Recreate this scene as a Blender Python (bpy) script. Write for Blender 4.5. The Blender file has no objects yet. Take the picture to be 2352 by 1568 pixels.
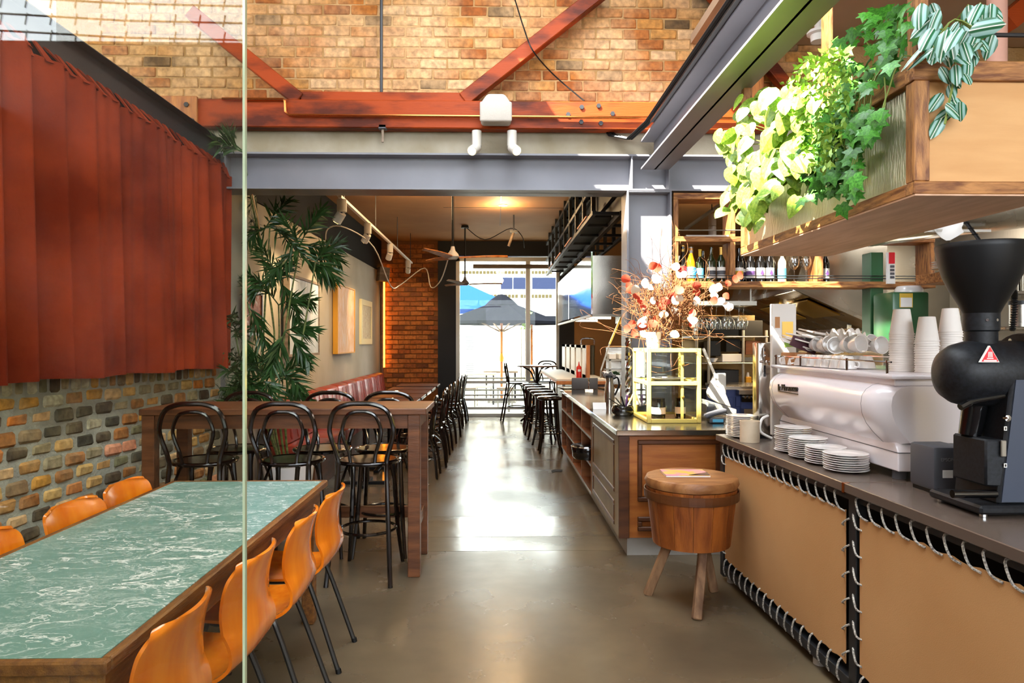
import bpy, bmesh, math, random
from mathutils import Vector, Matrix, Euler, Quaternion
R = random.Random(11)
S = bpy.context.scene
COL = S.collection
pi = math.pi
# ------------------------------------------------------------------ camera
FPX = 1575.0; YAW = math.atan(36 / FPX); HC = 1.52
cam = bpy.data.cameras.new('camera'); camo = bpy.data.objects.new('camera', cam); COL.objects.link(camo)
cam.sensor_width = 36; cam.lens = FPX / 2352 * 36; cam.clip_start = .05; cam.clip_end = 300
camo.location = (0, 0, HC); camo.rotation_euler = (pi / 2, 0, -YAW)
S.camera = camo
# ------------------------------------------------------------------ sky, sun, exposure
W = bpy.data.worlds.new('world'); S.world = W; W.use_nodes = True
bg = W.node_tree.nodes['Background']; bg.inputs[0].default_value = (.86, .93, 1, 1); bg.inputs[1].default_value = 9.0
SUNV = Vector((-.50, -.42, .76)).normalized()
sun = bpy.data.lights.new('sun', 'SUN'); sun.energy = 34; sun.angle = math.radians(.6); sun.color = (1, .93, .80)
suno = bpy.data.objects.new('sun', sun); COL.objects.link(suno); suno.rotation_euler = SUNV.to_track_quat('Z', 'Y').to_euler()
S.view_settings.view_transform = 'Standard'; S.view_settings.look = 'None'
S.view_settings.exposure = 0.50; S.view_settings.gamma = 1; S.view_settings.use_curve_mapping = False
S.cycles.max_bounces = 9; S.cycles.diffuse_bounces = 5; S.cycles.glossy_bounces = 4; S.cycles.transmission_bounces = 6
S.cycles.transparent_max_bounces = 24; S.cycles.sample_clamp_indirect = 6; S.cycles.caustics_reflective = False; S.cycles.caustics_refractive = False
# ------------------------------------------------------------------ pixel helpers
def ray(px, py):
    x = (px - 1176) / FPX; z = (784 - py) / FPX
    c, s = math.cos(YAW), math.sin(YAW)
    return Vector((x * c + s, -x * s + c, z))
def PY(px, py, Y): d = ray(px, py); return Vector((0, 0, HC)) + d * (Y / d.y)
def PX(px, py, X): d = ray(px, py); return Vector((0, 0, HC)) + d * (X / d.x)
def PZ(px, py, Z): d = ray(px, py); return Vector((0, 0, HC)) + d * ((Z - HC) / d.z)
# ------------------------------------------------------------------ colours and materials
def L(h):
    h = h.lstrip('#'); r = []
    for i in (0, 2, 4):
        c = int(h[i:i + 2], 16) / 255
        r.append(c / 12.92 if c <= .04045 else ((c + .055) / 1.055) ** 2.4)
    return tuple(r) + (1,)
MATS = {}
def nodes(m): m.use_nodes = True; return m.node_tree, m.node_tree.nodes['Principled BSDF']
def mk(name, col, rough=.5, metal=0, n=0, col2=None, stretch=(1, 1, 1), bump=0, bscale=None, rand=0, coat=0, spec=None, rr=0, emis=0, emcol=None, detail=4, fac=(.35, .65), dist=0, bstretch=None):
    """procedural principled material: noise mix of two colours, bump, random value per object"""
    m = bpy.data.materials.new(name); MATS[name] = m
    t, p = nodes(m); N = t.nodes; K = t.links
    c1 = L(col) if isinstance(col, str) else tuple(col) + (1,) * (4 - len(col))
    p.inputs['Base Color'].default_value = c1; p.inputs['Roughness'].default_value = rough; p.inputs['Metallic'].default_value = metal
    if coat: p.inputs['Coat Weight'].default_value = coat; p.inputs['Coat Roughness'].default_value = .12
    if spec is not None: p.inputs['Specular IOR Level'].default_value = spec
    if emis: p.inputs['Emission Strength'].default_value = emis; p.inputs['Emission Color'].default_value = L(emcol or col)
    out = None
    if n or bump or rr:
        tc = N.new('ShaderNodeTexCoord'); mp = N.new('ShaderNodeMapping'); mp.inputs['Scale'].default_value = stretch
        oi = N.new('ShaderNodeObjectInfo'); va = N.new('ShaderNodeVectorMath'); va.operation = 'ADD'
        sc = N.new('ShaderNodeVectorMath'); sc.operation = 'SCALE'; sc.inputs['Scale'].default_value = 7.0
        cx = N.new('ShaderNodeCombineXYZ')
        for i in range(3): K.new(oi.outputs['Random'], cx.inputs[i])
        K.new(cx.outputs[0], sc.inputs[0]); K.new(tc.outputs['Object'], mp.inputs[0]); K.new(mp.outputs[0], va.inputs[0]); K.new(sc.outputs[0], va.inputs[1])
        vec = va.outputs[0]
        def noise(scale, det=4, dis=0):
            nz = N.new('ShaderNodeTexNoise'); nz.inputs['Scale'].default_value = scale; nz.inputs['Detail'].default_value = det
            nz.inputs['Distortion'].default_value = dis; K.new(vec, nz.inputs['Vector']); return nz.outputs['Fac']
        if n:
            nf = noise(n, detail, dist)
            rp = N.new('ShaderNodeMapRange'); rp.inputs[1].default_value = fac[0]; rp.inputs[2].default_value = fac[1]; K.new(nf, rp.inputs[0])
            if col2:
                mx = N.new('ShaderNodeMix'); mx.data_type = 'RGBA'; mx.inputs[6].default_value = c1
                mx.inputs[7].default_value = L(col2) if isinstance(col2, str) else tuple(col2) + (1,) * (4 - len(col2))
                K.new(rp.outputs[0], mx.inputs[0]); out = mx.outputs[2]
            if rr:
                r2 = N.new('ShaderNodeMapRange'); r2.inputs[3].default_value = max(0, rough - rr); r2.inputs[4].default_value = rough + rr
                K.new(rp.outputs[0], r2.inputs[0]); K.new(r2.outputs[0], p.inputs['Roughness'])
        if bump:
            if bstretch:
                m2 = N.new('ShaderNodeMapping'); m2.inputs['Scale'].default_value = bstretch; K.new(tc.outputs['Object'], m2.inputs[0]); vec = m2.outputs[0]
            b = N.new('ShaderNodeBump'); b.inputs['Strength'].default_value = bump; b.inputs['Distance'].default_value = .02
            K.new(noise(bscale or n or 20, 5), b.inputs['Height']); K.new(b.outputs[0], p.inputs['Normal'])
    if rand:
        oi2 = N.new('ShaderNodeObjectInfo'); hs = N.new('ShaderNodeHueSaturation')
        mr = N.new('ShaderNodeMapRange'); mr.inputs[3].default_value = 1 - rand; mr.inputs[4].default_value = 1 + rand
        K.new(oi2.outputs['Random'], mr.inputs[0]); K.new(mr.outputs[0], hs.inputs['Value'])
        if out: K.new(out, hs.inputs['Color'])
        else: hs.inputs['Color'].default_value = c1
        out = hs.outputs[0]
    if out: K.new(out, p.inputs['Base Color'])
    return m
def mk_ramp(name, cols, rough=.85, bump=.5, n=6, mixc='#8a7a60', mixamt=.5, mscale=None, bscale=40):
    """colour chosen per object (bricks), with patches of a second colour"""
    m = bpy.data.materials.new(name); MATS[name] = m
    t, p = nodes(m); N = t.nodes; K = t.links
    oi = N.new('ShaderNodeObjectInfo'); cr = N.new('ShaderNodeValToRGB'); cr.color_ramp.interpolation = 'CONSTANT'
    e = cr.color_ramp.elements
    for i, c in enumerate(cols):
        el = e[i] if i < 2 else e.new(i / len(cols))
        el.position = i / len(cols); el.color = L(c)
    K.new(oi.outputs['Random'], cr.inputs[0])
    g = N.new('ShaderNodeNewGeometry')
    nz = N.new('ShaderNodeTexNoise'); nz.inputs['Scale'].default_value = mscale or n; nz.inputs['Detail'].default_value = 6; K.new(g.outputs['Position'], nz.inputs['Vector'])
    rp = N.new('ShaderNodeMapRange'); rp.inputs[1].default_value = .42; rp.inputs[2].default_value = .66; rp.inputs[4].default_value = mixamt; K.new(nz.outputs['Fac'], rp.inputs[0])
    mx = N.new('ShaderNodeMix'); mx.data_type = 'RGBA'; mx.inputs[7].default_value = L(mixc)
    K.new(rp.outputs[0], mx.inputs[0]); K.new(cr.outputs[0], mx.inputs[6])
    n3 = N.new('ShaderNodeTexNoise'); n3.inputs['Scale'].default_value = 22; n3.inputs['Detail'].default_value = 5; K.new(g.outputs['Position'], n3.inputs['Vector'])
    hs = N.new('ShaderNodeHueSaturation'); mr = N.new('ShaderNodeMapRange'); mr.inputs[1].default_value = .3; mr.inputs[2].default_value = .7; mr.inputs[3].default_value = .62; mr.inputs[4].default_value = 1.3
    K.new(n3.outputs['Fac'], mr.inputs[0]); K.new(mr.outputs[0], hs.inputs['Value']); K.new(mx.outputs[2], hs.inputs['Color']); K.new(hs.outputs[0], p.inputs['Base Color'])
    p.inputs['Roughness'].default_value = rough
    n2 = N.new('ShaderNodeTexNoise'); n2.inputs['Scale'].default_value = bscale; n2.inputs['Detail'].default_value = 6; K.new(g.outputs['Position'], n2.inputs['Vector'])
    b = N.new('ShaderNodeBump'); b.inputs['Strength'].default_value = bump; b.inputs['Distance'].default_value = .012
    K.new(n2.outputs['Fac'], b.inputs['Height']); K.new(b.outputs[0], p.inputs['Normal'])
    return m
def mk_glass(name, tint='#ffffff', base=.04, rough=.0, dirt=0):
    """thin sheet of clear glass: see-through straight on, mirror at a grazing angle"""
    m = bpy.data.materials.new(name); MATS[name] = m; m.use_nodes = True
    t = m.node_tree; N = t.nodes; K = t.links; N.clear()
    o = N.new('ShaderNodeOutputMaterial'); mx = N.new('ShaderNodeMixShader'); tr = N.new('ShaderNodeBsdfTransparent'); gl = N.new('ShaderNodeBsdfGlossy')
    tr.inputs[0].default_value = L(tint); gl.inputs['Roughness'].default_value = rough
    lw = N.new('ShaderNodeLayerWeight'); pw = N.new('ShaderNodeMath'); pw.operation = 'POWER'; pw.inputs[1].default_value = 4
    K.new(lw.outputs['Facing'], pw.inputs[0]); lw.inputs[0].default_value = .5
    ma = N.new('ShaderNodeMath'); ma.operation = 'MULTIPLY_ADD'; ma.inputs[1].default_value = .85; ma.inputs[2].default_value = base; K.new(pw.outputs[0], ma.inputs[0])
    K.new(ma.outputs[0], mx.inputs[0]); K.new(tr.outputs[0], mx.inputs[1]); K.new(gl.outputs[0], mx.inputs[2])
    last = mx.outputs[0]
    if dirt:
        df = N.new('ShaderNodeBsdfDiffuse'); df.inputs[0].default_value = (.9, .88, .85, 1)
        tc = N.new('ShaderNodeTexCoord'); nz = N.new('ShaderNodeTexNoise'); nz.inputs['Scale'].default_value = 3.5; nz.inputs['Detail'].default_value = 6; K.new(tc.outputs['Object'], nz.inputs['Vector'])
        mr = N.new('ShaderNodeMapRange'); mr.inputs[1].default_value = .45; mr.inputs[2].default_value = .8; mr.inputs[4].default_value = dirt; K.new(nz.outputs['Fac'], mr.inputs[0])
        m2 = N.new('ShaderNodeMixShader'); K.new(mr.outputs[0], m2.inputs[0]); K.new(last, m2.inputs[1]); K.new(df.outputs[0], m2.inputs[2]); last = m2.outputs[0]
    K.new(last, o.inputs[0]); return m
# ------------------------------------------------------------------ mesh builder
class MB:
    def __init__(s): s.v = []; s.f = []; s.m = []; s.cm = 0
    def add(s, vs, fs):
        b = len(s.v); s.v += [tuple(v) for v in vs]
        for f in fs: s.f.append([b + i for i in f]); s.m.append(s.cm)
        return s
    def box(s, x0, y0, z0, x1, y1, z1):
        x0, x1 = sorted((x0, x1)); y0, y1 = sorted((y0, y1)); z0, z1 = sorted((z0, z1))
        return s.add([(x0, y0, z0), (x1, y0, z0), (x1, y1, z0), (x0, y1, z0), (x0, y0, z1), (x1, y0, z1), (x1, y1, z1), (x0, y1, z1)],
                     [(0, 3, 2, 1), (4, 5, 6, 7), (0, 1, 5, 4), (1, 2, 6, 5), (2, 3, 7, 6), (3, 0, 4, 7)])
    def obb(s, c, size, rot=(0, 0, 0)):
        M = Matrix.Translation(c) @ Euler(rot).to_matrix().to_4x4(); a, b, d = [k / 2 for k in size]
        vs = [M @ Vector(p) for p in [(-a, -b, -d), (a, -b, -d), (a, b, -d), (-a, b, -d), (-a, -b, d), (a, -b, d), (a, b, d), (-a, b, d)]]
        return s.add(vs, [(0, 3, 2, 1), (4, 5, 6, 7), (0, 1, 5, 4), (1, 2, 6, 5), (2, 3, 7, 6), (3, 0, 4, 7)])
    def bar(s, p, q, w, h, up=(0, 0, 1)):
        p, q = Vector(p), Vector(q); d = (q - p).normalized(); up = Vector(up)
        if abs(d.dot(up)) > .98: up = Vector((0, 1, 0))
        a = d.cross(up).normalized() * w / 2; b = a.cross(d).normalized() * h / 2
        vs = [p - a - b, p + a - b, p + a + b, p - a + b, q - a - b, q + a - b, q + a + b, q - a + b]
        return s.add(vs, [(0, 1, 2, 3), (7, 6, 5, 4), (0, 4, 5, 1), (1, 5, 6, 2), (2, 6, 7, 3), (3, 7, 4, 0)])
    def tube(s, pts, r, n=8, closed=False, caps=True):
        pts = [Vector(p) for p in pts]; m = len(pts); rs = r if isinstance(r, (list, tuple)) else [r] * m
        t0 = (pts[1] - pts[0]).normalized(); ref = Vector((0, 0, 1)) if abs(t0.z) < .9 else Vector((1, 0, 0))
        u = t0.cross(ref).normalized(); vs = []
        for i, p in enumerate(pts):
            a = pts[(i - 1) % m] if (closed or i > 0) else pts[i]; b = pts[(i + 1) % m] if (closed or i < m - 1) else pts[i]
            t = (b - a).normalized() if (b - a).length > 1e-9 else t0
            u = (u - t * u.dot(t)).normalized() if (u - t * u.dot(t)).length > 1e-6 else t.orthogonal().normalized()
            w = t.cross(u)
            for k in range(n):
                g = 2 * pi * k / n; vs.append(p + (u * math.cos(g) + w * math.sin(g)) * rs[i])
        fs = []
        for i in range(m if closed else m - 1):
            j = (i + 1) % m
            for k in range(n): k2 = (k + 1) % n; fs.append((i * n + k, i * n + k2, j * n + k2, j * n + k))
        if caps and not closed: fs.append(tuple(range(n - 1, -1, -1))); fs.append(tuple((m - 1) * n + k for k in range(n)))
        return s.add(vs, fs)
    def cyl(s, p, q, r0, r1=None, n=16): return s.tube([p, q], [r0, r0 if r1 is None else r1], n)
    def lathe(s, prof, c=(0, 0, 0), n=24, mat=None):
        c = Vector(c); vs = []; fs = []; m = len(prof)
        for r, z in prof:
            for k in range(n):
                g = 2 * pi * k / n; p = Vector((r * math.cos(g), r * math.sin(g), z)); vs.append((mat @ p if mat else p) + c)
        for i in range(m - 1):
            for k in range(n): k2 = (k + 1) % n; fs.append((i * n + k, i * n + k2, (i + 1) * n + k2, (i + 1) * n + k))
        if prof[0][0] > 1e-5: fs.append(tuple(range(n - 1, -1, -1)))
        if prof[-1][0] > 1e-5: fs.append(tuple((m - 1) * n + k for k in range(n)))
        return s.add(vs, fs)
    def prism(s, poly, off):
        """polygon of 3D points pushed along off"""
        k = len(poly); off = Vector(off); a = [Vector(p) for p in poly]; b = [p + off for p in a]
        return s.add(a + b, [tuple(range(k - 1, -1, -1)), tuple(range(k, 2 * k))] + [(i, (i + 1) % k, k + (i + 1) % k, k + i) for i in range(k)])
    def grid(s, fn, nu, nv, th=0):
        """fn(u,v) -> point; th gives thickness along the normal"""
        P = [[Vector(fn(i / nu, j / nv)) for j in range(nv + 1)] for i in range(nu + 1)]; w = nv + 1
        vs = [p for r in P for p in r]; fs = [(i * w + j, (i + 1) * w + j, (i + 1) * w + j + 1, i * w + j + 1) for i in range(nu) for j in range(nv)]
        if th:
            Nn = []
            for i in range(nu + 1):
                for j in range(nv + 1):
                    a = P[min(i + 1, nu)][j] - P[max(i - 1, 0)][j]; b = P[i][min(j + 1, nv)] - P[i][max(j - 1, 0)]
                    q = a.cross(b); Nn.append(q.normalized() if q.length > 1e-9 else Vector((0, 0, 1)))
            k = len(vs); vs = vs + [v - Nn[i] * th for i, v in enumerate(vs)]
            fs = fs + [tuple(k + i for i in reversed(f)) for f in fs]
            ring = [i * w for i in range(nu + 1)] + [nu * w + j for j in range(1, w)] + [i * w + nv for i in range(nu - 1, -1, -1)] + [j for j in range(nv - 1, 0, -1)]
            for a, b in zip(ring, ring[1:] + ring[:1]): fs.append((b, a, k + a, k + b))
        return s.add(vs, fs)
    def mesh(s, name, mat, bevel=0, seg=1, smooth=35, origin=(0, 0, 0), fixn=True):
        o = Vector(origin); me = bpy.data.meshes.new(name)
        me.from_pydata([tuple(Vector(v) - o) for v in s.v], [], s.f)
        ms = mat if isinstance(mat, (list, tuple)) else [mat]
        for q in ms: me.materials.append(MATS[q] if isinstance(q, str) else q)
        if len(ms) > 1: me.polygons.foreach_set('material_index', s.m)
        if fixn or bevel:
            bm = bmesh.new(); bm.from_mesh(me)
            if fixn: bmesh.ops.recalc_face_normals(bm, faces=bm.faces[:])
            if bevel:
                ed = [e for e in bm.edges if len(e.link_faces) == 2 and e.calc_face_angle(0) > .6]
                bmesh.ops.bevel(bm, geom=ed, offset=bevel, segments=seg, profile=.5, affect='EDGES', clamp_overlap=True)
            bm.to_mesh(me); bm.free()
        if smooth:
            me.polygons.foreach_set('use_smooth', [True] * len(me.polygons))
            me.set_sharp_from_angle(angle=math.radians(smooth))
        me.update(); return me
    def build(s, name, mat, parent=None, bevel=0, seg=1, smooth=35, origin=None, label=None, fixn=True):
        """one mesh object; its origin is its parent's place, or the base centre of the mesh when it stands alone"""
        if parent is not None: origin = parent.get('_o', (0, 0, 0)) if False else tuple(WORLD.get(parent.name, (0, 0, 0)))
        elif origin is None:
            xs = [v[0] for v in s.v]; ys = [v[1] for v in s.v]; zs = [v[2] for v in s.v]
            origin = ((min(xs) + max(xs)) / 2, (min(ys) + max(ys)) / 2, min(zs))
        me = s.mesh(name, mat, bevel, seg, smooth, origin, fixn)
        ob = bpy.data.objects.new(name, me); COL.objects.link(ob)
        if parent is not None: ob.parent = parent
        else: ob.location = origin
        WORLD[ob.name] = tuple(origin)
        if label: ob['label'] = label
        return ob
WORLD = {}
def tag(o, label=None, cat=None, group=None, kind=None):
    if label: o['label'] = label
    if cat: o['category'] = cat
    if group: o['group'] = group
    if kind: o['kind'] = kind
    return o
def thing(name, label, cat, loc=(0, 0, 0), group=None):
    o = bpy.data.objects.new(name, None); o.empty_display_size = .1; COL.objects.link(o); o.location = loc
    WORLD[o.name] = tuple(loc); return tag(o, label, cat, group)
def struct(name, mb, mat, parent=None, **k):
    o = mb.build(name, mat, parent, **k)
    if parent is None: o['kind'] = 'structure'
    return o
def copy_tree(o, parent=None):
    c = o.copy(); COL.objects.link(c)
    if parent is not None: c.parent = parent
    for ch in list(o.children): copy_tree(ch, c)
    return c
def dup(root, loc, rz=0, label=None, group=None, scale=None):
    c = copy_tree(root); c.location = loc; c.rotation_euler = (0, 0, rz)
    if scale: c.scale = (scale,) * 3
    if label: c['label'] = label
    if group: c['group'] = group
    return c
def inst(name, me, parent=None, mw=None):
    """object that shares mesh data"""
    o = bpy.data.objects.new(name, me); COL.objects.link(o)
    if parent is not None: o.parent = parent
    if mw is not None: o.matrix_local = mw
    return o
def text(name, s, size, mat, parent, M, ext=.0005, align='CENTER'):
    cu = bpy.data.curves.new(name, 'FONT'); cu.body = s; cu.size = size; cu.extrude = ext; cu.align_x = align; cu.align_y = 'CENTER'
    t = bpy.data.objects.new('tmp', cu); COL.objects.link(t); dg = bpy.context.evaluated_depsgraph_get()
    me = bpy.data.meshes.new_from_object(t.evaluated_get(dg)); bpy.data.objects.remove(t)
    me.materials.clear(); me.materials.append(MATS[mat]); me.name = name
    o = inst(name, me, parent); o.matrix_local = Matrix.Translation(-Vector(WORLD.get(parent.name, (0, 0, 0)))) @ M if parent else M
    return o
def arc(c, r, a0, a1, n, plane='xz', ry=None):
    ry = ry or r; out = []
    for i in range(n + 1):
        g = math.radians(a0 + (a1 - a0) * i / n); x, y = r * math.cos(g), ry * math.sin(g)
        out.append(Vector(c) + (Vector((x, 0, y)) if plane == 'xz' else Vector((x, y, 0)) if plane == 'xy' else Vector((0, x, y))))
    return out
def smooth_path(pts, k=4):
    """Catmull-Rom through the points"""
    P = [Vector(p) for p in pts]; out = []
    for i in range(len(P) - 1):
        a, b, c, d = P[max(i - 1, 0)], P[i], P[i + 1], P[min(i + 2, len(P) - 1)]
        for j in range(k):
            t = j / k; out.append(.5 * ((2 * b) + (c - a) * t + (2 * a - 5 * b + 4 * c - d) * t * t + (3 * b - a - 3 * c + d) * t ** 3))
    return out + [P[-1]]
def lamp(kind, loc, energy, color=(1, .8, .55), size=.1, target=None, spot=60, blend=.6, size_y=None, parent=None):
    l = bpy.data.lights.new('lamp_light', kind); l.energy = energy; l.color = color
    if kind == 'AREA':
        l.size = size
        if size_y: l.shape = 'RECTANGLE'; l.size_y = size_y
    else: l.shadow_soft_size = size
    if kind == 'SPOT': l.spot_size = math.radians(spot); l.spot_blend = blend
    o = bpy.data.objects.new('lamp_light', l); COL.objects.link(o); o.location = loc
    if target is not None: o.rotation_euler = (Vector(target) - Vector(loc)).to_track_quat('-Z', 'Y').to_euler()
    if parent is not None: o.parent = parent; o.location = Vector(loc) - Vector(WORLD.get(parent.name, (0, 0, 0)))
    return o
# ------------------------------------------------------------------ palette
mk('concrete', '#75664f', .25, n=1.1, col2='#4a3e2e', rr=.10, bump=.04, bscale=9, detail=8, fac=(.34, .70))
mk('mortar_grey', '#aeac9e', .95, n=9, col2='#94928a', bump=.5, bscale=60)
mk('mortar_lime', '#b89466', .95, n=2, col2='#9c7644', bump=.5, bscale=50)
mk('mortar_red', '#7c4a20', .95, n=5, col2='#6b4120', bump=.4, bscale=50)
mk_ramp('brick_dado', ['#d0a562', '#97886a', '#403d32', '#c8742c', '#a3652b', '#d2a878', '#6d6a4c', '#d0a05c', '#4c3d2c', '#8b6d4c', '#c6bca0', '#b8864a', '#d88a68', '#5a4a38', '#9c8a66', '#c98f3a'], .8, .5, 5, '#a89a78', .35)
mk_ramp('brick_gable', ['#b07c42', '#b2834e', '#a66424', '#b08254', '#9a5a24', '#b88e5e', '#a26632', '#ae7a3c', '#8e4e1c', '#b28658', '#a87234', '#bb966c', '#5e4628', '#b2824e'], .92, .5, 1.3, '#c8a276', .9, bscale=30)
mk_ramp('brick_back', ['#9a5620', '#934f1c', '#a4622a', '#884618', '#9c5a24', '#5e300f', '#a05e26'], .85, .4, 1.8, '#6e3a14', .7)
mk('plaster', '#b3ab9c', .9, n=1.2, col2='#a39a88', bump=.15, bscale=6, bstretch=(8, 8, 1))
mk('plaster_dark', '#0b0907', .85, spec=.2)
mk('ceiling_brown', '#a1794c', .75, n=.8, col2='#8a6238', bump=.04, bscale=4)
mk('soffit', '#a58c72', .9, n=.9, col2='#957a60')
mk('lintel', '#a29a88', .9, n=2.5, col2='#8b8068', bump=.4, bscale=14, detail=8)
mk('steel_paint', '#7d7d84', .45, n=1.5, col2='#717178', bump=.03, bscale=8)
mk('steel_dark', '#26282b', .45, n=3, col2='#1b1c1f')
mk('steel_black', '#0b0b0c', .5, spec=.25)
mk('timber_red', '#963a0c', .5, spec=.2, n=2.4, col2='#4c1a06', stretch=(.8, 2.5, 2.5), bump=.15, bscale=10, detail=6, fac=(.46, .64), bstretch=(1, 12, 12))
mk('timber_warm', '#c07a38', .5, n=3, col2='#8e4f1e', stretch=(6, 6, 1), bump=.15, bscale=14, bstretch=(8, 8, 1), rand=.1)
mk('oak', '#bc8248', .5, n=4, col2='#6f3e1a', stretch=(2, 14, 14), bump=.25, bscale=30, bstretch=(2, 14, 14), dist=.6)
mk('oak_y', '#bc8248', .5, n=4, col2='#6f3e1a', stretch=(14, 2, 14), bump=.25, bscale=30, bstretch=(14, 2, 14), dist=.6)
mk('oak_z', '#bc8248', .5, n=4, col2='#6f3e1a', stretch=(14, 14, 2), bump=.25, bscale=30, bstretch=(14, 14, 2), dist=.6)
mk('plywood', '#d6a46a', .6, n=2, col2='#c8945a', stretch=(1, 1, 6), bump=.05, bscale=12)
mk('plywood_under', '#d0a688', .5, n=3, col2='#bc9070', stretch=(6, 1, 1), bump=.05, bscale=12)
mk('curtain_velvet', '#8a3318', .95, n=1.6, col2='#601c0a', bump=.12, bscale=60, spec=.1, detail=6)
mk('table_wood', '#744526', .42, n=3, col2='#502c16', stretch=(1, 8, 8), bump=.08, bscale=20)
mk('table_edge', '#8a5a24', .5, n=5, col2='#5e3410', stretch=(8, 1, 8), bump=.25, bscale=30)
mk('bent_black', '#120b09', .16, coat=.5)
mk('seat_brown', '#241812', .2, coat=.4)
mk('orange_ply', '#f28a1e', .22, n=2.2, col2='#dd6a0c', stretch=(9, 9, .8), coat=.5, bump=.02, bscale=30, fac=(.3, .75))
mk('ply_edge', '#7a3c10', .6, n=60, col2='#b06a28', stretch=(.2, .2, 4))
mk('tube_grey', '#3c3a37', .35, metal=.6)
mk('chair_fix', '#c8b8a0', .3, metal=.7)
mk('stainless', '#b9b4aa', .22, metal=1, n=2, rr=.08, bump=.02, bscale=90, bstretch=(1, 60, 1))
mk('mirror_steel', '#cfd2d4', .07, metal=1, bump=.05, bscale=2)
mk('stainless_warm', '#a58a60', .3, metal=1, n=2, rr=.1)
mk('bench_steel', '#b5afa4', .16, metal=1, n=1.2, rr=.08, bump=.02, bscale=3)
mk('dark_bench', '#5e5148', .24, spec=.6)
mk('cabinet_wood', '#b06a2c', .45, n=2.5, col2='#96521c', stretch=(1, 1, 9), bump=.08, bscale=16)
mk('cabinet_dark', '#5e3416', .4, n=3, col2='#45240e', stretch=(1, 1, 6))
mk('cabinet_side', '#8c7a58', .5, n=3, col2='#776446', bump=.08, bscale=40)
mk('shelf_wood', '#8a5226', .45, n=3, col2='#6a3a16', stretch=(1, 1, 6))
mk('plinth', '#b9b6b0', .7, n=3, col2='#a5a29a')
mk('canvas', '#c0925f', .85, n=1.5, col2='#b68653', bump=.1, bscale=260, detail=6)
mk('rope', '#cfcabf', .7, n=160, col2='#5a5650')
mk('grommet', '#4a4540', .4, metal=.8)
mk('white_enamel', '#ece6ea', .22, coat=.6)
mk('white_ceramic', '#ece9e6', .18, coat=.5)
mk('cream_ceramic', '#dccdb4', .5, n=8, col2='#cdbb9e')
mk('paper_cup', '#e9e4de', .7)
mk('paper_white', '#eeebe6', .75)
mk('black_plastic', '#0c0d0f', .45, spec=.3)
mk('black_gloss', '#08090b', .15, coat=.4)
mk('black_metal', '#0e0f12', .48, spec=.3, n=80, col2='#1b1e23', bump=.05, bscale=400)
mk('blue_grey_panel', '#3a4252', .5)
mk('grey_plastic', '#4b4c52', .5)
mk('chrome', '#d8d8d8', .08, metal=1)
mk('copper', '#c4743c', .25, metal=1)
mk('brass', '#d9b85a', .3, metal=.9)
mk('frame_cream', '#e6dcae', .35); mk('case_gold', '#d9bf62', .35)
mk('red_plastic', '#d42415', .35)
mk('red_label', '#d81d2c', .4)
mk('leather_red', '#a53a28', .38, n=6, col2='#7c2416', bump=.2, bscale=70, coat=.2)
mk('white_paint', '#c9c4ba', .5, spec=.3)
mk('speaker_white', '#b8b0a6', .7, n=300, col2='#aca498', spec=.2, bump=.2, bscale=700)
mk('lens_hot', '#fff0c0', .3, emis=14, emcol='#ffd880')
mk('tube_light', '#fff6e0', .3, emis=9, emcol='#fff0d0')
mk('led_strip', '#ffb040', .3, emis=10, emcol='#ff9a28')
mk('leaf_pothos', '#6f9a2c', .35, n=9, col2='#a8c44a', rand=.25)
mk('leaf_ivy', '#2c6418', .45, n=9, col2='#4a8c2a', rand=.35, spec=.3)
mk('leaf_fine', '#7ea83a', .5, n=5, col2='#a5c850')
mk('leaf_palm', '#1f3a16', .38, n=5, col2='#35582a')
mk('palm_stem', '#6f7a3e', .5, n=14, col2='#3f4a22', stretch=(.3, .3, 3))
mk('vine_stem', '#7a8a3a', .6)
mk('terracotta', '#d8a692', .7)
mk('dried', '#94643c', .85, n=30, col2='#7c4c26')
mk('dried_red', '#c8432a', .7, rand=.25)
mk('dried_white', '#e8d8c4', .7, rand=.1)
mk('umbrella_grey', '#14151b', .9, n=2, col2='#111217', spec=0)
mk('tent_blue', '#1a3672', .8, spec=0)
mk('render_white', '#e4e4e2', .8)
mk('window_blue', '#1c2238', .5, spec=.05)
mk('window_tan', '#3a3424', .6, spec=0)
mk('paving', '#b9b5b0', .7, n=2, col2='#a8a29a')
mk('aluminium', '#9b968c', .4, metal=.7)
mk('timber_grey', '#8a7866', .7, n=3, col2='#6c5c4c', stretch=(1, 1, 8))
mk('wood_barrel', '#a05a22', .42, n=2.6, col2='#6f3410', stretch=(5, 5, .7), bump=.25, bscale=18, bstretch=(6, 6, 1), dist=.8)
mk('wood_barrel_top', '#9c6a3c', .5, n=5, col2='#7a4a22', stretch=(1, 6, 1), bump=.2, bscale=20)
mk('wood_leg', '#9a7654', .7, n=4, col2='#5a3c24', stretch=(4, 4, 1))
mk('navy', '#22356c', .4)
mk('green_enamel', '#2c5a38', .3)
mk('amber_glass', '#c07a10', .1, coat=.5)
mk('bottle_dark', '#0e0d0c', .08, coat=.5)
mk('bottle_green', '#1e2a10', .08, coat=.5)
mk('bottle_clear', '#c8c0a0', .08, coat=.5)
mk('label_blue', '#58b4d8', .6); mk('label_yellow', '#d8b440', .6); mk('label_purple', '#5a3a72', .6); mk('foil_gold', '#c8a050', .35, metal=.7)
mk('sauce_tan', '#c89a60', .4)
mk('magazine', '#d88aa0', .35, n=14, col2='#e0b050', fac=(.45, .55))
mk('dark_print', '#4a2430', .5)
mk('text_grey', '#8f8f92', .4, metal=.3)
mk('text_dark', '#3d3a3c', .35, metal=.6)
mk('brown_card', '#c08a5c', .75)
mk('concrete_grey', '#8c8984', .85, n=3, col2='#77746e')
mk('scuff', '#1a1512', .8)
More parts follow.
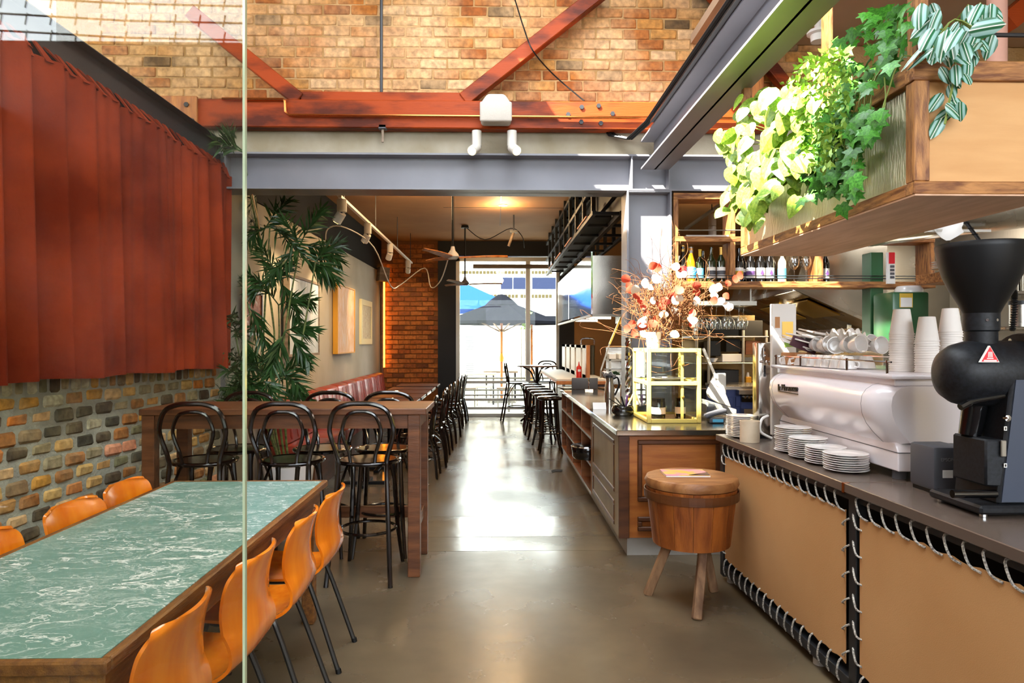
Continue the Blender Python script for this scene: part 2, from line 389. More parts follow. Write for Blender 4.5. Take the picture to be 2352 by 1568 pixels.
mk('paint_white_chip', '#d9d4cc', .5)
mk('paint_blue_chip', '#2c2f7a', .5)
mk('mustard', '#c89020', .5)
mk_glass('glass_clear', '#f4f8f4', .045); mk_glass('glass_window', '#f4f8f4', .012)
mk_glass('glass_big', '#f3f4ee', .048, dirt=.008)
mk_glass('glass_ware', '#fafcfc', .10)
mk('glass_edge', '#b8c8a8', .12, metal=.3, spec=.8)
# ================================================================== THE ROOM
def brick_meshes(tagname, mat, lx, ly, lz, k=6, jit=.006, bev=.008):
    out = []
    for i in range(k):
        m = MB().box(-lx / 2, 0, 0, lx / 2, ly, lz); rr = random.Random(i * 7 + 3)
        m.v = [(x + rr.uniform(-jit, jit), y + rr.uniform(-jit, jit) * .7, z + rr.uniform(-jit, jit)) for x, y, z in m.v]
        out.append(m.mesh(tagname, mat, bevel=bev, seg=1))
    return out
# floor: concrete slabs with open joints
fl = struct('floor', MB().box(-4.6, -4.2, -.2, 5.4, 14.05, -.012), 'concrete_grey', origin=(0, 5, -.2))
for a, b in ((-4.2, 4.98), (4.98, 5.34), (5.34, 5.97), (5.97, 8.77), (8.77, 13.95)):
    MB().box(-4.5, a + .003, -.012, 5.3, b - .003, 0).build('slab', 'concrete', fl)
# left dado wall of mixed bricks; plan direction turned a little to the right
U = Vector((.109, 1, 0)).normalized(); NR = Vector((U.y, -U.x, 0))      # NR points into the room
W0 = Vector((-2.687, 3.71, 0)); ANG = math.atan2(U.y, U.x)
def WL(s, z, o=0): return W0 + U * s + NR * o + Vector((0, 0, z))
SILL = 1.32
wl = struct('wall_left', MB().prism([WL(-3.5, 0, -.012), WL(2.42, 0, -.012), WL(2.42, 0, -.25), WL(-3.5, 0, -.25)], (0, 0, SILL - .02)), 'mortar_grey', origin=tuple(WL(0, 0)))
bd = brick_meshes('brick', 'brick_dado', .155, .06, .075, 10, .009, .016); bh = brick_meshes('brick', 'brick_dado', .070, .06, .096, 6, .006, .014)
ML = Matrix.Rotation(ANG, 4, 'Z')
def put_left(me, s, z):
    o = inst('brick', me, wl); o.matrix_local = Matrix.Translation(WL(s, z, -.002) - W0) @ ML @ Matrix.Rotation(pi, 4, 'Z') @ Matrix.Translation((0, R.uniform(0, .008), 0)) if False else Matrix.Translation(WL(s, z, R.uniform(-.004, .006)) - W0) @ ML
nb = 0
rows = [.094 * i for i in range(2, 13)]
for ri, z in enumerate(rows):
    s = -1.15 + (ri % 2) * .09
    while s < 2.36:
        put_left(R.choice(bd), s, z + .004); s += .178
for i in range(41): put_left(R.choice(bh), -1.2 + i * .0875, SILL - .102)
# black sheet added behind the curtain to keep tab gaps dark, and the sloping steel channel it hangs from
def zb(s): return 3.21 - .0667 * s          # underside of the channel
bb = MB(); bb.prism([WL(-3.5, SILL, -.12), WL(2.4, SILL, -.12), WL(2.4, zb(2.4) + .1, -.12), WL(-3.5, zb(-3.5) + .1, -.12)], NR * -.03)
struct('wall_left_backing', bb, 'steel_black')
ch = MB()
for o0, o1, za, zc in ((-.1, .02, .0, .2), (-.02, .09, .185, .2), (-.02, .06, -.0, .015)):
    ch.prism([WL(-3.5, zb(-3.5) + za, o0), WL(2.36, zb(2.36) + za, o0), WL(2.36, zb(2.36) + zc - .012 * (zc > .1), o0), WL(-3.5, zb(-3.5) + zc, o0)], NR * (o1 - o0))
struct('trim_channel_beam', ch, 'steel_dark')
# gable wall of limewashed bricks above the portal
wg = struct('wall_gable', MB().box(-4.6, 6.16, 3.17, 5.3, 6.36, 5.05), 'mortar_lime', origin=(0, 6.16, 3.17))
bg_ = brick_meshes('brick', 'brick_gable', .232, .05, .084, 8, .005, .007)
for r in range(11):
    z = 3.585 + r * .0945; x = -3.5 + (r % 2) * .12
    while x < 2.95:
        o = inst('brick', R.choice(bg_), wg); o.location = (x, R.uniform(-.012, -.005), z - 3.17); x += .2445
# steel portal: beam, stiffeners, column
pb = MB(); zt, zb0 = 3.165, 2.846
pb.box(-2.5, 6.0, zb0, 4.9, 6.27, zb0 + .016); pb.box(-2.5, 6.0, zt - .016, 4.9, 6.27, zt); pb.box(-2.5, 6.125, zb0, 4.9, 6.14, zt)
pm = struct('trim_portal_beam', pb, 'steel_paint')
for px in (516, 1452, 1538):
    x = PY(px, 400, 6.0).x
    MB().box(x - .006, 6.006, zb0 + .016, x + .006, 6.125, zt - .016).build('stiffener', 'steel_paint', pm)
cx0, cx1 = PY(1440, 600, 6.0).x, PY(1543, 600, 6.0).x
cb = MB(); cb.box(cx0, 6.0, 0, cx0 + .016, 6.27, zb0); cb.box(cx1 - .016, 6.0, 0, cx1, 6.27, zb0); cb.box(cx0 + .016, 6.11, 0, cx1 - .016, 6.125, zb0)
cb.box(cx0 + .016, 6.004, zb0 - .012, cx1 - .016, 6.11, zb0); 
struct('trim_portal_column', cb, 'steel_paint')
lb = MB(); lb.box(-2.56, 6.02, 0, -2.45, 6.26, zb0); struct('trim_portal_column_left', lb, 'steel_paint')
struct('trim_lintel', MB().box(-4.4, 6.06, zt, 4.9, 6.16, 3.5), 'lintel')
# raking steel I-beam over the coffee bar
rb = MB(); X0, X1 = 1.27, 1.52; z0 = 3.03
rb.box(X0, -1.5, z0, X1, 6.0, z0 + .016); rb.box(X0, -1.5, z0 + .24, X1, 6.0, z0 + .256); rb.box(1.385, -1.5, z0, 1.4, 6.0, z0 + .25)
ib = struct('trim_rafter_beam', rb, 'steel_paint')
for k in range(3): MB().tube([(1.25 - .012 * k, -1.4, z0 + .275 + .01 * k), (1.25 - .012 * k, 5.6, z0 + .275 + .01 * k), (1.17 - .02 * k, 5.9, z0 + .24), (1.05 - .03 * k, 6.0, z0 + .30), (1.0 - .02 * k, 6.04, z0 + .36)], .010, 6).build('cable', 'steel_black', ib)
MB().box(1.24, -1.4, z0 + .256, 1.36, 5.5, z0 + .30).build('cable_tray', 'steel_dark', ib)
# timber roof truss in front of the gable
tr = thing('roof_truss', 'red-brown timber roof truss with bolts below the limewashed brick gable', 'roof truss', (0, 5.95, 3.35))
pl = PY(452, 297, 5.95); prr = PY(1735, 297, 5.95)
zc0, zc1 = PY(1140, 297, 5.95).z, PY(1140, 233, 5.95).z
MB().box(-2.6, 5.93, zc0, 2.35, 6.04, zc1).build('bottom_chord', 'timber_red', tr, bevel=.008)
MB().box(PY(690, 230, 5.95).x, 5.96, zc1 + .002, PY(1075, 230, 5.95).x, 6.07, PY(1140, 212, 5.95).z).build('packer', 'timber_red', tr, bevel=.005)
MB().box(PY(350, 230, 5.9).x, 5.9, zc0 - .005, PY(452, 230, 5.9).x, 5.93, zc1 + .01).build('splice_plate', 'timber_warm', tr, bevel=.004)
def brace(p, q, w=.12, h=.13): MB().bar(p, q, w, h, (0, 1, 0)).build('brace', 'timber_red', tr, bevel=.006)
brace(PY(1065, 232, 6.0), PY(1385, -20, 6.0), .12, .11); brace(PY(690, 232, 6.0), PY(440, 30, 6.0), .12, .11); brace(PY(1715, 70, 6.0), PY(1600, -60, 6.0), .12, .12)
MB().box(PY(1718, 100, 6.0).x, 5.93, 3.5, PY(1748, 100, 6.0).x, 6.08, 4.25).build('post', 'timber_warm', tr, bevel=.005)
brace(PY(1750, 130, 6.0), PY(1830, 230, 6.0), .10, .10)
bolt = MB().lathe([(.0, -.006), (.021, -.006), (.021, .008), (.0, .008)], n=6, mat=Matrix.Rotation(pi / 2, 3, 'X')).mesh('bolt', 'steel_dark')
for px, py in ((1336, 246), (1375, 243), (1407, 261), (1305, 263), (1335, 280), (1380, 283), (428, 240), (408, 257), (441, 277)):
    o = inst('bolt', bolt, tr); o.location = PY(px, py, 5.925 if px > 500 else 5.895) - Vector((0, 5.95, 3.35))
# hanging rod, cables, copper pipe, sensor
r0 = PY(876, 212, 6.02); MB().cyl(r0, (r0.x, 6.02, 5.0), .014, n=8).build('hanger_rod', 'steel_dark', tr)
tag(MB().tube(smooth_path([PY(1180, -10, 6.03), PY(1205, 70, 5.92), PY(1225, 118, 5.9), PY(1270, 170, 6.06), PY(1330, 222, 6.02), PY(1342, 231, 6.0)], 5), .006, 6).build('loose_cable', 'steel_black'), 'thin black cable trailing down the limewashed brick wall', 'cable')
cp = MB(); zp = PY(1140, 268, 5.9).z
cp.tube([(PY(510, 227, 5.9).x, 5.9, PY(655, 228, 5.9).z), (PY(650, 228, 5.9).x, 5.9, PY(655, 228, 5.9).z), (PY(655, 232, 5.9).x, 5.9, PY(655, 232, 5.9).z), (PY(656, 258, 5.9).x, 5.9, zp + .03), (PY(664, 266, 5.9).x, 5.9, zp), (2.3, 5.9, zp)], .013, 8)
tag(cp.build('copper_pipe', 'copper'), 'slim copper pipe running along the red timber chord', 'pipe')
sn = thing('ceiling_sensor', 'small grey sensor with a dangling stem below the timber chord', 'sensor', tuple(PY(880, 298, 5.98)))
p = PY(880, 294, 5.98); MB().box(p.x - .035, 5.93, p.z - .02, p.x + .035, 6.0, p.z + .02).build('housing', 'grey_plastic', sn, bevel=.006)
MB().cyl((p.x, 5.96, p.z - .02), (p.x, 5.96, p.z - .13), .012, .010, 10).build('stem', 'timber_grey', sn)
# back room shell
struct('wall_back_left', MB().prism([(-2.44, 6.28, 0), (-2.34, 13.9, 0), (-2.6, 13.9, 0), (-2.6, 6.28, 0)], (0, 0, 2.93)), 'plaster')
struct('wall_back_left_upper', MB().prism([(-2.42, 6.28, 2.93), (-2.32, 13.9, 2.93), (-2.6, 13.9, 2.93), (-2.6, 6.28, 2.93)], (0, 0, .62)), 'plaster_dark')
struct('ceiling', MB().box(-2.6, 6.37, 3.55, 5.3, 14.0, 3.65), 'ceiling_brown')
cs = bpy.data.objects['ceiling']
for x in (PZ(1150, 475, 3.55).x,): MB().box(x - .004, 7.0, 3.546, x + .004, 12, 3.551).build('sheet_joint', 'steel_dark', cs)
MB().box(-.8, 10.4, 3.546, 2.2, 10.408, 3.551).build('sheet_joint', 'steel_dark', cs)
BK = 13.9
xb0, xb1 = PY(874, 700, BK).x, PY(1006, 700, BK).x
wb = struct('wall_back', MB().box(-2.8, BK + .02, 0, xb1, BK + .3, 3.55), 'mortar_red', origin=(xb0, BK + .02, 0))
bb_ = brick_meshes('brick', 'brick_back', .226, .03, .077, 6, .004, .004)
for r in range(30):
    z = .60 + r * .0965; x = xb0 + .12 + (r % 2) * .12
    while x < xb1 - .05:
        o = inst('brick', R.choice(bb_), wb); o.location = (x - xb0, -.026 + R.uniform(-.01, 0), z); x += .24
# black steel surround of the street window
xw0, xw1 = PY(1047, 700, BK).x, 1.28
fr = MB(); fr.box(xb1, BK - .02, 0, xw0, BK + .25, 3.55); fr.box(xw0, BK - .02, PY(1140, 588, BK).z, 2.0, BK + .25, 3.55); fr.box(xw1, BK - .02, 0, xw1 + .3, BK + .2, 3.3)
struct('trim_window_surround', fr, 'steel_black')
zh = PY(1140, 590, BK).z
wn = struct('window_1', MB().box(xw0 + .0, BK + .05, 0, xw0 + .075, BK + .14, zh).box(xw1 - .06, BK + .05, 0, xw1, BK + .14, zh).box(xw0, BK + .05, zh - .08, xw1, BK + .14, zh).box(xw0, BK + .03, 0, xw1, BK + .16, .055), 'aluminium')
xm = PY(1213, 700, BK).x
MB().box(xm - .045, BK + .05, .055, xm + .045, BK + .14, zh - .08).build('mullion', 'aluminium', wn)
for py, h in ((878, .06), (908, .03), (918, .05), (938, .05)):
    z = PY(1140, py, BK).z; MB().box(xw0 + .07, BK + .07, z - h / 2, xw1 - .06, BK + .12, z + h / 2).build('rail', 'aluminium', wn)
for a, b in ((xw0 + .075, xm - .045), (xm + .045, xw1 - .06)):
    MB().box(a, BK + .092, .055, b, BK + .098, zh - .08).build('pane', 'glass_window', wn)
MB().cyl((xw0 + .35, BK - .02, PY(1140, 612, BK).z), (PY(1262, 612, BK).x, BK - .02, PY(1140, 612, BK).z), .045, n=12).build('blind_roller', 'timber_grey', wn)
# right-hand part of the back wall, kitchen walls
struct('wall_back_right', MB().box(xw1 + .3, BK, 0, 5.3, BK + .2, 3.55), 'ceiling_brown')
struct('wall_right', MB().box(5.2, -4.2, 0, 5.4, 14, 5.05), 'plaster')
struct('wall_left_outer', MB().box(-4.75, -4.2, 0, -4.6, 6.4, 3.7), 'concrete_grey')  # unseen outer wall, height raised to cut side daylight
# unseen roof over the front room, skylight openings shaped to aim the sun, and a lower plaster soffit on the right
rf = MB(); rz = 5.05; sx0, sx1, sy0, sy1 = -.62, 1.05, 1.30, 5.35; ux0, uy0, uy1 = -1.65, 2.85, 3.72
for b in ((-6.2, -4.75, ux0, 6.4), (ux0, -4.75, sx0, uy0), (ux0, uy1, sx0, 6.4), (sx0, -4.75, sx1, sy0), (sx0, sy1, sx1, 6.4), (sx1, -4.75, 5.4, 6.4)): rf.box(b[0], b[1], rz, b[2], b[3], rz + .15)
struct('ceiling_front', rf, 'soffit')
struct('ceiling_soffit', MB().box(1.75, 1.2, 4.2, 5.2, 6.14, 4.28), 'soffit')
# parapet with barbed wire behind the photographer (seen mirrored in the glass)
struct('wall_front', MB().box(-6.2, -4.6, 0, -1.9, -4.2, 4.3), 'cabinet_dark'); struct('wall_front_low', MB().box(-1.9, -4.6, 0, 5.4, -4.3, 2.1), 'cabinet_dark'); struct('ground_street', MB().box(-30, -40, -.2, 40, -4.6, -.02), 'paving')  # unseen low wall left open above for front daylight; dark colour dulls glass haze
bw = thing('barbed_wire', 'rusty barbed wire strands along the top of the parapet behind', 'barbed wire', (-1.5, -4.3, 4.3))
for k in range(3):
    za = 4.38 + k * .16; m = MB(); m.tube([(-6.0, -4.3, za + .12), (-3.5, -4.3, za), (-1, -4.3, za - .03), (3, -4.3, za + .05)], .010, 5)
    x = -5.8
    while x < 2.5: m.tube([(x, -4.3, za - .05), (x + .02, -4.3, za + .06)], .008, 4); x += .23
    m.build('wire_strand', 'timber_grey', bw)
nbd = thing('neighbour_building', 'pale rendered building across the lane behind the parapet', 'building', (-5.5, -12, 0))
MB().box(-9, -14, 0, -3.6, -12, 9).build('wall', 'render_white', nbd)
for i in range(3):
    MB().box(-8.4 + i * 1.7, -12.02, 6.2, -7.3 + i * 1.7, -11.98, 7.4).build('window', 'window_blue', nbd)
# glass partition standing between the camera and the long table
GY = 1.12; gx = PY(565, 800, GY).x
gp = thing('glass_partition', 'frameless clear glass partition with a polished bright edge', 'glass partition', (gx - .6, GY, 0))
MB().box(gx - 1.25, GY - .004, .01, gx - .004, GY + .004, 3.2).build('pane', 'glass_big', gp)
MB().box(gx - .004, GY - .0045, .01, gx, GY + .0045, 3.2).build('polished_edge', 'glass_edge', gp)
MB().box(gx - 1.25, GY - .02, 0, gx - .02, GY + .02, .01).build('floor_channel', 'aluminium', gp)
# ================================================================== LEFT SIDE
# red curtain on tabs
cu = thing('curtain', 'heavy rust-red velvet curtain hanging on tabs above the brick dado', 'curtain', tuple(WL(.5, SILL, .03)))
S0, S1 = -1.6, 2.36
rc = random.Random(4); folds = [(rc.uniform(5, 9), rc.uniform(0, 6.3), rc.uniform(.3, 1)) for _ in range(5)]
def fold(s, d):
    ph = 7.5 * s + 1.5 * math.sin(3.1 * s + .6) + 1.1 * math.sin(6.3 * s + 1) + .3 * d * math.sin(4 * s)
    v = 2.0 * abs(math.sin(ph)) ** .5 - 1.1 + .35 * math.sin(23 * s + 2.5 * math.sin(3 * s)) + .12 * math.sin(51 * s)
    return .11 + .10 * v * (.5 + .5 * d)
def cfn(u, v):
    s = S0 + (S1 - S0) * u; zt = zb(s) - .095; z0 = SILL - .015 + .006 * math.sin(9 * s)
    d = 1 - v; z = z0 + (zt - z0) * v
    return WL(s + .012 * math.sin(11 * s) * d, z, .03 + fold(s, d))
MB().grid(cfn, 420, 14).build('cloth', 'curtain_velvet', cu, smooth=80)
tabm = None; s = S0 + .03
while s < S1 - .03:
    w = .034; m = MB()
    m.prism([WL(s, zb(s) - .115, .03 + fold(s, 0) + .003), WL(s + w, zb(s + w) - .115, .03 + fold(s + w, 0) + .003), WL(s + w, zb(s + w) + .012, .064), WL(s, zb(s) + .012, .064)], NR * .012)
    m.build('tab', 'curtain_velvet', cu); s += .088
# ---- long marbled laminate table
def marble():
    m = bpy.data.materials.new('laminate_marble'); MATS['laminate_marble'] = m
    t, p = nodes(m); N = t.nodes; K = t.links
    g = N.new('ShaderNodeTexCoord'); mp = N.new('ShaderNodeMapping'); mp.inputs['Scale'].default_value = (1.0, 1.75, 1); K.new(g.outputs['Object'], mp.inputs[0])
    wn = N.new('ShaderNodeTexNoise'); wn.inputs['Scale'].default_value = 5; wn.inputs['Detail'].default_value = 5; K.new(mp.outputs[0], wn.inputs['Vector'])
    ws = N.new('ShaderNodeVectorMath'); ws.operation = 'SCALE'; ws.inputs['Scale'].default_value = .55; K.new(wn.outputs['Color'], ws.inputs[0])
    ad = N.new('ShaderNodeVectorMath'); ad.operation = 'ADD'; K.new(mp.outputs[0], ad.inputs[0]); K.new(ws.outputs[0], ad.inputs[1])
    def vein(scale, lo, hi, off):
        of = N.new('ShaderNodeVectorMath'); of.operation = 'ADD'; of.inputs[1].default_value = off; K.new(ad.outputs[0], of.inputs[0])
        nz = N.new('ShaderNodeTexNoise'); nz.inputs['Scale'].default_value = scale; nz.inputs['Detail'].default_value = 4; nz.inputs['Distortion'].default_value = .6; K.new(of.outputs[0], nz.inputs['Vector'])
        sb = N.new('ShaderNodeMath'); sb.operation = 'SUBTRACT'; sb.inputs[1].default_value = .5; K.new(nz.outputs['Fac'], sb.inputs[0])
        ab = N.new('ShaderNodeMath'); ab.operation = 'ABSOLUTE'; K.new(sb.outputs[0], ab.inputs[0])
        mr = N.new('ShaderNodeMapRange'); mr.inputs[1].default_value = lo; mr.inputs[2].default_value = hi; mr.inputs[3].default_value = 1; mr.inputs[4].default_value = 0; K.new(ab.outputs[0], mr.inputs[0])
        return mr.outputs[0]
    def mask(scale, off):
        of = N.new('ShaderNodeVectorMath'); of.operation = 'ADD'; of.inputs[1].default_value = off; K.new(mp.outputs[0], of.inputs[0])
        nz = N.new('ShaderNodeTexNoise'); nz.inputs['Scale'].default_value = scale; K.new(of.outputs[0], nz.inputs['Vector'])
        mr = N.new('ShaderNodeMapRange'); mr.inputs[1].default_value = .40; mr.inputs[2].default_value = .55; K.new(nz.outputs['Fac'], mr.inputs[0]); return mr.outputs[0]
    def mul(a, b, k=None):
        q = N.new('ShaderNodeMath'); q.operation = 'MULTIPLY'; K.new(a, q.inputs[0])
        if k is None: K.new(b, q.inputs[1])
        else: q.inputs[1].default_value = k
        return q.outputs[0]
    def mx(a, b):
        q = N.new('ShaderNodeMath'); q.operation = 'MAXIMUM'; K.new(a, q.inputs[0]); K.new(b, q.inputs[1]); return q.outputs[0]
    v = mul(vein(3.4, .004, .02, (0, 0, 0)), mask(2.2, (9, 1, 0)))
    v = mx(v, mul(mul(vein(6, .004, .022, (3, 8, 1)), mask(5, (2, 5, 0))), None, .75))
    v = mx(v, mul(mul(vein(13, .002, .03, (7, 2, 4)), mask(7, (5, 5, 3))), None, .35))
    base = N.new('ShaderNodeMix'); base.data_type = 'RGBA'; base.inputs[6].default_value = L('#5c8c80'); base.inputs[7].default_value = L('#86a8a1')
    bn = N.new('ShaderNodeTexNoise'); bn.inputs['Scale'].default_value = 2.2; K.new(mp.outputs[0], bn.inputs['Vector']); K.new(bn.outputs['Fac'], base.inputs[0])
    fm = N.new('ShaderNodeMix'); fm.data_type = 'RGBA'; fm.inputs[7].default_value = L('#f2f6f3'); K.new(base.outputs[2], fm.inputs[6]); K.new(v, fm.inputs[0])
    K.new(fm.outputs[2], p.inputs['Base Color']); p.inputs['Roughness'].default_value = .28
marble()
TZ = .755; a = PZ(222, 1522, TZ); b = PZ(762, 1102, TZ); c = PZ(400, 1102, TZ)
tx0, tx1, ty0, ty1 = c.x, (a.x + b.x) / 2, a.y, b.y
lt = thing('long_table', 'long dining table with green marbled laminate top and worn wooden edging', 'table', ((tx0 + tx1) / 2, (ty0 + ty1) / 2, 0))
e = .028
MB().box(tx0 + e, ty0 + e, TZ - .03, tx1 - e, ty1 - e, TZ).build('tabletop', 'laminate_marble', lt)
for bx in ((tx0, ty0, tx1, ty0 + e), (tx0, ty1 - e, tx1, ty1), (tx0, ty0 + e, tx0 + e, ty1 - e), (tx1 - e, ty0 + e, tx1, ty1 - e)):
    MB().box(bx[0], bx[1], TZ - .034, bx[2], bx[3], TZ + .001).build('edging', 'table_edge', lt, bevel=.005)
for bx in ((tx0 + .06, ty0 + .05, tx1 - .03, ty0 + .075), (tx0 + .06, ty1 - .075, tx1 - .03, ty1 - .05), (tx0 + .05, ty0 + .07, tx0 + .075, ty1 - .07), (tx1 - .055, ty0 + .07, tx1 - .03, ty1 - .07)):
    MB().box(bx[0], bx[1], TZ - .135, bx[2], bx[3], TZ - .034).build('apron', 'table_edge', lt, bevel=.003)
for x in (tx0 + .05, tx1 - .115):
    for y in (ty0 + .045, ty1 - .11): MB().box(x, y, 0, x + .065, y + .065, TZ - .034).build('leg', 'table_edge', lt, bevel=.005)
# ---- orange plywood shell chairs
PROF = [(.215, .425, .175), (.20, .44, .19), (.12, .437, .20), (.02, .43, .20), (-.08, .433, .196), (-.15, .448, .192), (-.195, .485, .188), (-.212, .54, .188), (-.208, .60, .19), (-.204, .66, .194), (-.212, .72, .196), (-.226, .77, .192), (-.238, .80, .176), (-.242, .812, .145)]
def shell_chair(name):
    t = thing(name, 'x', 'chair', (0, 0, 0), 'orange plywood chairs at the long table')
    P3 = smooth_path([(y, z, w) for y, z, w in PROF], 4)
    def fn(u, v):
        i = u * (len(P3) - 1); k = min(int(i), len(P3) - 2); q = P3[k].lerp(P3[k + 1], i - k); y, z, w = q
        x = (2 * v - 1); back = max(0, min(1, (z - .48) / .12)); seat = 1 - back
        yy = y + back * .036 * x * x - .0 ; zz = z + seat * .014 * x * x
        cr = max(0, (z - .76) / .055)
        return (x * w, yy, zz - cr * .012 * abs(x) ** 3)
    MB().grid(fn, 52, 14, .011).build('shell', 'orange_ply', t, smooth=50)
    for sx in (-1, 1):
        MB().tube(smooth_path([(sx * .165, -.27, 0), (sx * .145, -.13, .40), (sx * .14, -.09, .412), (sx * .14, .10, .412), (sx * .145, .14, .40), (sx * .175, .23, 0)], 5), .0115, 8).build('leg_frame', 'tube_grey', t); lf = t.children[-1]
        for yy in (-.27, .23): MB().cyl((sx * (.165 if yy < 0 else .175), yy, 0), (sx * (.164 if yy < 0 else .174), yy * .985, .02), .014, n=8).build('foot_cap', 'black_plastic', lf)
    MB().tube([(-.14, -.07, .412), (.14, -.07, .412)], .01, 8).build('cross_bar', 'tube_grey', t); MB().tube([(-.14, .09, .412), (.14, .09, .412)], .01, 8).build('cross_bar', 'tube_grey', t)
    return t
oc = shell_chair('shell_chair')
spots = [(-.61 - .215 + .0, 1.86, 'nearest orange plywood chair on the aisle side of the marbled table'),
         (-.80, 2.36, 'second orange plywood chair from the front on the aisle side of the marbled table'),
         (-.775, 2.86, 'orange plywood chair with a white reflection streak, third on the aisle side'),
         (-.765, 3.33, 'farthest orange plywood chair on the aisle side, beside the bar stool legs')]
first = True
for x, y, lab in spots:
    X = x - .225; o = oc if first else dup(oc, (0, 0, 0)); first = False
    o.location = (X, y, 0); o.rotation_euler = (0, 0, pi / 2 + R.uniform(-.05, .05)); o['label'] = lab
for x, y, lab in ((-1.92, 2.53, 'orange plywood chair with chipped blue paint on the brick wall side'), (-1.90, 3.05, 'middle orange plywood chair against the brick dado'), (-1.91, 3.50, 'farthest orange plywood chair against the brick dado, by the table corner')):
    dup(oc, (x + .245, y, 0), -pi / 2 + R.uniform(-.06, .06), lab)
o = [q for q in bpy.data.objects if q.get('label', '').startswith('orange plywood chair with chipped')][0]
cm = MB(); rc = random.Random(3)
for k in range(16):
    cx_, cz_ = rc.gauss(.02, .028), .765 + rc.gauss(0, .016); r_ = rc.uniform(.004, .011)
    cm.prism([(cx_ + r_ * math.cos(g), -.231 + .042 * (cx_ / .18) ** 2 + (.77 - cz_) * .25, cz_ + r_ * math.sin(g)) for g in (0, 1, 2, 3.1, 4.2, 5.3)], (0, .004, 0))
ob = bpy.data.objects.new('paint_chip', cm.mesh('paint_chip', 'paint_blue_chip')); COL.objects.link(ob); ob.parent = o; ob['label'] = 'chipped dark blue paint patch'
# ---- bar table
Y0, Y1 = 4.42, 5.0; bx0 = PY(318, 940, Y0).x; bx1 = PY(968, 940, Y0).x; BZ = 1.088
bt = thing('bar_table', 'tall brown timber bar table with square legs and low stretchers', 'table', ((bx0 + bx1) / 2, 4.71, 0))
MB().box(bx0, Y0, BZ - .04, bx1 + .03, Y1, BZ).build('tabletop', 'table_wood', bt, bevel=.004)
for y in (Y0 + .03, Y1 - .055): MB().box(bx0 + .09, y, BZ - .13, bx1 - .09, y + .025, BZ - .04).build('apron', 'table_wood', bt)
for x in (bx0 + .03, bx1 - .045): MB().box(x, Y0 + .09, BZ - .13, x + .025, Y1 - .09, BZ - .04).build('apron', 'table_wood', bt)
for x in (bx0 + .012, bx1 - .09):
    for y in (Y0 + .012, Y1 - .09): MB().box(x, y, 0, x + .078, y + .078, BZ - .04).build('leg', 'table_wood', bt, bevel=.004)
MB().box(bx0 + .09, Y1 - .075, .26, bx1 - .09, Y1 - .04, .34).build('stretcher', 'table_wood', bt, bevel=.003)
for x in (bx0 + .03, bx1 - .065): MB().box(x, Y0 + .09, .28, x + .035, Y1 - .09, .36).build('stretcher', 'table_wood', bt, bevel=.003)
# ---- bentwood chairs (bar height and dining height)
def bentwood(name, sz, top, group, ring=None):
    t = thing(name, 'x', 'chair', (0, 0, 0), group); sp = .21 if sz > .6 else .19
    MB().lathe([(0, sz - .03), (.17, sz - .03), (.205, sz - .022), (.212, sz - .008), (.205, sz), (.19, sz + .002), (.182, sz - .006), (0, sz - .006)], n=32).build('seat', 'bent_black', t, smooth=50)
    MB().lathe([(0, sz - .007), (.181, sz - .007), (.178, sz - .002), (0, sz + .001)], n=32).build('seat_panel', 'seat_brown', t.children[0], smooth=50)
    h = top - sz
    half = [(sp - .01, -.30 if sz > .6 else -.26, 0), (sp - .035, -.235, sz * .5), (sp - .055, -.185, sz * .93), (.16, -.185, sz + .04), (.195, -.20, sz + h * .42), (.20, -.215, sz + h * .62), (.165, -.228, sz + h * .88), (.085, -.233, sz + h * .985)]
    path = half + [(0, -.235, top)] + [(-x, y, z) for x, y, z in reversed(half)]
    MB().tube(smooth_path(path, 4), .0155, 8).build('back_hoop', 'bent_black', t)
    ih = [(.075, -.178, sz - .02), (.085, -.185, sz + .06), (.115, -.197, sz + h * .40), (.122, -.207, sz + h * .58), (.09, -.218, sz + h * .79), (.045, -.222, sz + h * .855)]
    MB().tube(smooth_path(ih + [(0, -.223, sz + h * .865)] + [(-x, y, z) for x, y, z in reversed(ih)], 4), .012, 8).build('inner_hoop', 'bent_black', t)
    for sx in (-1, 1):
        MB().tube(smooth_path([(sx * .135, .13, sz - .02), (sx * .145, .15, sz * .7), (sx * .16, .175, sz * .35), (sx * .185, .215, 0)], 4), [.017] * 9 + [.015, .014, .013, .013], 8).build('leg', 'bent_black', t)
        MB().tube(smooth_path([(sx * .15, .155, sz * .62), (sx * .135, .10, sz - .10), (sx * .125, .02, sz - .04), (sx * .13, -.08, sz - .06), (sx * (sp - .045), -.20, sz * .66)], 4), .009, 6).build('brace', 'bent_black', t)
    rz = ring or sz * .39; rr = .178
    MB().tube([(rr * math.cos(g), rr * math.sin(g) - .015, rz) for g in [2 * pi * i / 28 for i in range(28)]], .010, 7, closed=True).build('foot_ring', 'bent_black', t)
    return t
bc = bentwood('bentwood_bar_chair', .75, 1.13, 'bentwood bar chairs at the tall table')
near = [(436, 'leftmost black bentwood bar chair on the near side, seen through the glass'), (648, 'middle black bentwood bar chair on the near side, by the glass edge'), (832, 'black bentwood bar chair on the near side next to the aisle')]
for i, (px, lab) in enumerate(near):
    o = bc if i == 0 else dup(bc, (0, 0, 0)); o.location = (PY(px, 1000, 4.33).x, 4.555, 0); o.rotation_euler = (0, 0, (.05, .0, -.04)[i]); o['label'] = lab
for px, lab in ((566, 'leftmost black bentwood bar chair on the palm side of the tall table'), (754, 'middle black bentwood bar chair on the far side of the tall table'), (890, 'black bentwood bar chair on the far side, nearest the aisle')):
    dup(bc, (PY(px, 1000, 5.2).x, 5.03, 0), pi, lab)
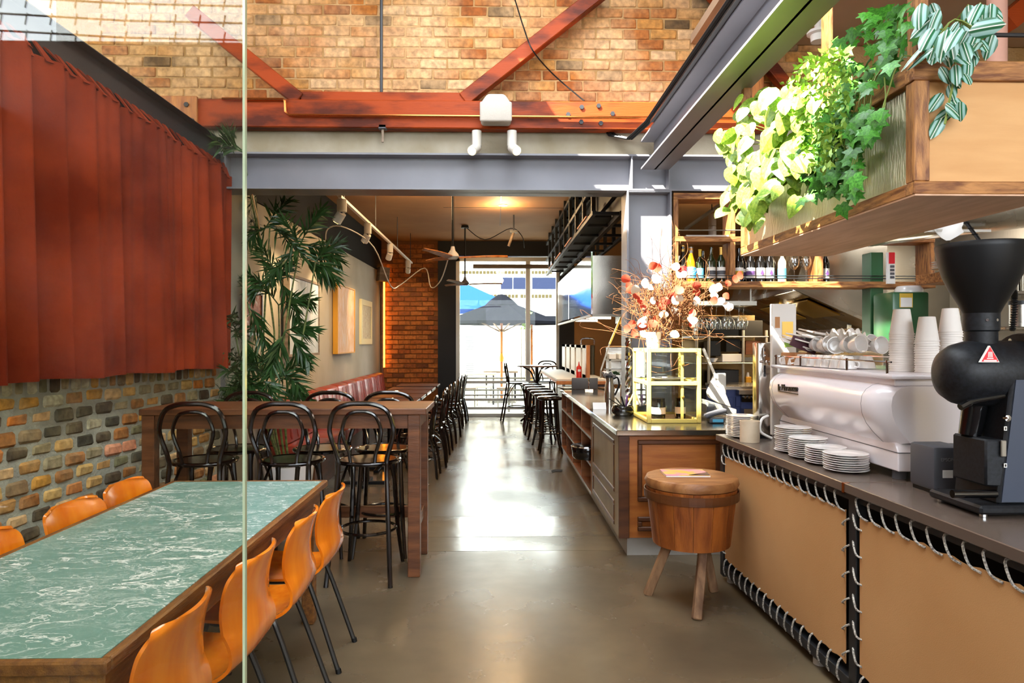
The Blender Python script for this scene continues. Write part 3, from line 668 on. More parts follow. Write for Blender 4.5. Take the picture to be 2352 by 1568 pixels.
# ---- dining tables and chairs along the banquette
dt = thing('dining_table', 'x', 'table', (0, 0, 0), 'small tables along the red banquette')
dtt = MB().box(-.36, -.31, .715, .36, .31, .75).build('tabletop', 'table_wood', dt, bevel=.004)
MB().box(-.362, -.312, .712, .362, .312, .737).build('edge_band', 'bent_black', dtt)
MB().cyl((0, 0, .03), (0, 0, .715), .035, n=12).build('pedestal', 'steel_black', dt)
MB().box(-.25, -.03, 0, .25, .03, .03).build('foot', 'steel_black', dt, bevel=.004); MB().box(-.03, -.25, 0, .03, .25, .032).build('foot', 'steel_black', dt, bevel=.004)
ys = [7.35, 8.2, 9.0, 9.78, 10.55, 11.35, 12.3]
words = ['nearest', 'second', 'third', 'fourth', 'fifth', 'sixth', 'farthest']
for i, y in enumerate(ys):
    o = dt if i == 0 else dup(dt, (0, 0, 0)); o.location = (-1.39, y, 0); o['label'] = '%s small brown table along the red banquette' % words[i]
dc = bentwood('bentwood_dining_chair', .47, .90, 'black dining chairs along the aisle', .2)
cy = [7.75, 8.45, 9.05, 9.75, 10.4, 11.1, 11.8, 12.5, 13.0]
w2 = ['first', 'second', 'third', 'fourth', 'fifth', 'sixth', 'seventh', 'eighth', 'ninth']
for i, y in enumerate(cy):
    o = dc if i == 0 else dup(dc, (0, 0, 0)); o.location = (-.90 + .01 * i + R.uniform(-.02, .02), y, 0); o.rotation_euler = (0, 0, pi / 2 + R.uniform(-.1, .1)); o['label'] = '%s black bentwood dining chair along the aisle, counted from the bar table' % w2[i]
# ---- banquette
bq = thing('banquette', 'long red leather banquette with stitched back under the paintings', 'bench', (-2.05, 10.2, 0))
MB().box(-2.33, 7.0, 0, -1.84, 13.4, .32).build('base', 'cabinet_dark', bq)
k = 0; y = 7.0
while y < 13.35:
    MB().box(-2.32, y + .003, .32, -1.80, y + .637, .46).build('seat_cushion', 'leather_red', bq, bevel=.03, seg=2)
    MB().prism([(-2.33, y + .003, .46), (-2.13, y + .003, .46), (-2.19, y + .003, .90), (-2.33, y + .003, .93)], (0, .634, 0)).build('back_cushion', 'leather_red', bq, bevel=.03, seg=2); bkc = COL.objects[-1]
    for j in (1, 2): MB().tube([(-2.128, y + .21 * j, .50), (-2.178, y + .21 * j, .87)], .005, 5).build('seam', 'leather_red', bkc)
    y += .64
# ---- paintings
def art(name, base, c2, c3, sc, st):
    m = bpy.data.materials.new(name); MATS[name] = m; t, p = nodes(m); N = t.nodes; K = t.links
    g = N.new('ShaderNodeTexCoord'); mp = N.new('ShaderNodeMapping'); mp.inputs['Scale'].default_value = st; K.new(g.outputs['Object'], mp.inputs[0])
    nz = N.new('ShaderNodeTexNoise'); nz.inputs['Scale'].default_value = sc; nz.inputs['Detail'].default_value = 5; nz.inputs['Distortion'].default_value = 1.2; K.new(mp.outputs[0], nz.inputs['Vector'])
    cr = N.new('ShaderNodeValToRGB'); e = cr.color_ramp.elements; e[0].position = .3; e[0].color = L(base); e[1].position = .72; e[1].color = L(c3); q = e.new(.52); q.color = L(c2)
    K.new(nz.outputs['Fac'], cr.inputs[0]); K.new(cr.outputs[0], p.inputs['Base Color']); p.inputs['Roughness'].default_value = .6
art('art_blue', '#8e9aa8', '#b4bcc4', '#d2d4d2', 2.2, (1, 2, .8)); art('art_peach', '#c48a52', '#d9ab78', '#d8c4b4', 4, (1, 4, 1)); art('art_small', '#b48a58', '#d8c8a0', '#8a4a2c', 9, (1, 3, 1)); art('art_brown', '#5a3420', '#a0583a', '#d8d0c0', 5, (1, 1, 2))
def picture(label, px0, px1, py0, py1, fm, am, fw=.02, th=.045, tilt=0):
    xw = -2.375
    a = PX(px0, py0, xw); b = PX(px1, py1, xw); ya, yb = a.y, b.y
    c_ = PX((px0 + px1) / 2, (py0 + py1) / 2, xw); hh = (py1 - py0) / FPX * (ya + yb) / 2
    z0, z1 = c_.z - hh / 2, c_.z + hh / 2
    t = thing('painting', label, 'painting', (xw, (ya + yb) / 2, z0))
    MB().box(xw - .005, ya + fw, z0 + fw, xw + th - .012, yb - fw, z1 - fw).build('canvas', am, t)
    for bx in ((ya, z0, yb, z0 + fw), (ya, z1 - fw, yb, z1), (ya, z0 + fw, ya + fw, z1 - fw), (yb - fw, z0 + fw, yb, z1 - fw)):
        MB().box(xw - .005, bx[0], bx[1], xw + th, bx[2], bx[3]).build('frame', fm, t, bevel=.002)
    return t
pa = picture('large pale blue-grey abstract painting behind the palm', 652, 724, 640, 816, 'timber_grey', 'art_blue', .03, .06)
for p_, q_, w_ in (((-2.322, 8.5, 1.66), (-2.322, 8.62, 1.85), .03), ((-2.322, 8.0, 1.5), (-2.322, 8.12, 1.7), .05)):
    pass
picture('tall peach and ochre abstract painting with a gilded edge', 765, 806, 658, 811, 'mustard', 'art_peach', .02, .07)
picture('small framed picture in a cream frame nearest the brick wall', 824, 849, 690, 790, 'frame_cream', 'art_small', .10, .05)
picture('brown framed print half hidden by palm fronds', 556, 598, 668, 770, 'cabinet_dark', 'art_brown', .03, .03)
# ---- palm in a ribbed white pot
pm_ = thing('potted_palm', 'tall slender palm with dark fronds in a ribbed white pot', 'plant', (-2.02, 6.72, 0))
pot = MB(); prof = [(.0, .0), (.20, 0), (.235, .30), (.24, .33), (.225, .33), (.21, .28), (0, .28)]
n = 48; vs = []; fs = []
for r, z in prof:
    for k in range(n): g = 2 * pi * k / n; q = r * (1 + (.025 if k % 2 else 0) * (.02 < z < .31)); vs.append((-2.02 + q * math.cos(g), 6.72 + q * math.sin(g), z))
for i in range(len(prof) - 1):
    for k in range(n): fs.append((i * n + k, i * n + (k + 1) % n, (i + 1) * n + (k + 1) % n, (i + 1) * n + k))
pot.add(vs, fs).build('pot', 'white_ceramic', pm_)
MB().lathe([(0, .275), (.208, .275), (.0, .285)], (-2.02, 6.72, 0), 24).build('soil', 'scuff', pm_)
rp = random.Random(8)
def frond(base, d, length, droop, nl=24, ll=.24, wid=.021):
    m = MB(); d = Vector(d).normalized(); pts = []
    for i in range(9):
        t = i / 8; pts.append(Vector(base) + d * length * t + Vector((0, 0, -droop * t * t)))
    m.tube(pts, [.006 * (1 - .8 * i / 8) + .001 for i in range(9)], 5)
    side = d.cross(Vector((0, 0, 1))); side = side.normalized() if side.length > .05 else Vector((1, 0, 0))
    for i in range(nl):
        t = .15 + .85 * i / (nl - 1); k = min(int(t * 8), 7); p0 = pts[k].lerp(pts[k + 1], t * 8 - k); ax = (pts[k + 1] - pts[k]).normalized()
        for sg in (-1, 1):
            l_ = ll * (1 - .65 * abs(t - .4)) * rp.uniform(.85, 1.1); ro = rp.uniform(-1.1, 1.1); sd_ = side * math.cos(ro) + ax.cross(side).normalized() * math.sin(ro); v = (ax * .75 + sd_ * sg * .8 + Vector((0, 0, rp.uniform(-.35, .05)))).normalized()
            nrm = v.cross(Vector((rp.uniform(-.4, .4), 1, rp.uniform(-.2, .6)))).normalized() * wid * .5; p1 = p0 + v * l_ * .45 + Vector((0, 0, -.004)); p2 = p0 + v * l_ + Vector((0, 0, -.25 * l_ * rp.random()))
            m.add([p0 - nrm * .3, p0 + nrm * .3, p1 + nrm, p1 - nrm, p2], [(0, 1, 2, 3), (3, 2, 4)])
    m.v = [(max(x, (-2.36 if y > 5.9 else W0.x + (y - W0.y) * .109 + .25)), y, z) for x, y, z in m.v]
    m.build('frond', 'leaf_palm', pm_, fixn=False)
def stem(pxs, Y, r=.012):
    pts = [PY(x, y, Y) for x, y in pxs]; pts = smooth_path([Vector((-2.02 + (pts[0].x + 2.02) * .3, 6.72, .28))] + pts, 4)
    m = MB(); m.tube(pts, [r * (1 - .5 * i / len(pts)) * (1.25 if i % 3 == 0 else 1) for i in range(len(pts))], 7); m.build('stem', 'palm_stem', pm_)
    return pts
st = [([(607, 930), (606, 760), (620, 520)], 6.72), ([(625, 930), (630, 760), (598, 560), (585, 430)], 6.8), ([(640, 930), (655, 760), (690, 560)], 6.65), ([(655, 920), (690, 800), (725, 600)], 6.6), ([(600, 930), (590, 800), (570, 700)], 6.55), ([(618, 930), (640, 820), (640, 700)], 6.9), ([(595, 930), (560, 860), (540, 760)], 6.45)]
for pxs, Y in st: stem(pxs, Y)
def fr_px(bx, by, ex, ey, Y, dY, length=None, droop=.12, nl=24, ll=.24):
    b_ = PY(bx, by, Y); e_ = PY(ex, ey, Y + dY); d = e_ - b_; frond(b_, d + Vector((0, 0, droop)), (d + Vector((0, 0, droop))).length, droop, nl, ll)
for q in [(620, 520, 700, 590, 6.72, -.2), (620, 520, 560, 560, 6.72, -.2), (690, 560, 780, 600, 6.65, .2), (690, 560, 740, 480, 6.65, .1), (725, 600, 775, 560, 6.6, .2), (690, 570, 620, 640, 6.65, -.2), (640, 700, 560, 620, 6.7, -.2), (640, 700, 715, 690, 6.7, .1), (570, 700, 535, 640, 6.55, -.1), (570, 700, 610, 790, 6.55, .0), (598, 560, 535, 500, 6.8, -.1), (585, 450, 515, 480, 6.8, -.15), (600, 540, 660, 460, 6.8, .2), (655, 760, 620, 860, 6.5, -.1), (655, 760, 710, 830, 6.5, .1), (620, 640, 545, 700, 6.6, .0), (690, 590, 755, 640, 6.65, .1), (640, 640, 690, 740, 6.7, .1), (610, 660, 660, 600, 6.7, .2),
          (640, 900, 710, 925, 6.5, .1), (630, 880, 700, 830, 6.6, .1), (600, 900, 520, 850, 6.5, -.9), (590, 880, 500, 930, 6.4, -.8), (610, 870, 560, 815, 6.5, .0), (650, 880, 600, 820, 6.7, .1), (575, 900, 490, 895, 6.45, -.85), (640, 860, 690, 890, 6.5, -.1), (600, 870, 640, 930, 6.4, -.1), (560, 880, 520, 930, 6.3, -.7), (560, 790, 515, 720, 6.45, -.6), (540, 760, 575, 850, 6.45, 0), (590, 890, 545, 935, 6.4, -.5), (620, 880, 580, 930, 6.4, -.3), (600, 860, 510, 810, 6.4, -.7), (640, 640, 590, 560, 6.7, 0), (690, 570, 650, 500, 6.65, .1), (725, 600, 770, 640, 6.6, .1), (655, 760, 720, 760, 6.6, .1)]: fr_px(*q)
fr_px(560, 350, 470, 320, 5.7, -.2, droop=.05, nl=24, ll=.26); fr_px(555, 345, 490, 300, 5.75, .0, droop=.04)
MB().tube(smooth_path([PY(598, 560, 6.8), PY(572, 430, 6.3), PY(560, 350, 5.72)], 4), .008, 6).build('stem', 'palm_stem', pm_)
pl_ = MB()
for k in range(26):
    a_ = PY(578 + rp.uniform(-4, 4), 385 + rp.uniform(-22, 10), 6.2); pl_.tube([a_, a_ + Vector((rp.uniform(-.02, .05), 0, -rp.uniform(.08, .2)))], [.004, .001], 4)
pl_.tube([PY(574, 362, 6.2), PY(578, 440, 6.2), PY(592, 500, 6.5), PY(600, 560, 6.75)], .007, 6); pl_.build('dry_plume', 'sauce_tan', pm_)
# ================================================================== ISLAND, COFFEE BAR
IX = .86; IY = 4.80; IT = .90
isl = thing('island_counter', 'wood-panelled island counter with open shelves facing the aisle', 'counter', (1.5, 6.9, 0))
IX1 = 2.05
MB().box(.93, IY + .06, 0, IX1, 9.0, .135).build('plinth', 'plinth', isl)
MB().box(IX + .02, IY + .02, .135, IX1, 6.19, .86).build('body', 'cabinet_wood', isl)
MB().box(1.32, 6.2, .135, IX1, 9.0, .86).build('body', 'cabinet_dark', isl)
MB().box(IX, IY, .135, IX + .075, IY + .02, .86).build('corner_stile', 'cabinet_dark', isl, bevel=.003)
def moulding(x0, z0, x1, z1, y, w=.032, th=.022):      # frame on the front face
    for b in ((x0, z0, x1, z0 + w), (x0, z1 - w, x1, z1), (x0, z0 + w, x0 + w, z1 - w), (x1 - w, z0 + w, x1, z1 - w)):
        MB().box(b[0], y - th, b[1], b[2], y, b[3]).build('moulding', 'cabinet_dark', isl, bevel=.006)
fx0, fx1 = PY(1465, 1100, IY).x, PY(1655, 1100, IY).x
moulding(fx0, PY(1500, 1152, IY).z, fx1, PY(1500, 1010, IY).z, IY + .02); moulding(fx0, PY(1500, 1220, IY).z, fx1, PY(1500, 1187, IY).z, IY + .02)
MB().box(fx0 + .03, IY + .012, PY(1500, 1150, IY).z + .03, fx1 - .03, IY + .02, PY(1500, 1012, IY).z - .03).build('panel', 'cabinet_wood', isl)
for zz in ((.80, .42), (.36, .18)):
    for b in ((5.0, zz[1], 6.1, zz[1] + .03), (5.0, zz[0] - .03, 6.1, zz[0]), (5.0, zz[1] + .03, 5.03, zz[0] - .03), (6.07, zz[1] + .03, 6.1, zz[0] - .03)):
        MB().box(IX - .002, b[0], b[1], IX + .022, b[2], b[3]).build('moulding', 'cabinet_dark', isl, bevel=.005)
    MB().box(IX + .012, 5.03, zz[1] + .03, IX + .02, 6.07, zz[0] - .03).build('panel', 'cabinet_side', isl)
MB().box(IX + .004, IY + .02, .135, IX + .02, 6.19, .86).build('side_skin', 'cabinet_side', isl)
divs = [6.2, 6.91, 7.7, 8.36, 8.98]
for y in divs: MB().box(IX, y, .135, 1.32, y + .022, .86).build('divider', 'shelf_wood', isl)
for z in (.135, .385, .63, .84): MB().box(IX, 6.22, z, 1.32, 8.98, z + .02).build('shelf', 'shelf_wood', isl)
for z in (.155, .405, .65): MB().box(IX - .004, 6.2, z - .02, IX, 9.0, z).build('shelf_edge', 'aluminium', isl)
ist = tag(MB().box(.838, IY - .03, .861, IX1 + .02, 9.02, IT).build('island_worktop', 'bench_steel', bevel=.004), 'polished stainless steel worktop on the island counter', 'worktop')
# things on the island shelves
rs = random.Random(21)
def book(x, y, z, h, d, w, mat, label):
    t = thing('book', label, 'book', (x + d / 2, y + w / 2, z), 'books on the island shelves')
    MB().box(x, y, z, x + d, y + w, z + h).build('cover', mat, t, bevel=.002); MB().box(x + .004, y + .003, z + .004, x + d + .001, y + w - .003, z + h - .004).build('pages', 'paper_white', t)
cols = ['paper_white', 'label_blue', 'grey_plastic', 'label_purple', 'brown_card', 'red_label']
y = 7.02
for i in range(5):
    w = .022 + .008 * i % .02; book(IX + .04, y, .651, .17 - .008 * i, .15, w, cols[i], ('white', 'light blue', 'dark grey', 'purple', 'tan')[i] + ' book on the top shelf of the island'); y += w + .004
tag(MB().box(IX + .03, 7.95, .651, IX + .15, 8.07, .83).build('carton', 'label_blue', bevel=.003), 'blue and white carton on the island shelf', 'carton')
tub = thing('black_tub', 'round black tub standing out from the island shelf', 'tub', (.87, 6.53, .406))
MB().lathe([(0, .406), (.13, .406), (.15, .43), (.155, .52), (.145, .535), (0, .54)], (.875, 6.53, 0), 28).build('body', 'black_gloss', tub, smooth=50)
MB().tube([(.875 + .157 * math.cos(g), 6.53 + .157 * math.sin(g), .525) for g in [2 * pi * i / 28 for i in range(28)]], .006, 6, closed=True).build('rim', 'chrome', tub)
# ---- display case
c0 = PZ(1487, 972, IT); c1 = PZ(1612, 972, IT)
dx0, dx1, dy0, dy1 = c0.x, c1.x, c0.y, c0.y + .56; dz0, dz1 = IT + .001, PY(1550, 800, c0.y).z
dcs = thing('display_case', 'two-tier glass display case with pale gold frame on the worktop', 'display case', ((dx0 + dx1) / 2, (dy0 + dy1) / 2, dz0))
w = .03
for x in (dx0, dx1 - w):
    for y in (dy0, dy1 - w): MB().box(x, y, dz0, x + w, y + w, dz1).build('post', 'case_gold', dcs, bevel=.003)
zm = PY(1550, 885, c0.y).z
for z in (dz0, zm, dz1 - w):
    for y in (dy0, dy1 - w): MB().box(dx0 + w, y, z, dx1 - w, y + w, z + w).build('rail', 'case_gold', dcs, bevel=.003)
    for x in (dx0, dx1 - w): MB().box(x, dy0 + w, z, x + w, dy1 - w, z + w).build('rail', 'case_gold', dcs, bevel=.003)
MB().box(dx0 + w, dy0 + w, zm + .01, dx1 - w, dy1 - w, zm + .02).build('shelf', 'brass', dcs)
MB().box(dx0 + w, dy0 + w, dz0, dx1 - w, dy1 - w, dz0 + .012).build('base_board', 'timber_warm', dcs)
for bx in ((dx0 + w, dy0 + .012, dx1 - w, dy0 + .016), (dx0 + w, dy1 - .016, dx1 - w, dy1 - .012), (dx0 + .012, dy0 + w, dx0 + .016, dy1 - w), (dx1 - .016, dy0 + w, dx1 - .012, dy1 - w)):
    MB().box(bx[0], bx[1], dz0 + w, bx[2], bx[3], dz1 - w).build('pane', 'glass_clear', dcs)
dst = MB().box(dx0 + .26, dy0 + .014, dz0 + w, dx0 + .28, dy0 + .024, dz1 - w).build('door_stile', 'case_gold', dcs)
for zz in (zm + .16, dz0 + .2): MB().lathe([(0, 0), (.010, 0), (.012, .018), (0, .022)], (dx0 + .27, dy0 + .012, zz), 10, Matrix.Rotation(pi / 2, 3, 'X')).build('door_knob', 'brass', dst)
def cake(x, y, z, r, h, lab, mat):
    t = thing('cake_jar', lab, 'jar', (x, y, z), 'jars in the display case'); MB().lathe([(0, z), (r, z), (r, z + h), (r * .9, z + h + .01), (0, z + h + .01)], (x, y, 0), 18).build('body', mat, t)
    MB().lathe([(r + .002, z + h * .3), (r + .002, z + h * .7)], (x, y, 0), 18).build('band', 'paper_white', t); MB().lathe([(0, z + h + .01), (r * .95, z + h + .01), (r * .95, z + h + .03), (0, z + h + .035)], (x, y, 0), 18).build('lid', 'black_gloss', t)
cake(dx0 + .13, dy0 + .2, dz0 + .013, .055, .13, 'wide dark jar with white bands in the lower tier of the display case', 'bottle_dark'); cake(dx0 + .31, dy0 + .22, dz0 + .013, .04, .13, 'narrow dark jar with white bands in the lower tier of the display case', 'bottle_dark')
tag(MB().lathe([(0, zm + .021), (.10, .021 + zm), (.14, zm + .045), (.135, zm + .047), (.09, zm + .03), (0, zm + .03)], (dx0 + .22, dy0 + .26, 0), 24).build('cake_plate', 'white_ceramic', smooth=50), 'white plate on the upper tier of the display case', 'plate')
# ---- dried flower arrangement in a white wrapped pot on the case
vx, vy, vz = PY(1502, 800, dy0 + .14).x, dy0 + .16, dz1 + .001
da = thing('dried_arrangement', 'wild dried flower arrangement with red and white leaf discs in a white pot', 'dried flowers', (vx, vy, vz))
MB().lathe([(0, vz), (.05, vz), (.055, vz + .05), (.062, vz + .115), (.066, vz + .125), (.058, vz + .125), (.05, vz + .05), (0, vz + .04)], (vx, vy, 0), 20).build('pot', 'white_ceramic', da)
rd = random.Random(5); base = Vector((vx, vy, vz + .06)); tw = MB(); tips = []
for k in range(420):
    a1, el = rd.uniform(0, 2 * pi), rd.uniform(-.15, 1.5); l_ = rd.uniform(.2, .62)
    d = Vector((math.cos(a1) * math.cos(el), math.sin(a1) * math.cos(el) * .55, math.sin(el)))
    c_ = base + Vector((.12, .06, .22)) if k > 60 else base + Vector((0, 0, .05))
    p0 = base if k < 40 else c_ + Vector((rd.gauss(0, .11), rd.gauss(0, .06), rd.gauss(0, .10)))
    if k >= 40: l_ *= .55
    p1 = p0 + d * l_ * .5 + Vector((rd.gauss(0, .05), rd.gauss(0, .03), rd.gauss(0, .05))); p2 = p0 + d * l_ + Vector((rd.gauss(0, .07), rd.gauss(0, .04), rd.gauss(0, .07)))
    tw.tube(smooth_path([p0, p1, p2, p2 + Vector((rd.gauss(0, .04), rd.gauss(0, .02), rd.gauss(0, .05)))], 3), [.0024, .002, .002, .0018, .0016, .0014, .0012, .0012, .001, .0008], 4); tips.append(p2)
o = tw.build('twigs', 'dried', da, fixn=False); o['kind'] = 'stuff'
for k in range(7):
    m = MB(); p0 = base + Vector((rd.uniform(-.03, .1), rd.uniform(-.03, .05), .0)); pts = [p0]
    for j in range(4): pts.append(pts[-1] + Vector((rd.gauss(.03, .06), rd.gauss(0, .03), .13)))
    m.tube(smooth_path(pts, 3), .006, 5); m.build('branch', 'dried', da)
disc = {}
for nm, mt in (('red_leaf', 'dried_red'), ('white_leaf', 'dried_white')):
    m = MB(); prof = [(.0, 0, 0)] + [(.026 * math.cos(g) * (1 + .15 * math.sin(2 * g)), .024 * math.sin(g), .006 * math.sin(2 * g)) for g in [2 * pi * i / 12 for i in range(12)]]
    m.add(prof, [(0, i, i % 12 + 1) for i in range(1, 13)]); disc[nm] = m.mesh(nm, mt, fixn=False)
px_d = [(1437, 640, 0), (1445, 655, 0), (1450, 665, 0), (1470, 690, 0), (1478, 700, 0), (1462, 680, 0), (1500, 610, 0), (1510, 615, 0), (1600, 670, 0), (1640, 690, 0), (1690, 640, 0), (1700, 632, 0), (1672, 650, 0), (1668, 680, 0), (1440, 755, 0), (1452, 745, 0), (1458, 765, 0), (1500, 742, 0), (1505, 735, 0), (1485, 720, 0), (1590, 720, 0), (1600, 655, 0), (1545, 680, 0), (1530, 690, 0), (1560, 665, 0), (1590, 745, 0), (1475, 750, 0), (1520, 700, 0),
        (1458, 665, 1), (1482, 650, 1), (1495, 660, 1), (1508, 640, 1), (1552, 612, 1), (1560, 630, 1), (1570, 630, 1), (1640, 680, 1), (1650, 660, 1), (1655, 690, 1), (1668, 700, 1), (1675, 705, 1), (1550, 690, 1), (1560, 685, 1), (1515, 705, 1), (1525, 722, 1), (1550, 715, 1), (1475, 742, 1), (1478, 765, 1), (1550, 768, 1), (1590, 735, 1), (1480, 735, 1), (1640, 665, 1), (1600, 690, 1), (1500, 690, 1)]
for x, y, k in px_d:
    p = PY(x, y, vy + rd.uniform(-.22, .02)); nm = ('red_leaf', 'white_leaf')[k]
    o = inst(nm, disc[nm], da); o.matrix_local = Matrix.Translation(p - Vector((vx, vy, vz))) @ Euler((pi / 2 + rd.uniform(-.5, .5), rd.uniform(-.4, .4), rd.uniform(-.6, .6))).to_matrix().to_4x4() @ Matrix.Rotation(rd.uniform(0, 6.3), 4, 'Z') @ Matrix.Scale(rd.uniform(1.0, 1.6), 4)
# ---- jugs, pan, signs on the worktop
def jug(px, py, h, r, lab, handle=True):
    p = PZ(px, py, IT + .001); t = thing('coffee_jug', lab, 'jug', tuple(p), 'steel jugs on the island'); z = p.z
    MB().lathe([(0, z), (r, z), (r * 1.02, z + h * .35), (r * .95, z + h * .6), (r * .72, z + h * .82), (r * .74, z + h * .95), (r * .8, z + h), (0, z + h)], (p.x, p.y, 0), 24).build('body', 'stainless', t, smooth=50)
    MB().lathe([(r * .82, z + h), (r * .8, z + h + .02), (0, z + h + .025)], (p.x, p.y, 0), 20).build('lid', 'steel_dark', t)
    if handle: MB().tube(smooth_path([(p.x + r * .75, p.y, z + h * .95), (p.x + r * 1.6, p.y, z + h * 1.0), (p.x + r * 1.9, p.y, z + h * .7), (p.x + r * 1.05, p.y, z + h * .3)], 4), .010, 6).build('handle', 'steel_black', t)
    return p
pj = jug(1400, 925, .255, .050, 'tall stainless steel coffee jug under a green and white cloth'); jug(1434, 920, .22, .045, 'second stainless jug beside the display case')
cl = MB(); rc = random.Random(9)
cl.grid(lambda u, v: (pj.x - .07 + .12 * u + .01 * math.sin(9 * v), pj.y - .06 + .12 * v, IT + .285 + .03 * math.sin(3 * u + 4 * v) + .012 * math.sin(13 * u)), 10, 10, .004)
tag(cl.build('cleaning_cloth', 'paper_white', smooth=70), 'crumpled white cloth draped over the steel jug', 'cloth')
cg = MB(); cg.grid(lambda u, v: (pj.x + .02 + .08 * u, pj.y - .05 + .06 * v, IT + .305 + .02 * math.sin(4 * u + 3 * v)), 8, 6, .004); tag(cg.build('green_cloth', 'green_enamel', smooth=70), 'small green cloth lying on the white cloth', 'cloth')
pp = PZ(1436, 953, IT + .001); pn = thing('sauce_pan', 'black rounded pan holding tools beside the display case', 'pan', tuple(pp))
MB().lathe([(0, pp.z), (.075, pp.z), (.098, pp.z + .03), (.095, pp.z + .055), (.085, pp.z + .075), (.09, pp.z + .082), (.08, pp.z + .08), (.07, pp.z + .03), (0, pp.z + .02)], (pp.x - .02, pp.y, 0), 26).build('bowl', 'black_gloss', pn, smooth=50)
for k in range(5): MB().bar((pp.x - .03 + .012 * k, pp.y, pp.z + .07), (pp.x - .14 + .05 * k, pp.y - .04, pp.z + .14 + .01 * k), .014, .006).build('tool', ('black_plastic', 'chrome', 'black_plastic', 'label_purple', 'paper_white')[k], pn)
ps = PZ(1375, 940, IT + .001); tag(MB().prism([(ps.x - .05, ps.y, ps.z), (ps.x + .07, ps.y, ps.z), (ps.x + .07, ps.y + .03, ps.z + .06), (ps.x - .05, ps.y + .03, ps.z + .06)], (0, .006, 0)).build('table_sign', 'paper_white'), 'small white card sign standing on the steel worktop', 'sign')
sk = thing('bench_sink', 'dark oval sink insert with a tap in the worktop', 'sink', (1.145, 8.8, IT + .001))
q = Vector((1.145, 8.86, IT + .001)); MB().obb((q.x, q.y, q.z + .075), (.34, .02, .15), (.1, 0, 0)).build('splash_panel', 'grey_plastic', sk, bevel=.03, seg=2)
MB().tube(smooth_path([(q.x + .02, q.y - .25, IT), (q.x + .02, q.y - .25, IT + .12), (q.x + .02, q.y - .20, IT + .15)], 4), .008, 8).build('tap', 'chrome', sk); MB().tube([(q.x - .03, q.y - .26, IT + .006), (q.x + .07, q.y - .26, IT + .006)], .012, 8).build('tap_base', 'chrome', sk)
for k, (px, py, lab) in enumerate(((1300, 892, 'left folded steel tray on the far end of the island'), (1392, 893, 'right folded steel tray beside the sink'))):
    q = PZ(px, py, IT + .001); m = MB(); m.obb((q.x, q.y, IT + .012), (.16, .22, .02), (0, 0, .3)); tag(m.build('steel_tray', 'stainless', bevel=.006), lab, 'tray', 'steel trays on the island')
# EFTPOS terminal, POS screen
q = PZ(1640, 972, IT + .001); ep = thing('card_terminal', 'grey card payment terminal on its stand at the worktop corner', 'card terminal', tuple(q))
MB().box(q.x - .03, q.y - .0, q.z, q.x + .085, q.y + .10, q.z + .04).build('stand', 'grey_plastic', ep, bevel=.008); MB().obb((q.x + .02, q.y + .05, q.z + .072), (.18, .085, .03), (0, -.28, .1)).build('handset', 'grey_plastic', ep, bevel=.01); MB().obb((q.x + .03, q.y - .002, q.z + .02), (.08, .004, .022)).build('screen', 'label_blue', ep)
MB().tube(smooth_path([(q.x + .08, q.y + .05, q.z + .09), (q.x + .13, q.y + .06, q.z + .06), (q.x + .12, q.y + .05, q.z + .02)], 4), .003, 5).build('cable', 'steel_black', ep)
q = PZ(1660, 945, IT + .001); Yp = 5.5
pos = thing('pos_screen', 'white point-of-sale screen on a tapered stand seen from behind', 'monitor', (PY(1665, 940, Yp).x, Yp, IT))
a_ = [PY(1642, 857, Yp), PY(1668, 857, Yp), PY(1668, 905, Yp), PY(1680, 935, Yp), PY(1650, 925, Yp), PY(1628, 912, Yp), PY(1624, 900, Yp)]
MB().prism(a_, (0, .03, 0)).build('screen_back', 'white_paint', pos, bevel=.006)
g_ = [PY(1622, 918, Yp - .02), PY(1692, 940, Yp - .02), PY(1692, 957, Yp - .02), PY(1622, 948, Yp - .02)]
MB().prism(g_, (0, .14, 0)).build('stand', 'concrete_grey', pos, bevel=.004)
MB().bar(PY(1615, 800, Yp + .1), PY(1642, 862, Yp + .1), .02, .02, (0, 1, 0)).build('arm', 'white_paint', pos); MB().obb(PY(1632, 938, Yp - .03), (.05, .02, .08), (.2, .2, 0)).build('card_reader', 'grey_plastic', pos)
# ---- raised bar with marble top, divider and stools
rbm = thing('raised_bar', 'raised bar with white marble top and wooden edge by the window', 'counter', (1.15, 11, 0))
zr = 1.01
MB().box(.82, 9.3, zr - .03, 1.5, 12.55, zr).build('bar_top', 'white_paint', rbm, bevel=.004); MB().box(.815, 9.28, zr - .075, 1.5, 9.33, zr - .031).build('edge_board', 'timber_warm', rbm, bevel=.004); MB().box(.815, 9.33, zr - .06, .835, 12.55, zr - .031).build('edge_board', 'timber_warm', rbm)
MB().box(1.12, 9.4, 0, 1.5, 12.55, zr - .075).build('bar_front', 'cabinet_dark', rbm); MB().box(.9, 9.36, zr - .3, .94, 9.5, zr - .075).build('bracket', 'aluminium', rbm)
dv = thing('slotted_divider', 'white slotted pass divider with a wooden end on the raised bar', 'screen', (1.24, 11.2, zr))
MB().box(1.2, 9.12, zr + .001, 1.25, 9.2, 1.47).build('end_board', 'timber_warm', dv)
ysl = [9.2, 9.55, 9.72, 10.3, 10.5, 11.0, 11.2, 11.75, 11.95, 12.5]
for i in range(0, 10, 2): MB().box(1.2, ysl[i], zr + .001, 1.23, ysl[i + 1], 1.47).build('slat', 'white_paint', dv)
MB().box(1.2, 9.2, 1.43, 1.232, 12.5, 1.47).build('top_rail', 'white_paint', dv); MB().box(1.2, 9.2, zr + .001, 1.232, 12.5, zr + .06).build('bottom_rail', 'white_paint', dv)
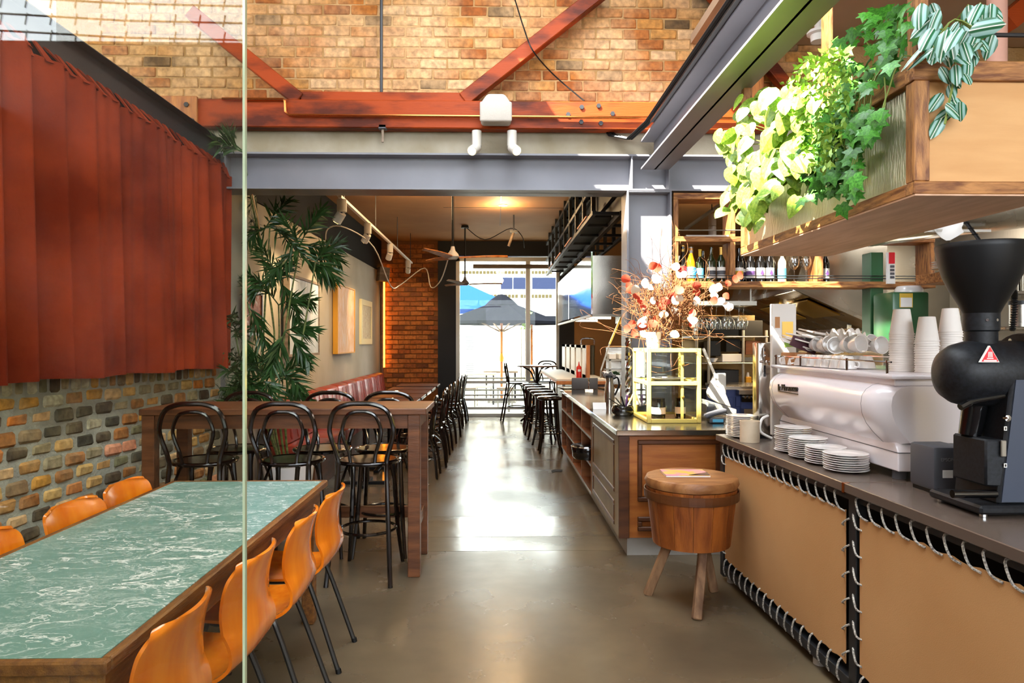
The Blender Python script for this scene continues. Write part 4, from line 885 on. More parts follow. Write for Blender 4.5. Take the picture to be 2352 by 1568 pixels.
hd = MB(); hd.tube(smooth_path([(1.3, 10.5, 1.471), (1.3, 10.5, 1.54), (1.34, 10.5, 1.565), (1.46, 10.5, 1.565), (1.5, 10.5, 1.54), (1.5, 10.5, 1.471)], 4), .014, 7); 
spt = thing('stock_pot', 'steel stock pot behind the slotted divider, its chrome loop handle showing', 'pot', (1.4, 10.5, zr + .001)); hd.build('handle', 'chrome', spt); MB().lathe([(0, zr + .001), (.115, zr + .001), (.115, 1.46), (0, 1.475)], (1.4, 10.5, 0), 22).build('body', 'stainless', spt)
def squeeze(name, p, h, r, mat, cap, lab, grp):
    t = thing(name, lab, 'bottle', tuple(p), grp); z = p[2]
    MB().lathe([(0, z), (r, z), (r, z + h * .62), (r * .9, z + h * .7), (r * .35, z + h * .76), (r * .3, z + h * .8)], (p[0], p[1], 0), 16).build('body', mat, t, smooth=50); MB().lathe([(r * .34, z + h * .76), (r * .3, z + h * .82), (r * .1, z + h), (0, z + h)], (p[0], p[1], 0), 12).build('nozzle', cap, t, smooth=50)
    return t
sq = squeeze('sauce_bottle', (1.13, 9.36, zr + .001), .235, .038, 'red_plastic', 'red_plastic', 'red squeeze sauce bottle on the end of the raised bar', 'squeeze bottles')
MB().box(1.11, 9.36 - .0395, zr + .10, 1.15, 9.36 - .036, zr + .13).build('label', 'paper_white', sq)
bs = thing('bar_stool', 'x', 'stool', (0, 0, 0), 'black stools at the raised bar')
MB().lathe([(0, .72), (.165, .72), (.18, .735), (.182, .75), (.17, .765), (0, .77)], n=26).build('seat', 'bent_black', bs, smooth=50)
for k in range(4):
    g = pi / 4 + k * pi / 2; c_, s_ = math.cos(g), math.sin(g)
    MB().tube(smooth_path([(c_ * .125, s_ * .125, .72), (c_ * .15, s_ * .15, .4), (c_ * .17, s_ * .17, .2), (c_ * .215, s_ * .215, 0)], 4), .016, 7).build('leg', 'bent_black', bs)
MB().tube([(.165 * math.cos(g), .165 * math.sin(g), .27) for g in [2 * pi * i / 24 for i in range(24)]], .010, 6, closed=True).build('foot_ring', 'bent_black', bs)
yst = [9.42, 9.95, 10.55, 11.15, 11.75, 12.35]
for i, y in enumerate(yst):
    o = bs if i == 0 else dup(bs, (0, 0, 0)); o.location = (.74 - .02 * i, y, 0); o.rotation_euler = (0, 0, .3 * i); o['label'] = '%s black round bar stool along the raised bar, counted from the island' % w2[i]
# round high table and bar chairs by the window
rt = thing('round_high_table', 'round high table with a bentwood base beside the street window', 'table', (.77, 13.05, 0))
MB().lathe([(0, 1.04), (.38, 1.04), (.39, 1.052), (.385, 1.066), (0, 1.068)], (.77, 13.05, 0), 32).build('tabletop', 'table_wood', rt)
MB().cyl((.77, 13.05, .05), (.77, 13.05, 1.04), .035, n=12).build('pedestal', 'bent_black', rt)
for k in range(4):
    g = k * pi / 2 + .4; c_, s_ = math.cos(g), math.sin(g)
    MB().tube(smooth_path([(.77 + .04 * c_, 13.05 + .04 * s_, .3), (.77 + .15 * c_, 13.05 + .15 * s_, .16), (.77 + .34 * c_, 13.05 + .34 * s_, .02)], 4), .02, 7).build('foot', 'bent_black', rt)
    MB().tube(smooth_path([(.77 + .04 * c_, 13.05 + .04 * s_, .75), (.77 + .13 * c_, 13.05 + .13 * s_, .95), (.77 + .28 * c_, 13.05 + .28 * s_, 1.035)], 4), .014, 7).build('strut', 'bent_black', rt)
dup(bc, (.40, 12.98, 0), -pi / 2 + .1, 'black bentwood bar chair in front of the street window', 'bentwood bar chairs by the window')
dup(bc, (.95, 13.5, 0), pi - .3, 'black bentwood bar chair behind the round high table', 'bentwood bar chairs by the window')
# ---- barrel stool with a magazine
bp = PZ(1592, 1350, 0); 
bar = thing('barrel_stool', 'round wooden tub stool on three splayed legs', 'stool', (1.143, 4.0, 0)); bX, bY = 1.143, 4.0
zt_ = .735; zb_ = .345
st_n = 14
for k in range(st_n):
    m = MB(); g0, g1 = 2 * pi * k / st_n + .004, 2 * pi * (k + 1) / st_n - .004; gm = [g0, (g0 + g1) / 2, g1]
    po = [(r_ * math.cos(g) + bX, r_ * math.sin(g) + bY, z) for z, r_ in ((zb_, .222), (zb_ + .2, .245), (zt_ - .06, .262)) for g in gm]; pi_ = [((r_ - .022) * math.cos(g) + bX, (r_ - .022) * math.sin(g) + bY, z) for z, r_ in ((zb_, .222), (zb_ + .2, .245), (zt_ - .06, .262)) for g in gm]
    f = []
    for i in range(2):
        for j in range(2): a0 = i * 3 + j; f.append((a0, a0 + 1, a0 + 4, a0 + 3)); f.append((9 + a0 + 3, 9 + a0 + 4, 9 + a0 + 1, 9 + a0))
    ring = [0, 1, 2, 5, 8, 7, 6, 3]
    for u_, v_ in zip(ring, ring[1:] + ring[:1]): f.append((v_, u_, 9 + u_, 9 + v_))
    m.add(po + pi_, f).build('stave', 'wood_barrel', bar)
MB().lathe([(0, zb_ + .01), (.205, zb_ + .01), (.205, zb_ + .03), (0, zb_ + .03)], (bX, bY, 0), 28).build('bottom_board', 'cabinet_dark', bar)
hp = [(.2635, zt_ - .125), (.271, zt_ - .125), (.274, zt_ - .075), (.267, zt_ - .075)]; MB().lathe(hp + [hp[0]], (bX, bY, 0), 40).build('hoop', 'cabinet_dark', bar, smooth=0)
tp = MB(); rc = random.Random(2); prof = [(0, zt_ - .055), (.262, zt_ - .055), (.268, zt_ - .03), (.262, zt_ - .006), (.245, zt_), (0, zt_)]
tp.lathe(prof, (bX, bY, 0), 44); tp.v = [(x + (rc.uniform(-.004, .004) if z < zt_ - .002 else 0), y + (rc.uniform(-.004, .004) if z < zt_ - .002 else 0), z) for x, y, z in tp.v]; tp.build('seat_slab', 'wood_barrel_top', bar, smooth=50)
for px, py, tx, ty in ((1487, 1365, -.12, .02), (1600, 1423, .03, -.14), (1640, 1358, .10, .10)):
    ft = PZ(px, py, 0); MB().bar(ft, (bX + tx, bY + ty, zb_ + .01), .05, .042, (0, 1, 0)).build('leg', 'wood_leg', bar, bevel=.006)
mg = thing('magazine', 'glossy pink-covered magazine lying on the tub stool', 'magazine', (bX - .03, bY - .02, zt_ + .001))
MB().obb((bX - .03, bY + .03, zt_ + .005), (.255, .185, .007), (0, 0, -.04)).build('pages', 'paper_white', mg); MB().obb((bX - .03, bY + .033, zt_ + .0105), (.256, .188, .003), (0, 0, -.04)).build('cover', 'magazine', mg); MB().prism([(bX - .03, bY - .06, zt_ + .013), (bX + .09, bY - .065, zt_ + .013), (bX + .085, bY - .03, zt_ + .022)], (0, .0, .002)).build('dark_corner', 'black_gloss', mg)
# ================================================================== COFFEE BAR
CX = 1.455; CZ = .925; CY1 = 4.38; CY0 = .9; CXB = 2.42
cbr = thing('coffee_counter', 'coffee counter faced with laced tan canvas panels on a black steel frame', 'counter', (1.95, 2.6, 0))
ypost = PX(1966, 1200, 1.505).y
for y in (CY1 - .04, ypost, CY0): MB().box(CX - .02, y - .028, .03, CX + .03, y + .028, CZ - .045).build('post', 'steel_dark', cbr, bevel=.003)
MB().box(CX - .02, CY0, .05, CX + .03, CY1 - .012, .10).build('bottom_rail', 'steel_dark', cbr, bevel=.003); MB().box(CX - .005, CY0, CZ - .08, CX + .03, CY1 - .012, CZ - .045).build('top_rail', 'steel_dark', cbr, bevel=.003)
MB().box(CX + .06, CY0, .02, CXB, CY1 - .02, CZ - .05).build('carcass', 'black_plastic', cbr)
MB().box(CX + .0, CY1 - .03, .03, CXB, CY1 - .012, CZ - .045).build('end_panel', 'steel_dark', cbr)
for x, y in ((CX + .03, 3.2), (CX + .03, 1.2), (CX + .03, 4.3), (2.3, 4.3), (2.3, 1.2)): MB().lathe([(0, 0), (.03, 0), (.03, .03), (0, .03)], (x, y, 0), 14).build('levelling_foot', 'plinth', cbr)
panels = [(ypost + .058, CY1 - .085), (CY0 + .06, ypost - .05)]
zlo, zhi = .135, CZ - .112
for (ya, yb) in panels:
    def cv(u, v, ya=ya, yb=yb):
        pull = .012 * (abs(math.sin(u * 40)) * (max(0, v - .93) + max(0, .07 - v)) / .07); y = ya + (yb - ya) * u; z = zlo + (zhi - zlo) * v
        k = 4 * u * (1 - u) ; return (CX - .012 - .006 * k * 4 * v * (1 - v), y, z + (pull if v < .5 else -pull) - .02 * (1 - k) * (v - .5))
    MB().grid(cv, 60, 16, .004).build('canvas_panel', 'canvas', cbr, smooth=60); cvp = COL.objects[-1]
    m = MB(); ropes = []
    n_ = int((yb - ya) / .087)
    for i in range(n_ + 1):
        y = ya + .03 + i * (yb - ya - .06) / n_
        MB().tube(smooth_path([(CX - .006, y + .045, CZ - .05), (CX - .026, y + .042, CZ - .062), (CX - .028, y + .01, zhi - .004), (CX - .016, y - .028, zhi - .018)], 3), .0045, 6).build('lacing', 'rope', cvp)
        MB().tube(smooth_path([(CX - .016, y, zlo + .02), (CX - .03, y, zlo + .005), (CX - .032, y + .012, .085), (CX - .018, y + .016, .052)], 3), .0045, 6).build('lacing', 'rope', cvp)
    n_ = 6
    for i in range(n_):
        z = zlo + .07 + i * (zhi - zlo - .12) / (n_ - 1)
        MB().tube(smooth_path([(CX - .018, yb + .035 if yb > ypost else yb + .045, z + .035), (CX - .03, yb + .02, z + .02), (CX - .03, yb, z - .01), (CX - .014, yb - .014, z - .018)], 3), .0045, 6).build('lacing', 'rope', cvp)
        MB().tube(smooth_path([(CX - .014, ya + .014, z - .03), (CX - .03, ya, z - .02), (CX - .03, ya - .025, z + .0), (CX - .02, ya - .04, z + .012)], 3), .0045, 6).build('lacing', 'rope', cvp)
for a_, b_ in ((CY0, ypost + .02), (ypost + .023, CY1)):
    MB().box(CX - .045, a_, CZ - .04, CXB + .03, b_, CZ).build('worktop', 'dark_bench', cbr, bevel=.003)
MB().box(CX - .048, ypost + .014, CZ - .042, CX - .02, ypost + .03, CZ + .001).build('joint_clip', 'copper', cbr)
cbr.rotation_euler = (0, 0, .035); pv = Vector((CX - .02, CY1, 0)); dv_ = Vector(cbr.location) - pv; dv_.rotate(Euler((0, 0, .035))); cbr.location = pv + dv_
# ================================================================== ON THE COFFEE COUNTER
CT = CZ + .001
em = thing('espresso_machine', 'large white espresso machine with rounded back panel on the coffee counter', 'coffee machine', (1.95, 3.5, CT))
YA, YB = 2.88, 4.10; xc = 1.95
prof = [(1.075, .235), (1.09, .25), (1.12, .28), (1.16, .312), (1.20, .33), (1.245, .337), (1.285, .33), (1.31, .312), (1.327, .285), (1.335, .25)]
def mfn(u, v):
    k = u * (len(prof) * 2 - 1); n_ = len(prof)
    full = [(-x, z) for z, x in prof] + [(x, z) for z, x in reversed(prof)]
    i = min(int(k), len(full) - 2); f = k - i; x = full[i][0] * (1 - f) + full[i + 1][0] * f; z = full[i][1] * (1 - f) + full[i + 1][1] * f
    y = YA + (YB - YA) * v; d = min(y - YA, YB - y); r = .11
    s_ = 1 if d > r else .80 + .20 * math.sqrt(max(0, 1 - ((r - d) / r) ** 2))
    return (xc + x * s_, y, 1.245 + (z - 1.245) * (1 if d > r else .93 + .07 * math.sqrt(max(0, 1 - ((r - d) / r) ** 2))))
m = MB(); m.grid(mfn, 38, 44); 
for vv in (0, 1):
    m.add([mfn(u / 38, vv) for u in range(39)], [tuple(range(39)) if vv == 0 else tuple(range(38, -1, -1))])
m.build('body_shell', 'white_enamel', em, smooth=50)
sk_ = MB(); sk_.add([(xc - .24, YA - .0, .965), (xc + .24, YA, .965), (xc + .24, YB, .965), (xc - .24, YB, .965), (xc - .24, YA, 1.045), (xc + .24, YA, 1.045), (xc + .24, YB, 1.045), (xc - .24, YB, 1.045), (xc - .235, YA + .03, 1.085), (xc + .235, YA + .03, 1.085), (xc + .235, YB - .03, 1.085), (xc - .235, YB - .03, 1.085)],
        [(0, 3, 2, 1), (0, 1, 5, 4), (1, 2, 6, 5), (2, 3, 7, 6), (3, 0, 4, 7), (4, 5, 9, 8), (5, 6, 10, 9), (6, 7, 11, 10), (7, 4, 8, 11), (8, 9, 10, 11)])
sk_.build('base_skirt', 'white_enamel', em, bevel=.004)
MB().box(xc - .242, YA - .002, 1.044, xc + .242, YB + .002, 1.047).build('seam_line', 'grey_plastic', em)
for x, y in ((xc - .2, YA + .06), (xc + .2, YA + .06), (xc - .2, YB - .06), (xc + .2, YB - .06)): MB().cyl((x, y, CT), (x, y, .966), .028, n=14).build('foot', 'grey_plastic', em)
MB().box(xc - .255, YA + .0, 1.33, xc + .255, YB - .0, 1.362).build('neck', 'white_enamel', em, bevel=.004); ctr = MB().box(xc - .285, YA - .03, 1.36, xc + .285, YB + .03, 1.382).build('cup_tray', 'white_enamel', em, bevel=.008, seg=2)
for y in (YA + .03, 3.25, 3.75, YB - .02): MB().cyl((xc - .27, y, 1.38), (xc - .27, y, 1.44), .006, n=8).build('rail_post', 'chrome', ctr)
MB().tube([(xc - .27, YA + .0, 1.432), (xc - .27, YB, 1.432)], .004, 6).build('rail', 'chrome', ctr); MB().tube([(xc + .27, YA, 1.432), (xc + .27, YB, 1.432)], .004, 6).build('rail', 'chrome', ctr)
for yv in (.10, .78):  # panel seams on the shell
    pass
for y_ in (3.0, 3.98):
    v = (y_ - YA) / (YB - YA); pts = [Vector(mfn(u / 38, v)) for u in range(0, 19)]; pts = [p + (p - Vector((xc, p.y, 1.22))).normalized() * .0005 for p in pts]; MB().tube(pts, .0011, 4).build('panel_seam', 'text_grey', em)
MT = Matrix.Translation(Vector((1.6125, 3.76, 1.262))) @ Matrix.Rotation(-pi / 2, 4, 'Z') @ Matrix.Rotation(pi / 2, 4, 'X')
text('badge_lettering', 'la Marzocco', .052, 'text_dark', em, MT @ Matrix.Rotation(.04, 4, 'Z') @ Matrix.Shear('XZ', 4, (0, 0)), .004)
MB().box(1.6105, 3.63, 1.236, 1.618, 3.89, 1.240).build('badge_underline', 'text_dark', em)
# cups
cup = thing('coffee_cup', 'x', 'cup', (0, 0, 0), 'white cups on the espresso machine')
MB().lathe([(0, 0), (.026, 0), (.030, .006), (.041, .04), (.045, .062), (.042, .062), (.037, .04), (.026, .01), (0, .008)], n=20).build('bowl', 'white_ceramic', cup, smooth=50); MB().tube(smooth_path([(.040, 0, .05), (.062, 0, .052), (.064, 0, .03), (.038, 0, .022)], 3), .005, 6).build('handle', 'white_ceramic', cup)
rc = random.Random(6); k = 0
for row, (x, z, ny) in enumerate(((1.735, 1.385, 9), (1.84, 1.385, 9), (1.78, 1.452, 8), (1.90, 1.452, 6))):
    for i in range(ny):
        y = 3.36 + i * .083 + row * .02
        o = cup if k == 0 else dup(cup, (0, 0, 0)); k += 1
        if row < 2: o.location = (x + rc.uniform(-.006, .006), y, z + .063); o.rotation_euler = (pi, 0, rc.uniform(0, 6.3))
        else: o.location = (x, y, z + .045); o.rotation_euler = (pi / 2 + rc.uniform(-.3, .0), rc.uniform(-.2, .2), rc.uniform(-.4, .4))
        o['label'] = ('white coffee cup upside down in the front row on the machine', 'white coffee cup upside down in the back row on the machine', 'white coffee cup tipped over on the front row of cups', 'white coffee cup tipped over on the back row of cups')[row]
pc = MB().lathe([(.030, .098), (.0315, .10), (0, .10), (.0, .1)][:3], n=22).mesh('x', 'paper_cup'); bpy.data.meshes.remove(pc)
pcm = MB().lathe([(0, .105), (.030, .105), (.0315, .102), (.0445, .006), (.047, .006), (.0475, .002), (.046, 0), (.042, 0)], n=24).mesh('paper_cup', 'paper_cup', smooth=50)
def cup_stack(px, Y, n_, lab, r=1.0):
    x = PY(px, 800, Y).x
    for i in range(n_):
        o = inst('paper_cup', pcm); o.location = (x + rc.uniform(-.0015, .0015), Y + rc.uniform(-.0015, .0015), 1.383 + .0105 * i); o.scale = (r, r, r)
        tag(o, lab + (', the top cup' if i == n_ - 1 else ''), 'paper cup', lab.replace('paper cup in', 'paper cups in'))
cup_stack(2071, 3.12, 17, 'white paper cup in the tall left stack on the machine', 1.12); cup_stack(2129, 3.0, 14, 'white paper cup in the shorter middle stack on the machine', 1.05); cup_stack(2183, 3.1, 18, 'white paper cup in the right stack behind the grinder', 1.05)
# saucers, plates, ceramic pot
def plate_mesh(r): return MB().lathe([(0, 0), (r * .55, 0), (r * .62, .004), (r * .98, .011), (r, .0135), (r * .97, .0145), (r * .6, .0075), (r * .3, .0065), (0, .0065)], n=36).mesh('saucer', 'white_ceramic', smooth=60)
pm1 = plate_mesh(.094); pm2 = plate_mesh(.098)
for (px, Y, n_, me, nm, lab) in ((1821, 3.66, 13, pm1, 'saucer', 'white saucer in the tallest stack beside the espresso machine'), (1855, 3.47, 10, pm1, 'saucer', 'white saucer in the second stack beside the machine'), (1896, 3.30, 8, pm1, 'saucer', 'white saucer in the third stack beside the machine'), (1943, 3.11, 8, pm2, 'saucer', 'white saucer in the nearest stack on the coffee counter'), (1703, 4.235, 13, pm1, 'saucer', 'white plate in the stack by the ceramic pot')):
    x = PZ(px, 1050, CT).x if False else PY(px, 1050, Y).x
    for i in range(n_):
        o = inst(nm, me); o.location = (x + rc.uniform(-.0025, .0025), Y + rc.uniform(-.0025, .0025), CT + .0102 * i); tag(o, lab + (', topmost' if i == n_ - 1 else ''), 'plate' if 'plate' in lab else 'saucer', lab.replace('saucer in', 'saucers in').replace('plate in', 'plates in'))
x = PY(1722, 990, 4.03).x
tag(MB().lathe([(0, CT), (.055, CT), (.057, CT + .02), (.056, CT + .10), (.058, CT + .125), (.052, CT + .125), (.05, CT + .02), (0, CT + .015)], (x, 4.03, 0), 26).build('ceramic_pot', 'cream_ceramic', smooth=50), 'cream unglazed ceramic pot at the end of the coffee counter', 'pot')
# tall steel cup dispenser with slots
x0, x1 = PY(1742, 900, 4.17).x, PY(1770, 900, 4.17).x; ztp = PY(1755, 786, 4.17).z
sd = thing('steel_dispenser', 'tall narrow stainless dispenser with slots behind the espresso machine', 'dispenser', ((x0 + x1) / 2, 4.2, CT))
MB().box(x0, 4.17, CT + .02, x1, 4.27, ztp).build('body', 'stainless', sd, bevel=.006, seg=2); MB().box(x0 - .004, 4.165, CT, x1 + .004, 4.275, CT + .022).build('foot', 'black_plastic', sd)
xm_ = (x0 + x1) / 2
MB().box(xm_ - .004, 4.166, ztp - .09, xm_ + .004, 4.171, ztp - .03).build('slot', 'chrome', sd); MB().box(xm_ - .006, 4.166, ztp - .21, xm_ + .006, 4.171, ztp - .14).build('slot', 'black_gloss', sd)
for s_ in (-.02, .02): MB().box(xm_ + s_ - .012, 4.160, ztp - .125, xm_ + s_ + .012, 4.171, ztp - .11).build('tab', 'chrome', sd, bevel=.003)
MB().tube(smooth_path([(x1 - .02, 4.16, CT + .14), (x0 - .0, 4.12, CT + .12), (x0 - .01, 4.11, CT + .05), (x1 - .02, 4.10, CT + .01)], 4), .008, 6).build('hose', 'paper_white', sd)
# menu card, papers, brown box on the far end of the machine
tag(MB().box(PY(1771, 800, 4.33).x, 4.31, CT, PY(1826, 800, 4.33).x, 4.35, PY(1800, 698, 4.33).z).build('menu_board', 'paper_white', bevel=.004), 'tall white menu board standing behind the espresso machine', 'menu')
mb_ = bpy.data.objects['menu_board']
p0 = mb_.location
for k, (dx, dz, w_, h_, mt) in enumerate(((-.045, .68, .03, .07, 'brown_card'), (.02, .62, .07, .10, 'foil_gold'), (.03, .56, .06, .03, 'leaf_fine'))):
    o = MB().box(p0.x + dx - w_ / 2, 4.3065, CT + dz, p0.x + dx + w_ / 2, 4.3095, CT + dz + h_); q = o.mesh('print_patch', mt, origin=tuple(p0)); inst('print_patch', q, mb_)
tag(MB().box(1.70, 3.86, 1.383, 1.88, 4.06, 1.455).build('cardboard_box', 'brown_card', bevel=.004), 'small brown cardboard box on the far end of the espresso machine', 'box')
nb_ = thing('paper_bags', 'pile of white printed paper bags slumped on the cardboard box', 'paper bags', (1.8, 3.92, 1.456))
for k in range(5):
    MB().obb((1.80 + .02 * k, 3.93 - .012 * k, 1.49 + .018 * k), (.30 - .02 * k, .22, .008), (.12, .30 - .03 * k, .25 * (k % 3 - 1))).build('bag', 'paper_white', nb_, bevel=.002)
MB().obb((1.74, 3.84, 1.50), (.16, .01, .06), (.1, .35, .1)).build('print_patch', 'dark_print', nb_)
for k, lab in enumerate(('crumpled white napkin on the cups nearer the paper cups', 'crumpled white napkin on the cups nearer the paper bags')):
    m = MB(); y0 = 3.38 + .16 * k; m.grid(lambda u, v: (1.76 + .12 * u, y0 + .14 * v, 1.545 + .03 * math.sin(5 * u + 3 * v + k) + .015 * math.sin(14 * v - 6 * u)), 14, 14, .004); tag(m.build('napkin', 'paper_white', smooth=60), lab, 'napkin', 'napkins on the cups')
# receipt printer
pr = thing('receipt_printer', 'dark grey receipt printer between the coffee machine and the grinder', 'printer', (1.78, 2.70, CT)); px0, px1, py0, py1 = 1.695, 1.83, 2.62, 2.78
MB().box(px0, py0, CT + .012, px1, py1, CT + .185).build('case', 'grey_plastic', pr, bevel=.014, seg=2); MB().box(px0 + .01, py0 + .01, CT, px1 - .01, py1 - .01, CT + .014).build('base', 'black_plastic', pr)
MB().box(px0 + .035, py0 - .0015, CT + .065, px0 + .075, py0 + .002, CT + .095).build('sticker', 'paper_white', pr)
text('lettering', 'EPSON', .018, 'text_grey', pr, Matrix.Translation((px0 + .055, py0 - .001, CT + .135)) @ Matrix.Rotation(pi / 2, 4, 'X'), .0006)
MB().tube(smooth_path([(px0 + .02, py0 - .0, CT + .02), (px0 - .02, py0 - .06, CT + .008), (px0 + .06, py0 - .09, CT + .006), (px0 + .12, py0 - .06, CT + .006)], 4), .005, 6).build('cable', 'black_gloss', pr)
# ---- grinder
gr = thing('coffee_grinder', 'tall black coffee grinder with a big conical hopper', 'coffee grinder', (1.8, 2.40, CT)); gX = PY(2240, 700, 2.40).x; gY = 2.40
MB().prism([(1.60, 2.26, CT + .012), (2.02, 2.26, CT + .012), (2.02, 2.54, CT + .012), (1.60, 2.54, CT + .012)], (0, 0, .03)).build('base_plate', 'black_metal', gr, bevel=.008)
for x, y in ((1.63, 2.29), (1.63, 2.51), (1.98, 2.29), (1.98, 2.51)): MB().cyl((x, y, CT), (x, y, CT + .013), .012, n=10).build('foot', 'chrome', gr)
col_ = [(1.675, CT + .04), (2.0, CT + .04), (1.98, 1.40), (1.725, 1.40)]
MB().prism([(x, 2.285, z) for x, z in col_], (0, .225, 0)).build('column', 'black_metal', gr, bevel=.008); gcol = COL.objects[-1]
MB().prism([(x + (.012 if x < 1.8 else -.01), 2.281, z + (.01 if z < 1 else -.01)) for x, z in col_], (0, .006, 0)).build('side_panel', 'blue_grey_panel', gcol)
RX = Matrix.Rotation(pi / 2, 3, 'Y')
hz = 1.405; hr = .118
MB().lathe([(0, -.02), (.05, -.018), (.085, .0), (.105, .03), (hr, .08), (hr, .36), (hr * .9, .38), (0, .38)], (1.575, gY, hz), 36, RX).build('motor_housing', 'black_metal', gr, smooth=50)
MB().lathe([(0, 0), (hr + .022, 0), (hr + .026, .008), (hr + .026, .04), (0, .045)], (1.83, gY, hz), 36, RX).build('burr_flange', 'black_metal', gr, smooth=40)
for k in range(6): g = k * pi / 3 + .3; MB().cyl((1.826, gY + .12 * math.cos(g), hz + .12 * math.sin(g)), (1.832, gY + .12 * math.cos(g), hz + .12 * math.sin(g)), .009, n=8).build('screw', 'chrome', gr)
MB().lathe([(.05, 1.50), (.05, 1.555), (.0565, 1.56), (.0565, 1.62), (.05, 1.622)], (gX, gY, 0), 30).build('neck_collar', 'black_metal', gr, smooth=40)
for g in (-1.9, -1.3): MB().cyl((gX + .055 * math.cos(g), gY + .055 * math.sin(g), 1.595), (gX + .06 * math.cos(g), gY + .06 * math.sin(g), 1.595), .005, n=8).build('screw', 'chrome', gr)
ho = [(.056, 1.62), (.07, 1.65), (.098, 1.70), (.120, 1.75), (.134, 1.80), (.142, 1.845), (.144, 1.862), (.141, 1.866), (.138, 1.862), (.135, 1.84), (.1, 1.71), (.05, 1.625)]
MB().lathe(ho, (gX, gY, 0), 44).build('hopper', 'black_plastic', gr, smooth=50); MB().lathe([(0, 1.858), (.138, 1.858), (.138, 1.866), (0, 1.87)], (gX, gY, 0), 44).build('hopper_lid', 'black_plastic', gr)
MB().prism([(1.645, 2.30, CT + .10), (1.70, 2.285, CT + .10), (1.71, 2.285, CT + .26), (1.645, 2.30, CT + .26)], (0, .17, 0)).build('chute_cover', 'black_metal', gr, bevel=.006)
MB().cyl((1.66, gY, CT + .26), (1.69, gY, hz - .06), .035, .045, 16).build('spout', 'black_gloss', gr)
MB().tube(smooth_path([(1.70, 2.29, 1.335), (1.60, 2.27, 1.322), (1.565, 2.265, 1.315), (1.53, 2.26, 1.30)], 4), [.008] * 8 + [.012] * 5, 8).build('lever', 'black_gloss', gr)
MB().cyl((1.53, 2.30, CT + .075), (1.68, 2.30, CT + .075), .014, n=12).build('bag_rest', 'black_gloss', gr)
MB().box(1.683, 2.275, CT + .205, 1.70, 2.283, CT + .26).build('switch', 'aluminium', gcol, bevel=.002); MB().lathe([(0, 0), (.011, 0), (.011, .01), (0, .012)], (1.703, 2.283, CT + .335), 12, Matrix.Rotation(pi / 2, 3, 'X')).build('knob', 'chrome', gcol)
for z in (CT + .30, CT + .175):
    MB().box(1.694, 2.279, z - .007, 1.704, 2.2805, z + .007).build('mark', 'paper_white', gcol); MB().box(1.6965, 2.2783, z - .0045, 1.7015, 2.2797, z + .0045).build('mark', 'black_gloss', gcol)
q = PY(2258, 815, gY - hr + .002); s_ = .033
def tri(cx, cz, s, y, th): return MB().prism([(cx - s, y, cz - s * .75), (cx + s, y, cz - s * .75), (cx, y, cz + s * .95)], (0, th, 0))
yl = gY - hr - .0005
bd_ = tri(q.x, q.z, s_, yl, .01).build('badge_border', 'paper_white', gr); tri(q.x, q.z, s_ * .9, yl - .0008, .01).build('badge', 'red_label', bd_)
for k in range(5): a_ = -.5 + .25 * k; MB().bar((q.x + .006 * (k - 2) * .6, yl - .0015, q.z - .008), (q.x + .012 * math.sin(a_), yl - .0015, q.z + .008 + .003 * math.cos(a_)), .0015, .0015).build('crown_ray', 'paper_white', bd_)
MB().box(q.x - .011, yl - .0015, q.z - .013, q.x + .011, yl, q.z - .010).build('crown_base', 'paper_white', bd_); MB().box(q.x - .022, yl - .0015, q.z - .021, q.x + .022, yl, q.z - .0165).build('badge_band', 'paper_white', bd_)
gr.location.x += .022
# ================================================================== HANGING PLANTER
HX0, HX1, HY0, HY1, HZ0 = 1.472, 2.012, 2.38, 4.10, 2.04; HZ1 = 2.49
mk('rippled_metal', '#c8c4a8', .30, metal=.75, bump=.6, bscale=7, bstretch=(6, 14, 3))
hp_ = thing('hanging_planter', 'hanging oak-framed planter with rippled metal side and plywood end', 'planter', ((HX0 + HX1) / 2, (HY0 + HY1) / 2, HZ0))
w = .055
for x in (HX0, HX1 - w): MB().box(x, HY0 + w, HZ0, x + w, HY1 - w, HZ0 + .045).build('bottom_rail', 'oak_y', hp_, bevel=.003); MB().box(x, HY0 + w, HZ1 - .05, x + w, HY1 - w, HZ1 + .02).build('top_rail', 'oak_y', hp_, bevel=.003)
for y in (HY0, HY1 - w): MB().box(HX0, y, HZ0, HX1, y + w, HZ0 + .045).build('bottom_rail', 'oak', hp_, bevel=.003); MB().box(HX0 - .004, y, HZ1 - .05, HX1, y + w, HZ1 + .02).build('top_rail', 'oak', hp_, bevel=.003)
for x in (HX0, HX1 - w):
    for y in (HY0, HY1 - w): MB().box(x, y, HZ0 + .045, x + w, y + w, HZ1 - .05).build('post', 'oak_z', hp_, bevel=.003); MB().box(x + .004, y + .004, HZ1 + .02, x + w - .004, y + w - .004, 4.2).build('hanger_post', 'oak_z', hp_)
for x in (HX0 + .025, HX1 - .035): MB().box(x, HY0 + w, HZ0 + .045, x + .01, HY1 - w, HZ1 - .05).build('side_panel', 'rippled_metal', hp_)
for y in (HY0 + .015, HY1 - .027): MB().box(HX0 + w, y, HZ0 + .045, HX1 - w, y + .012, HZ1 - .05).build('end_panel', 'plywood', hp_)
MB().box(HX0 + .003, HY0 + .003, HZ0 - .006, HX1 - .003, HY1 - .003, HZ0).build('bottom_board', 'plywood_under', hp_)
MB().box(HX0 + w, HY0 + w, HZ1 - .10, HX1 - w, HY1 - w, HZ1 - .07).build('soil', 'scuff', hp_)
MB().tube([(1.66, HY0 + .02, 2.61), (2.6, HY0 + .02, 2.61)], .008, 8).build('rod', 'steel_dark', hp_); 
